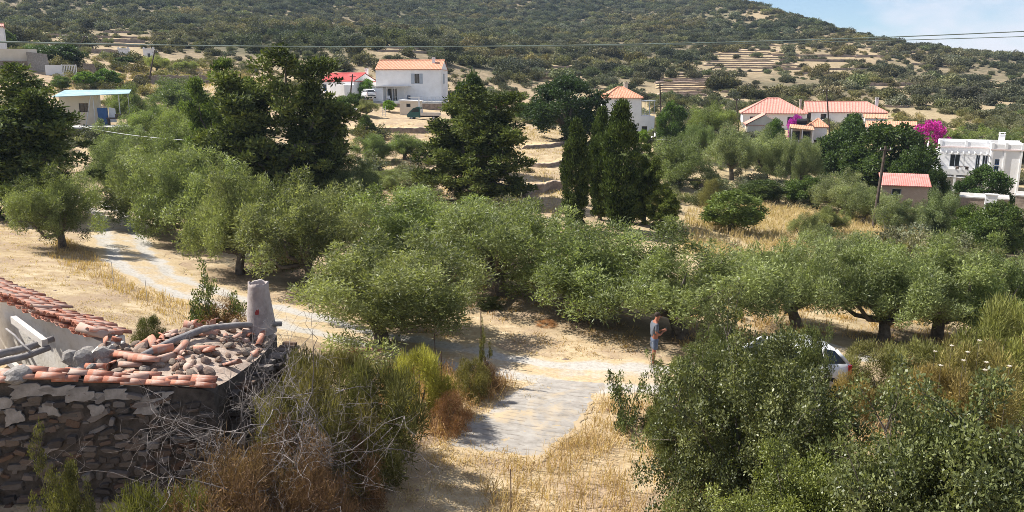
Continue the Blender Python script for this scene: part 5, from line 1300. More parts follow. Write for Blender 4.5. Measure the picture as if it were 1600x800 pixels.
grass('dry_grass', 'dark brown dry tangle at the bottom left under the dead shrub', [(240, 830), (270, 700), (330, 640), (560, 640), (600, 730), (560, 830)], 330, .50, .012, 10, 9, 20, mat='drybrown', lean=.8, avoid_track=0)
grass('dry_grass', 'straw on the verges between track and olive trees', [(240, 400), (330, 440), (460, 470), (640, 520), (860, 548), (990, 566), (985, 585), (820, 566), (560, 515), (320, 455), (230, 410)], 70, .16, .02, 11, 20, 60, lean=.8, avoid_track=1.4)
grass('dry_grass', 'dry grass around the orchard trees on the upper left', [(80, 150), (90, 118), (330, 100), (420, 130), (420, 160), (250, 150)], 14, .5, .07, 12, 90, 185, patch=(6, .6), clump=.4)
grass('ramp_straw', 'wisps of straw lying on the concrete ramp', [(690, 690), (760, 630), (830, 592), (860, 600), (800, 650), (760, 690)], 70, .10, .015, 13, 14, 26, lean=1.3, patch=(.9, .35), zo=.09, avoid_track=0)

for k, (lab, pl) in enumerate((('straw overgrowing the lower edge of the ramp', [(640, 700), (690, 690), (770, 706), (850, 712), (900, 668), (915, 690), (860, 745), (760, 730), (660, 725)]), ('straw overgrowing the right edge of the ramp', [(850, 715), (890, 668), (930, 625), (965, 592), (990, 596), (960, 640), (920, 690), (870, 735)]), ('dry grass overgrowing the left edge of the ramp', [(670, 700), (705, 655), (760, 615), (815, 590), (835, 594), (785, 632), (740, 668), (700, 702)]))):
    grass('ramp_edge_grass', lab, pl, 240, .22, .014, 30 + k, 12, 27, lean=.7, patch=(.7, .85), zo=.03, avoid_track=0, tint=(1, .93, .82))
STN = []
for k in range(5):
    import bmesh
    bm = bmesh.new(); bmesh.ops.create_icosphere(bm, subdivisions=1, radius=.5); g_ = np.random.default_rng(60 + k)
    for v in bm.verts: v.co *= 1 + .3 * g_.normal() * .6; v.co.z *= .6
    me = bpy.data.meshes.new('loose_stone'); bm.to_mesh(me); bm.free(); me.materials.append(M['rubble']); STN.append(me)
rng = np.random.default_rng(91); nS = 9000
r_ = np.sqrt(rng.random(nS) * (75 ** 2 - 13 ** 2) + 13 ** 2); a_ = rng.uniform(-.62, .62, nS); sx_, sy_ = r_ * np.sin(a_), r_ * np.cos(a_)
kk = rng.random(nS) < np.clip(.35 + 2.0 * fbm(sx_ / 3, sy_ / 3, 71, 3), .02, 1) * .6
sx_, sy_ = sx_[kk], sy_[kk]
o = scatter_stuff('loose_stones', 'small loose stones strewn over the dry ground', STN, sx_, sy_, np.clip(rng.gamma(2.0, .035, len(sx_)), .02, .3), 6); o['category'] = 'stones'

# ------------------------------------------------------------------ foreground plants
def twig_bush(rng, R_, Ht, nst, leafy, leaf_l, leaf_w, mat_leaf, kind, stem_r=.03, gap=0.0):
    mb = MB(); cl = []
    for s in range(nst):
        a = rng.random() * 6.283; tilt = rng.uniform(.1, 1.0)
        p = Vector((rng.normal() * .12, rng.normal() * .12, -.2))
        d = Vector((math.cos(a) * tilt, math.sin(a) * tilt, 1)).normalized(); L = Ht * rng.uniform(.65, 1.0)
        pts = [p.copy()]
        for k in range(6):
            d = (d + Vector(rng.normal(size=3) * .22)).normalized(); p = p + d * L / 6
            q = Vector((p.x, p.y)); 
            if q.length > R_: p.x *= R_ / q.length; p.y *= R_ / q.length
            pts.append(p.copy())
            if k >= 1:
                for b in range(3):
                    e = (d + Vector(rng.normal(size=3) * .9) + Vector((p.x, p.y, 0)) * .25 / max(R_, .1)).normalized(); l2 = L * rng.uniform(.12, .3)
                    q1 = p + e * l2 * .5 + Vector(rng.normal(size=3) * .04); q2 = p + e * l2
                    mb.tube([p, q1, q2], [stem_r * .35, stem_r * .22, stem_r * .1], 4, False)
                    if rng.random() > gap:
                        cl.append((q2.x, q2.y, max(q2.z, .08), rng.uniform(.12, .26) * R_ / 1.6)); cl.append((q1.x, q1.y, max(q1.z, .06), rng.uniform(.08, .18) * R_ / 1.6))
        mb.tube(pts, [stem_r * (1.2 - .17 * i) for i in range(len(pts))], 5)
    if kind == 'wildpear':
        for k in range(150):
            a = rng.random() * 6.283; t_ = rng.random() ** .8; rp = R_ * math.sin(math.pi * min(1, .30 + .62 * t_)) ** .7; q = rp * math.sqrt(rng.random()); 
            cl.append((q * math.cos(a), q * math.sin(a), .15 + t_ * Ht * .86, rng.uniform(.12, .34)))
    v, f, col = leaves(rng, cl, leafy, leaf_l, leaf_w, up=.25, shell=.25, squash=.9)
    rad = float(np.percentile(np.hypot(v[:, 0], v[:, 1]), 95)); top = float(np.percentile(v[:, 2], 99.5))
    PROTO.setdefault(kind, []).append((mesh_from(kind + '_crown', v, f, False, mat_leaf, col), mesh_from(kind + '_stem', mb.v, mb.f, True, M['bark']), rad, top))
for s in range(3):
    twig_bush(np.random.default_rng(800 + s), 2.0, 4.0, 16, 140, .066, .040, M['oak'], 'wildpear', .045, .0)
twig_bush(np.random.default_rng(820), .9, 1.6, 5, 26, .07, .04, M['oak'], 'sapling', .02, .15)
twig_bush(np.random.default_rng(821), .9, 1.6, 6, 30, .07, .04, M['oak'], 'sapling', .02, .15)
for s in range(2):
    rng = np.random.default_rng(840 + s)
    cl = clump_profile(rng, 40, lambda t: 1.1 * math.sin(math.pi * min(1, .35 + .6 * t)) ** .6, 1.3, .16, .34, .2)
    proto('dryscrub', cl, 260, .15, .012, M['drybrown'], limbs(rng, [c[:3] for c in cl[:14]], .025, .15), rng=rng, up=.5, out=.6, rnd=.7, shell=.1, squash=1.0)
rng = np.random.default_rng(850)
FG = [
 ('wildpear', 1222, 15.8, 508, 158, (1, 1, 1), 'wild_pear_bush', 'bush', 'tall thorny dark green bush hiding the parked white car', 'thorny green bushes'),
 ('wildpear', 1128, 17.2, 545, 56, (.9, .95, .9), 'wild_pear_bush', 'bush', 'thorny bush joining the tall one on its left side', 'thorny green bushes'),
 ('wildpear', 1284, 17.5, 514, 58, (.95, 1.0, .9), 'wild_pear_bush', 'bush', 'thorny bush joining the tall one on its right side, below the car tail', 'thorny green bushes'),
 ('wildpear', 1145, 20.6, 500, 66, (.95, 1.0, .9), 'wild_pear_bush', 'bush', 'thorny bush directly before the nose of the white car', 'thorny green bushes'),
 ('wildpear', 1225, 20.0, 526, 66, (1.0, 1.0, .9), 'wild_pear_bush', 'bush', 'thorny bush directly before the doors of the white car', 'thorny green bushes'),
 ('wildpear', 1430, 13.2, 728, 80, (1.0, 1.0, 1.0), 'wild_pear_bush', 'bush', 'lower thorny bush at the bottom right, left half', 'thorny green bushes'),
 ('wildpear', 1540, 13.0, 640, 120, (1.05, 1.05, 1.0), 'wild_pear_bush', 'bush', 'thorny bush filling the bottom right corner', 'thorny green bushes'),
 ('wildpear', 1310, 12.8, 720, 95, (1.15, 1.2, .8), 'wild_pear_bush', 'bush', 'yellowish lit thorny bush at the bottom edge', 'thorny green bushes'),
 ('wildpear', 1075, 18.5, 560, 52, (1.1, 1.15, .9), 'wild_pear_bush', 'bush', 'small thorny bush right of the person beside the track', 'thorny green bushes'),
 ('sapling', 990, 20.5, 578, 50, (.8, .9, .8), 'sapling_bush', 'bush', 'thin upright green bush at the ramp top right', None),
 ('sapling', 305, 25.0, 414, 54, (.95, 1.0, .8), 'sapling_bush', 'bush', 'sparse leafy sapling beside the track behind the ruin', None),
 ('wildpear', 45, 11.6, 724, 80, (.85, .78, .6), 'wild_pear_bush', 'bush', 'bush with pale branches at the bottom left corner', 'thorny green bushes'),
 ('broom', 190, 12.6, 772, 75, (.6, .68, .42), 'broom_bush', 'bush', 'low mossy green bush at the foot of the ruin wall', 'broom bushes'),
 ('broom', 572, 17.0, 572, 74, (.62, .68, .55), 'broom_bush', 'bush', 'largest green broom bush left of the concrete ramp', 'broom bushes'),
 ('broom', 515, 18.6, 550, 40, (.75, .72, .6), 'broom_bush', 'bush', 'olive brown broom bush behind the dead shrub', 'broom bushes'),
 ('broom', 440, 15.4, 610, 44, (.7, .7, .55), 'broom_bush', 'bush', 'broom bush hiding the corner of the ruin', 'broom bushes'),
 ('broom', 478, 16.2, 575, 44, (.8, .76, .6), 'broom_bush', 'bush', 'broom bush right of the ruin corner one', 'broom bushes'),
 ('wildpear', 1585, 12.5, 655, 95, (.9, .95, .9), 'wild_pear_bush', 'bush', 'dark thorny bush cut by the right photo edge', 'thorny green bushes'),
 ('broom', 462, 18.2, 552, 36, (.7, .7, .6), 'broom_bush', 'bush', 'greyish broom bush below the clay chimney pot', 'broom bushes'),
 ('broom', 648, 20.6, 544, 30, (1.5, 1.6, .8), 'broom_bush', 'bush', 'bright yellow green broom tuft by the tile pieces', 'broom bushes'),
 ('broom', 735, 22.0, 560, 22, (.9, .9, .7), 'broom_bush', 'bush', 'small dark broom tuft beside the stump at the track edge', 'broom bushes'),
 ('broom', 1395, 26.5, 540, 60, (1.0, 1.05, .9), 'broom_bush', 'bush', 'broom bush under the leaning olive trunk on the right', 'broom bushes'),
 ('broom', 1470, 26.0, 536, 60, (0.95, 1.05, .85), 'broom_bush', 'bush', 'broom bush with dry umbels below the thick olive trunk', 'broom bushes'),
 ('broom', 1560, 25.0, 538, 66, (1.2, 1.15, .95), 'broom_bush', 'bush', 'broad yellowish broom bush left of the grey boulder', 'broom bushes'),
 ('broom', 1600, 28.0, 474, 40, (1.0, 1.15, .8), 'broom_bush', 'bush', 'light green broom bush at the right edge under the olives', 'broom bushes'),
 ('broom', 1360, 23.5, 590, 34, (1.3, 1.1, .9), 'broom_bush', 'bush', 'low tan broom bush right of the white car', 'broom bushes'),
 ('broom', 1500, 23.5, 580, 56, (1.25, 1.05, .85), 'broom_bush', 'bush', 'browned broom bush above the bottom right thorny bush', 'broom bushes'),
 ('broom', 210, 24.6, 497, 13, (.5, .6, .5), 'dark_tuft', 'plant', 'single dark spiky tuft on the straw slope behind the ruin', None),
 ('dryscrub', 335, 13.4, 700, 60, (1, 1, 1), 'dry_scrub_bush', 'bush', 'brown dead bush below the right end of the ruin wall', 'dry brown bushes'),
 ('dryscrub', 430, 14.2, 672, 66, (1, .95, .95), 'dry_scrub_bush', 'bush', 'brown dead bush under the grey dead shrub', 'dry brown bushes'),
 ('dryscrub', 512, 15.4, 668, 60, (1.05, .95, .9), 'dry_scrub_bush', 'bush', 'reddish brown dead bush at the foot of the broom', 'dry brown bushes'),
 ('dryscrub', 300, 12.6, 748, 55, (.95, .9, .9), 'dry_scrub_bush', 'bush', 'brown dead bush at the bottom edge right of the mossy bush', 'dry brown bushes'),
 ('dryscrub', 450, 13.2, 742, 62, (.9, .85, .85), 'dry_scrub_bush', 'bush', 'dark brown dead bush at the bottom edge', 'dry brown bushes'),
 ('dryscrub', 758, 22.6, 566, 17, (.7, .65, .65), 'dry_scrub_bush', 'bush', 'dark grey dry tuft beside the stump at the track', 'dry brown bushes'),
 ('dryscrub', 700, 19.5, 610, 34, (1.1, .9, .8), 'dry_scrub_bush', 'bush', 'reddish dry bush on the left edge of the ramp', 'dry brown bushes'),
 ('dryscrub', 330, 25.5, 468, 50, (1.2, 1.05, .9), 'dry_scrub_bush', 'bush', 'ginger dry bush under the sparse sapling', 'dry brown bushes'),
 ('dryscrub', 857, 29.5, 520, 20, (1.7, 1.3, .9), 'dry_scrub_bush', 'bush', 'lone golden tuft in the shade beside the track', 'dry brown bushes'),
 ('wildpear', 768, 32.0, 470, 26, (.7, .75, .6), 'wild_pear_bush', 'bush', 'small leafy shoot in the shade under the central olives', None),
 ('sapling', 1165, 33.0, 462, 20, (1.5, 1.6, .8), 'young_tree', 'tree', 'young yellow green tree on the dry grass under the wide olive', None),
 ('sapling', 752, 23.0, 500, 14, (1.0, .9, .6), 'dry_weed', 'plant', 'thin dry weed climbing the rusty rod by the stump', None),
]
for t in FG: plant(*t)
# grey dead shrub
def dead_shrub(name, base, rng, stems, length, spread, r0, label):
    mb = MB()
    def grow(p, d, L, r, depth):
        pts = [p]; n = 4; q = p
        for k in range(n):
            d = (d + Vector(rng.normal(size=3) * .30)).normalized(); q = q + d * L / n; pts.append(q)
        mb.tube(pts, [r * (1 - .55 * i / n) for i in range(n + 1)], 5 if depth > 1 else 3, False)
        if depth == 0: return
        for k in range(rng.integers(4, 7)):
            b = pts[int(rng.integers(1, n + 1))]
            e = (d * .55 + Vector(rng.normal(size=3) * .75) + Vector((0, 0, .05))).normalized()
            grow(b, e, L * rng.uniform(.4, .68), r * .5, depth - 1)
    for s in range(stems):
        a = 6.283 * s / stems + rng.normal() * .3
        grow(Vector((rng.normal() * .08, rng.normal() * .08, -.1)), Vector((math.cos(a) * spread, math.sin(a) * spread, 1.0)).normalized(), length * rng.uniform(.75, 1.1), r0, 3)
    t = empty(name, base); mb.build('branches', M['deadwood'], t, True); return tag(t, label, 'shrub')
b = base_at(398, 15.0); dead_shrub('dead_shrub', b, np.random.default_rng(900), 16, 2.7, .55, .024, 'big bare grey dead shrub before the ruin roof')
b = base_at(345, 14.0); dead_shrub('dead_shrub', b, np.random.default_rng(911), 10, 2.5, .55, .02, 'leafless grey shrub before the corner of the ruin wall')
b = base_at(262, 12.6); b.z += 0.0; dead_shrub('dead_shrub', b, np.random.default_rng(903), 6, 1.7, .75, .02, 'thin pale dead branches against the dark ruin wall')
b = base_at(340, 20.5); dead_shrub('dead_shrub', b, np.random.default_rng(905), 5, .9, .6, .012, 'small dry twigs in front of the clay chimney pot')
b = base_at(740, 68); dead_shrub('dead_shrub', Vector((b.x, b.y, b.z)), np.random.default_rng(907), 3, 3.0, .4, .04, 'bare grey branches inside the broad dark conifer')
# dry umbels over the right broom bushes
for k, (px, py, r) in enumerate(((1487, 540, 24.2), (1530, 532, 24.0), (1512, 550, 23.8), (1461, 549, 24.5), (1505, 563, 23.0), (1577, 572, 22.5), (1470, 571, 22.6), (1539, 578, 22.0), (1541, 566, 22.3))):
    p = at_range(px, py, r); t = empty('dry_umbel', (p.x, p.y, H(p.x, p.y))); hh = p.z - t.location.z; mb = MB()
    mb.tube([(0, 0, 0), (.02, .01, hh * .5), (0, 0, hh)], .004, 4).build('stalk', M['bark'], t)
    hd = MB(); m2 = 14
    for j in range(m2):
        an = j * 2.4; q = .065 * math.sqrt(j / m2)
        hd.tube([(0, 0, hh - .03), (q * math.cos(an), q * math.sin(an), hh + .012)], [.002, .009], 4)
    hd.build('seed_head', M['cream'], t); tag(t, 'pale dry umbel standing above the right broom bushes', 'plant', 'dry umbels over the broom')
# boulder, stump, pebbles
def rock_mesh(name, seed, sub=2, amp=.25):
    import bmesh
    bm = bmesh.new(); bmesh.ops.create_icosphere(bm, subdivisions=sub, radius=1.0); rg = np.random.default_rng(seed)
    o = rg.random(3) * 50
    for v in bm.verts:
        n = fbm(np.array([v.co.x * 1.3 + o[0]]), np.array([v.co.y * 1.3 + v.co.z * 2.1 + o[1]]), seed, 3)[0]
        v.co *= 1 + amp * 2 * n
    me = bpy.data.meshes.new(name); bm.to_mesh(me); bm.free(); return me
for name, px, py, r, s, mat, lab, cat in (('boulder', 1600, 568, 20.5, (.16, .2, .34), 'plaster', 'upright grey stone at the right photo edge', 'boulder'),
                              ('boulder', 1105, 300, 76, (.85, .8, .75), 'rubble', 'tan boulder at the shaded foot of the olives right of the cypresses', 'boulder'),
                              ('tree_stump', 761, 586, 22.4, (.13, .13, .3), 'wood_grey', 'grey broken stump beside the rusty rod at the track', 'stump')):
    b = ground_at(px, py) if px < 1590 else base_at(px, r)
    me = rock_mesh(name, int(px), 3, .3); me.materials.append(M[mat]); o = link_mesh(name, me); o.location = (b.x, b.y, b.z + s[2] * .55); o.scale = s; tag(o, lab, cat)

# ------------------------------------------------------------------ the ruin
TOPZ = 3.6
A0 = at_z(-90, 640, 3.05); A1 = at_z(24, 590, 3.78); B1 = at_z(312, 608, 3.30)
zg = min(H(A1.x, A1.y), H(B1.x, B1.y)) - 0.3
ruin = tag(empty('ruined_house', (A1.x, A1.y, zg)), 'collapsed stone house with broken clay tile roof at the lower left', 'house')
RO = Vector(ruin.location)
def local(p): return Vector(p) - RO
def wall_prism(name, top, thick, mat, parent, zb=zg - .5, back=None):
    """vertical wall whose top runs through the points; thick is the vector to its back face"""
    mb = MB(); th = Vector(thick); n = len(top)
    vs = []
    for p in top:
        p = Vector(p); q = p + th
        vs += [local((p.x, p.y, zb)), local(p), local(q), local((q.x, q.y, zb))]
    fs = []
    for i in range(n - 1):
        a, b = i * 4, (i + 1) * 4
        fs += [(a, b, b+1, a+1), (a+1, b+1, b+2, a+2), (a+2, b+2, b+3, a+3)]
    fs += [(0, 1, 2, 3), ((n-1)*4+3, (n-1)*4+2, (n-1)*4+1, (n-1)*4)]
    mb.add(vs, fs); return mb.build(name, mat, parent)
fdir = (B1 - A1); fdir.z = 0; fdir.normalize(); fnrm = Vector((fdir.y, -fdir.x, 0))     # outward, towards the viewer
if fnrm.y > 0: fnrm = -fnrm
A0 = A1 - fdir * 1.7; A0.z = 3.15
B2 = B1 + fdir * 0.25; B2.z = 3.2
fw = wall_prism('front_wall', [A0, A1, B1, B2], -fnrm * .5, M['mortar'], ruin)
# stones of the front wall
def stone_mesh(seed):
    rg = np.random.default_rng(seed); import bmesh
    n = int(rg.integers(6, 9)); pts = []
    for k in range(n):
        a = 6.283 * k / n + rg.normal() * .16; q = .5 * (abs(math.cos(a)) ** .45 + .0) ; w_ = .5 * abs(math.sin(a)) ** .45
        pts.append((math.copysign(q, math.cos(a)) * rg.uniform(.78, 1.0), math.copysign(w_, math.sin(a)) * rg.uniform(.72, 1.0)))
    v = [(x, 0.0, z) for x, z in pts] + [(x * .86 + rg.normal() * .01, -1.0 + rg.uniform(-.15, .15), z * .82 + rg.normal() * .01) for x, z in pts]
    f = [tuple(range(n, 2 * n))] + [(i, (i + 1) % n, (i + 1) % n + n, i + n) for i in range(n)]
    me = mesh_from('stone', v, f, False, M['stone']); return me
STONES = [stone_mesh(40 + k) for k in range(12)]
rg = np.random.default_rng(5); Lw = (B2 - A0).length
def top_at(u):
    p = A0 + fdir * u; la = (A1 - A0).length
    return A0.z + (A1.z - A0.z) * u / 1.7 if u < 1.7 else A1.z + (B1.z - A1.z) * (u - 1.7) / max((B1 - A1).length, .1)
z = zg + 0.2; ang = math.atan2(fdir.y, fdir.x); nst = 0
while z < 3.6:
    hh = rg.uniform(.08, .2); u = rg.uniform(-.1, .1)
    while u < Lw:
        ll = rg.uniform(.11, .46) * (1.15 if hh > .16 else .9)
        uc = u + ll / 2; zz = z + rg.normal() * .06
        u += ll + rg.uniform(.01, .05)
        if uc > Lw - .1 or zz + hh / 2 > top_at(min(uc, Lw)) - .12 - .22 * rg.random(): continue
        if rg.random() < .07: continue
        o = link_mesh('stone', STONES[int(rg.integers(12))], fw); nst += 1
        p = local(A0 + fdir * uc + fnrm * .0); p.z = zz + hh / 2 - RO.z
        o.location = p; o.rotation_euler = (rg.normal() * .05, rg.normal() * .22, ang); o.scale = (ll * 1.06, rg.uniform(.02, .11), hh * rg.uniform(.75, 1.5))
    z += hh * 1.0 + .012
ew = [poly_p for poly_p in (at_z(332, 602, 2.95), at_z(430, 526, 2.9))]
ed = (ew[1] - ew[0]); ed.z = 0; eL = ed.length; ed.normalize(); en = Vector((ed.y, -ed.x, 0)); ea = math.atan2(ed.y, ed.x)
z = zg + .3
while z < 2.7:
    hh = rg.uniform(.1, .2); u = 0
    while u < eL:
        ll = rg.uniform(.14, .42); q = ew[0] + ed * (u + ll / 2) + en * .22; u += ll + .03
        if rg.random() < .1: continue
        o = link_mesh('stone', STONES[int(rg.integers(12))], fw); pl_ = local(q); pl_.z = z + hh / 2 - RO.z; o.location = pl_; o.rotation_euler = (0, rg.normal() * .2, ea); o.scale = (ll * 1.05, rg.uniform(.25, .34), hh * 1.2)
    z += hh + .01
# left-over plaster near the top
for k, (u, dz, w_, h_) in enumerate(((.5, .55, .7, .5), (1.2, .35, .7, .34), (1.95, .26, .7, .24), (2.75, .30, .5, .26), (3.3, .24, .6, .2), (4.1, .24, .5, .2), (2.4, .2, .5, .16), (3.0, .55, .25, .2), (1.6, .75, .3, .3), (.2, 1.0, .5, .45), (2.2, .62, .34, .24), (3.9, .5, .4, .2), (.85, .95, .3, .24))):
    if u > Lw - .4: continue
    n = 26; pts = []
    for i in range(n):
        a = 6.283 * i / n; q = 1 + .22 * math.sin(3 * a + k) + .12 * math.sin(7 * a + 2 * k) + .06 * rg.normal()
        pts.append((w_ / 2 * math.copysign(abs(math.cos(a)) ** .6, math.cos(a)) * q, h_ / 2 * math.copysign(abs(math.sin(a)) ** .6, math.sin(a)) * q))
    o = MB().prism(pts, -.075, -.03).build('plaster_patch', M['plaster'], fw)
    p = local(A0 + fdir * u); p.z = top_at(u) - dz - RO.z + h_ * .2; o.location = p; o.rotation_euler = (0, 0, ang)
# barrel tiles
def tile_mesh(L=.44, w0=.105, w1=.085, n=7, th=.014):
    v = []; f = []
    for y, r in ((0, w0), (L, w1)):
        for rr_ in (r, r - th):
            for k in range(n):
                a = math.pi * k / (n - 1); v.append((rr_ * math.cos(a), y, rr_ * math.sin(a) * .82))
    for k in range(n - 1):
        f += [(k, k+1, 2*n+k+1, 2*n+k), (n+k+1, n+k, 3*n+k, 3*n+k+1), (k+1, k, n+k, n+k+1), (2*n+k, 2*n+k+1, 3*n+k+1, 3*n+k)]
    f += [(0, 2*n, 3*n, n), (n-1, 2*n-1, 4*n-1, 3*n-1)]
    return mesh_from('roof_tile', v, f, True, M['old_tile'])
TILE = tile_mesh(); SHARD = tile_mesh(.2)
def put_tile(p, d, slope=0.0, roll=0.0, parent=None, me=None, flip=False, s=1.0):
    """p = middle of tile, d = horizontal axis direction (downhill), slope = drop per metre"""
    yv = Vector((d[0], d[1], -slope)).normalized(); zv = Vector((0, 0, 1)); xv = yv.cross(zv).normalized(); zv = xv.cross(yv)
    m = Matrix((xv, yv, zv)).transposed().to_4x4()
    if flip: m = m @ Matrix.Rotation(math.pi, 4, 'Y')
    m = m @ Matrix.Rotation(roll, 4, 'Y')
    o = link_mesh('roof_tile', me or TILE, parent or ruin)
    o.matrix_local = Matrix.Translation(local(p) - yv * .2) @ m @ Matrix.Scale(s, 4)
    return o
# coping tiles on the front wall, axis along it
u = 1.5
while u < Lw - .1:
    p = A0 + fdir * u
    for off, dz in ((-.02, .05), (-.24, .07), (-.42, .045)):
        if off < -.1 and rg.random() < .25: continue
        q = p - fnrm * (-off) + fdir * rg.normal() * .05; q.z = top_at(u) + dz + rg.normal() * .012 - .02
        put_tile(q, fdir + Vector((rg.normal() * .04, rg.normal() * .04, 0)), .11 + rg.normal() * .03, rg.normal() * .12, fw, s=rg.uniform(.95, 1.12))
    u += .37
for u in np.linspace(.1, 1.4, 4):
    q = A0 + fdir * u; q.z = top_at(u) + .03; put_tile(q, -fdir, .3, rg.normal() * .1, fw)
lump = rock_mesh('mortar_lump', 71, 3, .2); lump.materials.append(M['plaster']); o = link_mesh('mortar_lump', lump, fw); q = local(A1 - fnrm * .15); o.location = q; o.scale = (.24, .3, .16)
# back wall with the remaining tiled eave
C1 = at_z(158, 534, 3.38); D1 = at_z(-60, 440, 3.75)
bdir = (D1 - C1); bdir.z = 0; Lb = bdir.length; bdir.normalize(); bnrm = Vector((bdir.y, -bdir.x, 0))
if bnrm.y < 0: bnrm = -bnrm                                                              # outward = away from the viewer
bw_ = wall_prism('back_wall', [C1, D1], bnrm * .55, M['oldwhite'], ruin)
nc = int(Lb / .205)
for i in range(nc):
    for c in range(3):
        u = .08 + i * .205
        if c == 2 and rg.random() < .22: continue
        q = C1 + bdir * (u + rg.normal() * .02) + bnrm * (-.05 + c * .33 + rg.normal() * .03); q.z = C1.z + (D1.z - C1.z) * u / Lb + .22 - c * .105 + rg.normal() * .012
        put_tile(q, bnrm + bdir * rg.normal() * .07, .32, rg.normal() * .1, bw_)
        if c < 2:
            q = q + bdir * .1; q.z -= .075; put_tile(q, bnrm + bdir * rg.normal() * .05, .32, 0, bw_, flip=True)
for k in range(26):
    q = D1 + bdir * rg.uniform(-2.0, -.2) - bnrm * rg.uniform(-.1, .65); q.z = 3.75 + rg.uniform(.02, .3)
    put_tile(q, bnrm + bdir * rg.normal() * .5, rg.uniform(-.1, .4), rg.normal() * .4, bw_)
q = C1 + bdir * .25 - bnrm * .15; q.z += .25; put_tile(q, (bnrm * .6 - bdir * .8), .35, .1, bw_, s=1.5)
# inner cross wall of pale plaster, fallen rubble core
E1 = at_z(104, 583, 3.25)
iw = wall_prism('inner_wall', [E1, C1 - bdir * .05], (fdir * .45), M['oldwhite'], ruin)
lw0 = at_z(-30, 560, 3.1); lw1 = at_z(-60, 470, 3.5)
wall_prism('inner_wall', [at_z(-70, 600, 2.9), at_z(-20, 492, 3.3)], (-fdir * .4), M['oldwhite'], ruin)
MB().add([local(A1 - fnrm * .5), local(E1), local(C1), local(D1)], [(0, 1, 2, 3)]).build('inner_floor', M['mortar'], ruin).location.z = -2.0
ROCKS = [rock_mesh('rubble_stone', 90 + k, 2, .3) for k in range(7)]
for m_ in ROCKS: m_.materials.append(M['rubble'])
GREY = [rock_mesh('wall_core_stone', 110 + k, 2, .35) for k in range(4)]
for m_ in GREY: m_.materials.append(M['plaster'])
for k in range(34):
    t_ = rg.random(); q = E1.lerp(C1, t_) + fdir * rg.uniform(-.15, .75) + Vector((0, 0, rg.uniform(-.45, .12)))
    o = link_mesh('core_stone', GREY[int(rg.integers(4))], iw); o.location = local(q); s = rg.uniform(.09, .24); o.scale = (s * 1.2, s, s * .8); o.rotation_euler = rg.random(3) * 6.28
# beams
def beam(p, q, r, mat, name, sq=False):
    if sq:
        d = (q - p).normalized(); n = d.cross(Vector((0, 0, 1))).normalized() * r; up = n.cross(d).normalized() * r * 1.4
        mb = MB().add([local(p + s1 * n + s2 * up) for s1, s2 in ((-1, -1), (1, -1), (1, 1), (-1, 1))] + [local(q + s1 * n + s2 * up) for s1, s2 in ((-1, -1), (1, -1), (1, 1), (-1, 1))], [(3, 2, 1, 0), (4, 5, 6, 7), (0, 1, 5, 4), (1, 2, 6, 5), (2, 3, 7, 6), (3, 0, 4, 7)])
    else:
        m1 = p.lerp(q, .33) + Vector((0, 0, .03)); m2 = p.lerp(q, .66) - Vector((0, 0, .02)); mb = MB().tube([local(p), local(m1), local(m2), local(q)], [r, r * 1.06, r * .97, r * .85], 8)
    return mb.build(name, mat, ruin, not sq)
beam(at_z(-40, 568, 3.12), at_z(84, 529, 3.3), .085, M['wood_grey'], 'roof_beam'); beam(at_z(-40, 581, 3.05), at_z(78, 543, 3.2), .075, M['wood_grey'], 'roof_beam')
beam(at_z(21, 499, 3.55), at_z(70, 536, 3.32), .06, M['wood_pale'], 'plank', True); beam(at_z(10, 514, 3.5), at_z(52, 552, 3.3), .025, M['wood_grey'], 'batten')
beam(at_z(-10, 545, 3.0), at_z(45, 590, 2.6), .05, M['wood_pale'], 'plank', True)
# rubble roof: an earth mound with stones and tile pieces
poly = [at_z(100, 582, 3.22), at_z(215, 600, 3.2), at_z(318, 606, 3.18), at_z(398, 560, 3.0), at_z(432, 518, 3.05), at_z(400, 500, 3.2), at_z(300, 508, 3.3), at_z(225, 545, 3.35), at_z(158, 540, 3.38)]
cen = sum(poly, Vector()) / len(poly); cen.z = 3.42
rv = []; rf_ = []; NR, NP = 9, 72
ring = interp_poly(poly + [poly[0]], NP + 1)[:-1]
for k in range(NR + 1):
    for i in range(NP):
        p = cen.lerp(ring[i], k / NR); nz = fbm(np.array([p.x * 2.2]), np.array([p.y * 2.2]), 8, 3)[0]
        rv.append(local((p.x, p.y, p.z - .06 + .16 * nz * (1 if k < NR else .3))))
for i in range(NP): rv.append(local((ring[i].x, ring[i].y, zg - .4)))
for k in range(NR):
    for i in range(NP): rf_.append((k*NP+i, k*NP+(i+1) % NP, (k+1)*NP+(i+1) % NP, (k+1)*NP+i))
M['roof_earth'] = stone_mat('roof_earth', [(.26, .19, .15), (.38, .30, .24), (.47, .39, .32)], 4, False)
re_ = link_mesh('fallen_roof', mesh_from('fallen_roof', rv[:(NR + 1) * NP], rf_, False, M['roof_earth']), ruin)
_k = NR * NP
ef_ = [(i, (i+1) % NP, NP + (i+1) % NP, NP + i) for i in range(NP)]
link_mesh('end_wall', mesh_from('end_wall', rv[_k:], ef_, False, M['mortar']), ruin)
def on_roof():
    i = int(rg.integers(NP)); t_ = math.sqrt(rg.random()) * .97
    return cen.lerp(ring[i], t_)
for k in range(170):
    q = on_roof(); o = link_mesh('rubble_stone', ROCKS[int(rg.integers(7))], re_); s = rg.uniform(.035, .095) * (1.5 if rg.random() < .12 else 1)
    o.location = local(q) + Vector((0, 0, s * .2 - .02)); o.scale = (s * 1.3, s, s * .7); o.rotation_euler = (rg.normal() * .4, rg.normal() * .4, rg.random() * 6.28)
for k in range(46):
    q = on_roof() + Vector((0, 0, rg.uniform(.02, .08)))
    put_tile(q, (math.cos(k * 2.4), math.sin(k * 2.4)), rg.normal() * .2, rg.normal() * .7, re_, SHARD if k % 2 else None)
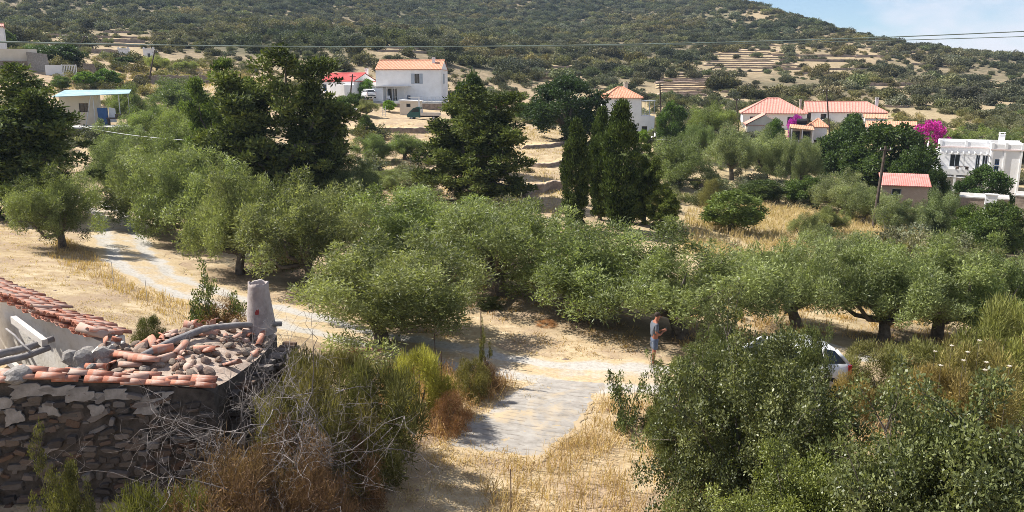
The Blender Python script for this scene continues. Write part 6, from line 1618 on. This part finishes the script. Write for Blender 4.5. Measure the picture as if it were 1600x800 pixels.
for k in range(9):
    t_ = k / 8; q = at_z(172 + 60 * t_, 552 + 10 * t_, 3.42) ; put_tile(q, fdir + Vector((rg.normal() * .08, rg.normal() * .08, 0)), .08, rg.normal() * .15, re_)
lg = [at_z(222, 556, 3.42), at_z(270, 533, 3.45), at_z(318, 514, 3.5), at_z(372, 508, 3.45), at_z(440, 506, 3.35)]
MB().tube([local(p) for p in lg], [.07, .085, .08, .075, .06], 8).build('log_beam', M['wood_grey'], ruin, True)
# clay chimney pot
cb_ = at_z(408, 513, 3.25); hpt = 1.14; mb = MB(); n = 22; pr = []
for zz, r_o in ((-.1, .36), (.0, .345), (.35, .305), (.75, .265), (1.05, .238), (hpt, .236)): pr.append((r_o, zz))
prof = pr + [(.205, hpt - .01), (.21, .9), (.22, .55)]
vs = []; fs = []
for j, (q, zz) in enumerate(prof):
    for k in range(n):
        a = 6.283 * k / n; w_ = 1 + .025 * math.sin(3 * a + zz * 5) + .012 * math.sin(7 * a)
        vs.append(local((cb_.x + q * w_ * math.cos(a), cb_.y + q * w_ * math.sin(a), cb_.z + zz + (.02 * math.sin(4 * a + 1) + .012 * math.sin(9*a) if 5 <= j <= 6 else 0))))
for j in range(len(prof) - 1):
    for k in range(n): fs.append((j*n+k, j*n+(k+1) % n, (j+1)*n+(k+1) % n, (j+1)*n+k))
M['clay'] = surf('grey_clay', [(.30, .255, .235), (.38, .33, .31), (.45, .40, .375)], 5, .93, 6, .5, .02, dirt=(.24, .20, .185))
cp_ = mesh_from('chimney_pot', vs, fs, True, M['clay']); cpo = link_mesh('chimney_pot', cp_, ruin); cpo['label'] = 'tall grey clay chimney pot with a red paint mark'
M['redmark'] = surf('red_paint_mark', [(.22, .035, .035), (.30, .05, .045)], 14, .8, 3, 0)
vdir = Vector((-cb_.x, -cb_.y, 0)).normalized(); a0 = math.atan2(vdir.y, vdir.x) - .25; pts = []
for i in range(7):
    for j in range(6):
        zz = .42 + j * .035; a = a0 + (i - 3) * .06 * (1 - .09 * abs(j - 2.5) ** 1.5); q = .345 - .115 * (zz / .8) + .012 + .004; 
        pts.append(local((cb_.x + q * math.cos(a), cb_.y + q * math.sin(a), cb_.z + zz)))
MB().add(pts, [(i*6+j, (i+1)*6+j, (i+1)*6+j+1, i*6+j+1) for i in range(6) for j in range(5)]).build('paint_mark', M['redmark'], cpo)
# loose tile pieces by the broom
for k, (px, py) in enumerate(((568, 551), (590, 549), (618, 552))):
    p = ground_at(px, py); t = empty('clay_pipe_piece', (p.x, p.y, p.z)); mm = link_mesh('shell', TILE, t); mm.scale = (1.5, 1.6, 1.5); mm.rotation_euler = (0, 0, 1.45 + .15 * k); mm.location = (.2, 0, .02)
    tag(t, 'broken clay tile lying on the ground beside the track', 'tile', 'clay tiles beside the track')
print('stones', nst)

# ------------------------------------------------------------------ vehicles
def wheel(parent, x, y, r=.3, w=.2):
    t = MB().tube([(x, y - w/2, r), (x, y - w/2 + .03, r), (x, y + w/2 - .03, r), (x, y + w/2, r)], [r * .9, r, r, r * .9], 18).build('wheel', M['black'], parent, False)
    sgn = -1 if y < 0 else 1
    MB().tube([(x, y + sgn * (w/2 - .01), r), (x, y + sgn * (w/2 + .012), r)], [r * .62, r * .56], 14).build('rim', M['metal'], t)
def small_car(name, label, loc, rz, sx=1.0, paint='carwhite'):
    """nose towards -x; origin on the ground in the middle"""
    t = tag(empty(name, loc, rz), label, 'car'); L = 3.7
    # lofted body: stations x, half width low, z of sill, shoulder, then cabin
    lower = [(-1.85, .62, .32, .60), (-1.72, .74, .22, .70), (-1.2, .80, .20, .84), (-.6, .81, .20, .92), (.4, .82, .20, .94), (1.2, .81, .20, .96), (1.70, .76, .24, .94), (1.83, .68, .36, .86)]
    vs = []; fs = []
    for x, w, z0, z1 in lower:
        vs += [(x, -w*.92, z0), (x, -w, (z0 + z1) / 2), (x, -w*.95, z1), (x, 0, z1 + .03), (x, w*.95, z1), (x, w, (z0+z1)/2), (x, w*.92, z0), (x, 0, z0)]
    n = 8
    for i in range(len(lower) - 1):
        for k in range(n): fs.append((i*n+k, (i+1)*n+k, (i+1)*n+(k+1) % n, i*n+(k+1) % n))
    fs += [tuple(range(n)), tuple(range(len(vs)-1, len(vs)-1-n, -1))]
    body = link_mesh('body', mesh_from('body', vs, fs, True, M[paint]), t)
    # cabin roof with pillars
    cab = MB(); st_ = [(-.98, .72, .90), (-.35, .60, 1.40), (.2, .62, 1.47), (.9, .62, 1.45), (1.38, .58, 1.33), (1.72, .68, .94)]
    rf = [s for s in st_[1:5]]
    rv_ = []; 
    for x, w, z in rf: rv_ += [(x, -w, z - .05), (x, -w*.8, z), (x, w*.8, z), (x, w, z - .05)]
    ff = [(i*4+k, (i+1)*4+k, (i+1)*4+k+1, i*4+k+1) for i in range(3) for k in range(3)]
    cab.add(rv_, ff)
    for sgn in (-1, 1):
        for a, b in (((-.98, .72, .92), (-.35, .6, 1.36)), ((.32, .77, .95), (.30, .62, 1.42)), ((1.05, .76, .96), (.95, .62, 1.40)), ((1.72, .68, .93), (1.38, .58, 1.30))):
            cab.tube([(a[0], sgn*a[1], a[2]), (b[0], sgn*b[1], b[2])], .05, 6)
    cab.build('roof', M[paint], t, True)
    g = MB().add([(-.98, -.70, .93), (-.98, .70, .93), (-.36, .59, 1.37), (-.36, -.59, 1.37)], [(0, 1, 2, 3)]); g.build('windscreen', M['glass'], t)
    g = MB().add([(1.73, .64, .95), (1.73, -.64, .95), (1.40, -.56, 1.30), (1.40, .56, 1.30)], [(0, 1, 2, 3)]); g.build('rear_window', M['glass'], t)
    for sgn in (-1, 1):
        for q in (((-.85, .93), (.28, .95), (.27, 1.40), (-.32, 1.36)), ((.36, .95), (1.0, .96), (.9, 1.39), (.33, 1.41)), ((1.1, .96), (1.62, .95), (1.33, 1.29), (.99, 1.38))):
            MB().add([(x, sgn * (.76 - .33 * (z - .93)), z) for x, z in q], [(0, 1, 2, 3)]).build('side_window', M['glass'], t)
        MB().box(1.70, 1.80, sgn*.68 - .09, sgn*.68 + .09, .62, .90).build('taillight', M['taillight'], t)
        MB().box(-1.80, -1.68, sgn*.55 - .14, sgn*.55 + .14, .56, .70).build('headlight', M['headlight'], t)
        MB().box(-.75, -.62, sgn*.88 - .08, sgn*.88 + .08, .93, 1.05).build('mirror', M[paint], t)
        for x in (-1.18, 1.15): wheel(t, x, sgn * .74, .29, .18)
    MB().box(1.80, 1.90, -.62, .62, .32, .48).build('rear_bumper', M['black'], t); MB().box(1.842, 1.86, -.22, .22, .56, .67).build('number_plate', M['metal'], t)
    t.scale = (sx,) * 3
    return t
p = ground_at(1216, 606); 
small_car('parked_car', 'white car parked under the olives behind the thorny bush', (p.x, p.y, p.z + .03), math.radians(4), 1.05)
p = at_range(576, 153.5, 146); small_car('parked_car', 'silver white car between the red roofed and the tiled house', (p.x, p.y, p.z), math.radians(-65), 1.1)
# green pickup
p = at_range(664, 187.5, 125); p.z = H(p.x, p.y)
pk = tag(empty('pickup_truck', p, math.radians(-6)), 'dark green small pickup with pale open bed on the dirt yard', 'truck')
mb = MB(); mb.prism([(-2.55, .35), (-.55, .35), (-.55, 1.85), (-.95, 1.95), (-1.55, 1.75), (-2.35, 1.05), (-2.6, .8)], -.78, .78).build('cab', M['cargreen'], pk)
MB().add([(-2.31, -.66, 1.10), (-2.31, .66, 1.10), (-1.6, .62, 1.74), (-1.6, -.62, 1.74)], [(0, 1, 2, 3)]).build('windscreen', M['glass'], pk).location = (-.03, 0, .02)
for s in (-1, 1): MB().add([(-2.0, s*.795, 1.15), (-.75, s*.795, 1.15), (-.75, s*.795, 1.72), (-1.5, s*.795, 1.68)], [(0, 1, 2, 3)]).build('side_window', M['glass'], pk)
bd = MB(); bd.box(-.5, 2.3, -.85, .85, .62, .72); bd.box(-.5, 2.3, -.87, -.82, .725, 1.05); bd.box(-.5, 2.3, .82, .87, .725, 1.05); bd.box(2.25, 2.31, -.815, .815, .725, 1.05); bd.box(-.52, -.45, -.815, .815, .725, 1.6)
bd.build('cargo_bed', M['wood_pale'], pk)
MB().box(-.5, 2.2, -.3, .3, .4, .615).build('chassis', M['black'], pk)
for x, y in ((-1.9, -.66), (-1.9, .66), (1.5, -.68), (1.5, .68)): wheel(pk, x, y, .3, .2)
for s in (-.5, .5): MB().tube([(-2.62, s, .72), (-2.56, s, .72)], .1, 10).build('headlight', M['headlight'], pk)
fp = tag(empty('field_post', base_at(658, 128)), 'white upright frame post beside the green pickup bed', 'post')
MB().box(-.1, .1, -.1, .1, -.2, 3.0).build('upright', M['white'], fp); MB().box(-1.6, .1, -.08, .08, 3.0, 3.14).build('crossbar', M['white'], fp)
fl = tag(empty('white_ladder', base_at(604, 128)), 'small white trellis leaning by the lime bush', 'trellis')
for x in (-.25, .25): MB().box(x-.03, x+.03, 0, .06, 0, 1.6).build('rail', M['white'], fl)
for z in (.3, .6, .9, 1.2): MB().box(-.22, .22, .01, .05, z-.02, z+.02).build('rung', M['white'], fl)
gp = tag(empty('gate_pillar', base_at(560, 121)), 'stone gate pillar with white cap below the red roofed house', 'pillar')
MB().box(-.25, .25, -.25, .25, -.3, 1.5).build('shaft', M['drystone'], gp); MB().prism_z([(-.3, -.3), (.3, -.3), (.3, .3), (-.3, .3)], 1.5, 1.68).build('cap', M['white'], gp)

# ------------------------------------------------------------------ poles, rods and wires
def pole(px, r, top_py, rad, label, lean_px=0, mat='wood_dark', arm=True, group='utility poles', base_py=None):
    b = base_at(px, r); top = at_range(px + lean_px, top_py, r)
    t = tag(empty('utility_pole', b), label, 'pole', group)
    MB().tube([(0, 0, -.5), (top - b) * .5, top - b], [rad * 1.15, rad, rad * .8], 8).build('shaft', M[mat], t)
    if arm:
        q = top - b - Vector((0, 0, .35)); MB().box(q.x - .5, q.x + .5, q.y - .05, q.y + .05, q.z - .05, q.z + .05).build('crossarm', M[mat], t)
        for x in (-.42, 0, .42): MB().tube([(q.x + x, q.y, q.z + .05), (q.x + x, q.y, q.z + .2)], .04, 6).build('insulator', M['white'], t)
    return top
pole(1369, 76, 228, .13, 'leaning dark utility pole before the stone shed', 15)
pole(1031, 127, 130, .13, 'dark utility pole right of the tower house', 0)
pole(1150, 142, 153, .10, 'thin pole left of the hip roofed house', 0)
pole(1290, 146, 139, .13, 'dark utility pole before the long roofed house', 1)
pole(551, 142, 116, .13, 'dark utility pole at the red roofed house', 0)
pole(247, 150, 78, .12, 'slanting thin pole right of the dovecote towers', -5)
pole(137, 172, 55, .12, 'thin pole above the dome tree on the upper left', -4)
pt = pole(371, 60, 214, .11, 'short grey wooden pole before the tallest conifer', -4, 'wood_grey', False)
pole(698, 165, 95, .1, 'thin pole behind the tiled house chimney', 0, arm=False)
def wire(name, pts, r, label, mat='cable', n=6):
    o = Vector(pts[0]); t = MB().tube([Vector(p) - o for p in pts], r, n).build(name, M[mat]); t.location = o; return tag(t, label, 'wire')
def sag(a, b, s, n=24): return [a.lerp(b, i / n) - Vector((0, 0, s * 4 * (i / n) * (1 - i / n))) for i in range(n + 1)]
wire('service_wire', sag(at_range(120, 196, 92), pt - Vector((0, 0, .35)), .35), .022, 'pale service wire sagging to the short grey pole', 'metal')
g0 = base_at(400, 57.5); wire('guy_wire', [pt - Vector((0, 0, .6)), g0], .015, 'guy wire of the short grey pole', 'wood_grey')
# near power line crossing the whole view
ya = 11.0
def line_pts(pyL, pyM, pyR, y):
    out = []
    for i in range(41):
        px = -500 + 2600 * i / 40; t_ = (px - 0) / 1600.0
        py = pyL * (1-t_) * (1-2*t_) + pyM * 4 * t_ * (1-t_) + pyR * t_ * (2*t_-1)
        d = ray(px, py); out.append(Vector((0, 0, CAMZ)) + d * (y / d.y))
    return out
w1 = line_pts(65, 72, 49, ya); w2 = line_pts(66.5, 72.5, 57, ya)
wire('power_line', w1, .0065, 'upper of two near power cables crossing the sky'); wire('power_line', w2, .005, 'lower of two near power cables crossing the sky')
for side, k in (('left', 0), ('right', -1)):
    b = w1[k]; g = H(b.x, b.y); t = tag(empty('utility_pole', (b.x, b.y, g)), 'near utility pole outside the %s picture edge' % side, 'pole', 'utility poles')
    MB().tube([(0, 0, -.5), (0, 0, b.z - g + .4)], [.14, .1], 8).build('shaft', M['wood_dark'], t)
    MB().box(-.12, .12, -.6, .6, b.z - g - .14, b.z - g - .03).build('crossarm', M['wood_dark'], t)
RODS = ((178, 447, 409, .012, 'metal', 'thin pale fence rod at the left track edge, farther one'), (230, 472, 437, .012, 'metal', 'thin pale fence rod at the left track edge, nearer one'),
        (680, 571, 521, .014, 'rust', 'taller thin rod in the reddish grass'), (690, 606, 549, .016, 'rust', 'shorter rusty rod in the reddish grass'),
        (752, 574, 488, .018, 'rust', 'rusty rod with dry weed beside the stump'), (798, 806, 733, .013, 'rust', 'rusty iron rod at the bottom edge below the ramp'), (1017, 588, 535, .011, 'metal', 'thin rod standing before the person'))
for px, py, top, r, mt_, lab in RODS:
    b = ground_at(px, py); h_ = at_range(px, top, math.hypot(b.x, b.y)).z - b.z
    o = MB().tube([(0, 0, -.2), (.005, 0, h_ * .5), (0, 0, h_)], r, 6).build('fence_rod', M[mt_]); o.location = b; tag(o, lab, 'rod', 'fence rods')

# ------------------------------------------------------------------ person looking down at the hands, facing right
pb = ground_at(1021, 569)
person = tag(empty('person', pb, math.radians(8)), 'person in grey t-shirt and blue shorts looking down beside the track', 'person')
def skin(name, verts, edges, radii, mat, sub=2, parent=None, root=0):
    me = bpy.data.meshes.new(name); me.from_pydata(verts, edges, []); me.update(); me.materials.append(mat)
    o = bpy.data.objects.new(name, me); COL.objects.link(o); o.parent = parent or person
    md = o.modifiers.new('skin', 'SKIN'); md.use_smooth_shade = True
    if not me.skin_vertices: pass
    for i, r in enumerate(radii):
        sv = me.skin_vertices[0].data[i]; sv.radius = (r, r) if not isinstance(r, tuple) else r
        sv.use_root = (i == root)
    s = o.modifiers.new('sub', 'SUBSURF'); s.levels = sub; s.render_levels = sub
    return o
# x forward (facing right), y to the person's left (away from the viewer), z up
V_ = [(0, 0, .95), (0, 0, 1.15), (.0, 0, 1.36), (.03, 0, 1.47), (.07, 0, 1.55), (.10, 0, 1.64), (.105, 0, 1.70)]
E_ = [(0, 1), (1, 2), (2, 3), (3, 4), (4, 5), (5, 6)]; RD = [(.13, .15), (.12, .15), (.11, .17), (.06, .07), (.075, .07), (.10, .08), (.08, .07)]
def chain(start, pts, rad):
    prev = start
    for p, r in zip(pts, rad): V_.append(p); RD.append(r); E_.append((prev, len(V_) - 1)); prev = len(V_) - 1
    return prev
for s in (-1, 1):
    chain(0, [(0, s*.09, .86), (.02 * s, s*.10, .50), (-.02 + .02 * s, s*.10, .28), (-.03 + .02 * s, s*.10, .08), (.10 + .02 * s, s*.11, .035)], [.085, .058, .055, .036, .032])
    w_ = chain(2, [(0, s*.19, 1.38), (-.02, s*.23, 1.12), (.13, s*.18, 1.05), (.27, s*.07, 1.13), (.33, s*.045, 1.155)], [.055, .042, .036, .026, .026])
    for f in range(4): chain(w_, [(.36 + .008 * f, s*(.045 - .018 * (f - 1.5) * .0) - .0, 1.15 + .018 * (f - 1.5)), (.385, s*.02, 1.155 + .018 * (f - 1.5)), (.38, s * .0, 1.16 + .017 * (f - 1.5))], [.0095, .009, .008])
    chain(w_, [(.335, s*.02, 1.185), (.36, s*.005, 1.20)], [.011, .009])
body = skin('body', V_, E_, RD, M['skin'], 2)
skin('t_shirt', [(0, 0, .90), (0, 0, 1.12), (0, 0, 1.33), (.015, 0, 1.44), (0, -.20, 1.375), (-.015, -.235, 1.17), (0, .20, 1.375), (-.015, .235, 1.17)], [(0, 1), (1, 2), (2, 3), (2, 4), (4, 5), (2, 6), (6, 7)], [(.15, .175), (.145, .17), (.135, .185), (.08, .09), .075, .066, .075, .066], M['shirt'], 2)
skin('shorts', [(0, 0, .98), (0, 0, .88), (0, -.10, .78), (.0, -.105, .50), (0, .10, .78), (.0, .105, .50)], [(0, 1), (1, 2), (2, 3), (1, 4), (4, 5)], [(.145, .17), (.14, .16), .10, .09, .10, .09], M['shorts'], 2)
hr = rock_mesh('hair', 3, 3, .06); hr.materials.append(M['hair']); ho = link_mesh('hair', hr, person); ho.location = (.075, 0, 1.685); ho.scale = (.105, .088, .085); ho.rotation_euler = (0, .35, 0)
nz = MB().tube([(.185, 0, 1.62), (.215, 0, 1.585)], [.010, .018], 6).build('nose', M['skin'], person, True)
for s in (-1, 1):
    e = rock_mesh('ear', 5, 2, .05); e.materials.append(M['skin']); eo = link_mesh('ear', e, person); eo.location = (.085, s*.083, 1.615); eo.scale = (.022, .012, .034)
    e = rock_mesh('eye', 6, 2, .0); e.materials.append(M['black']); eo = link_mesh('eye', e, person); eo.location = (.178, s*.032, 1.635); eo.scale = (.01, .012, .008)
    sh = rock_mesh('shoe', 9, 3, .05); sh.materials.append(M['shoe']); so = link_mesh('shoe', sh, person); so.location = (.04 + .02 * s, s*.11, .04); so.scale = (.14, .05, .05)
ph = tag(MB().box(-.035, .035, -.006, .006, -.07, .07).build('mobile_phone', M['black']), 'dark phone held in the hands of the person', 'phone')
ph.location = Matrix.Translation(pb) @ Matrix.Rotation(math.radians(8), 4, 'Z') @ Vector((.375, 0, 1.175)); ph.rotation_euler = (.0, -.7, math.radians(98))

# ------------------------------------------------------------------ air
HAZE = 0.00014
if HAZE:
    lo = float(GZ.min()) - 1.0; hi = max(float(GZ.max()), 12.0) + 15.0; X_ = 2700.0
    ho_ = MB().box(-X_, X_, -X_, X_, lo, hi).build('haze', None)
    hm = bpy.data.materials.new('thin_air_haze'); hm.use_nodes = True; nt = hm.node_tree; nt.nodes.clear()
    out = nt.nodes.new('ShaderNodeOutputMaterial'); pv_ = nt.nodes.new('ShaderNodeVolumePrincipled')
    pv_.inputs['Color'].default_value = (0.62, 0.80, 1.0, 1); pv_.inputs['Density'].default_value = HAZE; pv_.inputs['Anisotropy'].default_value = 0.2
    nt.links.new(pv_.outputs[0], out.inputs['Volume'])
    ho_.data.materials.clear(); ho_.data.materials.append(hm)
    tag(ho_, 'thin blue haze in the air over the valley', 'haze', None, 'stuff')
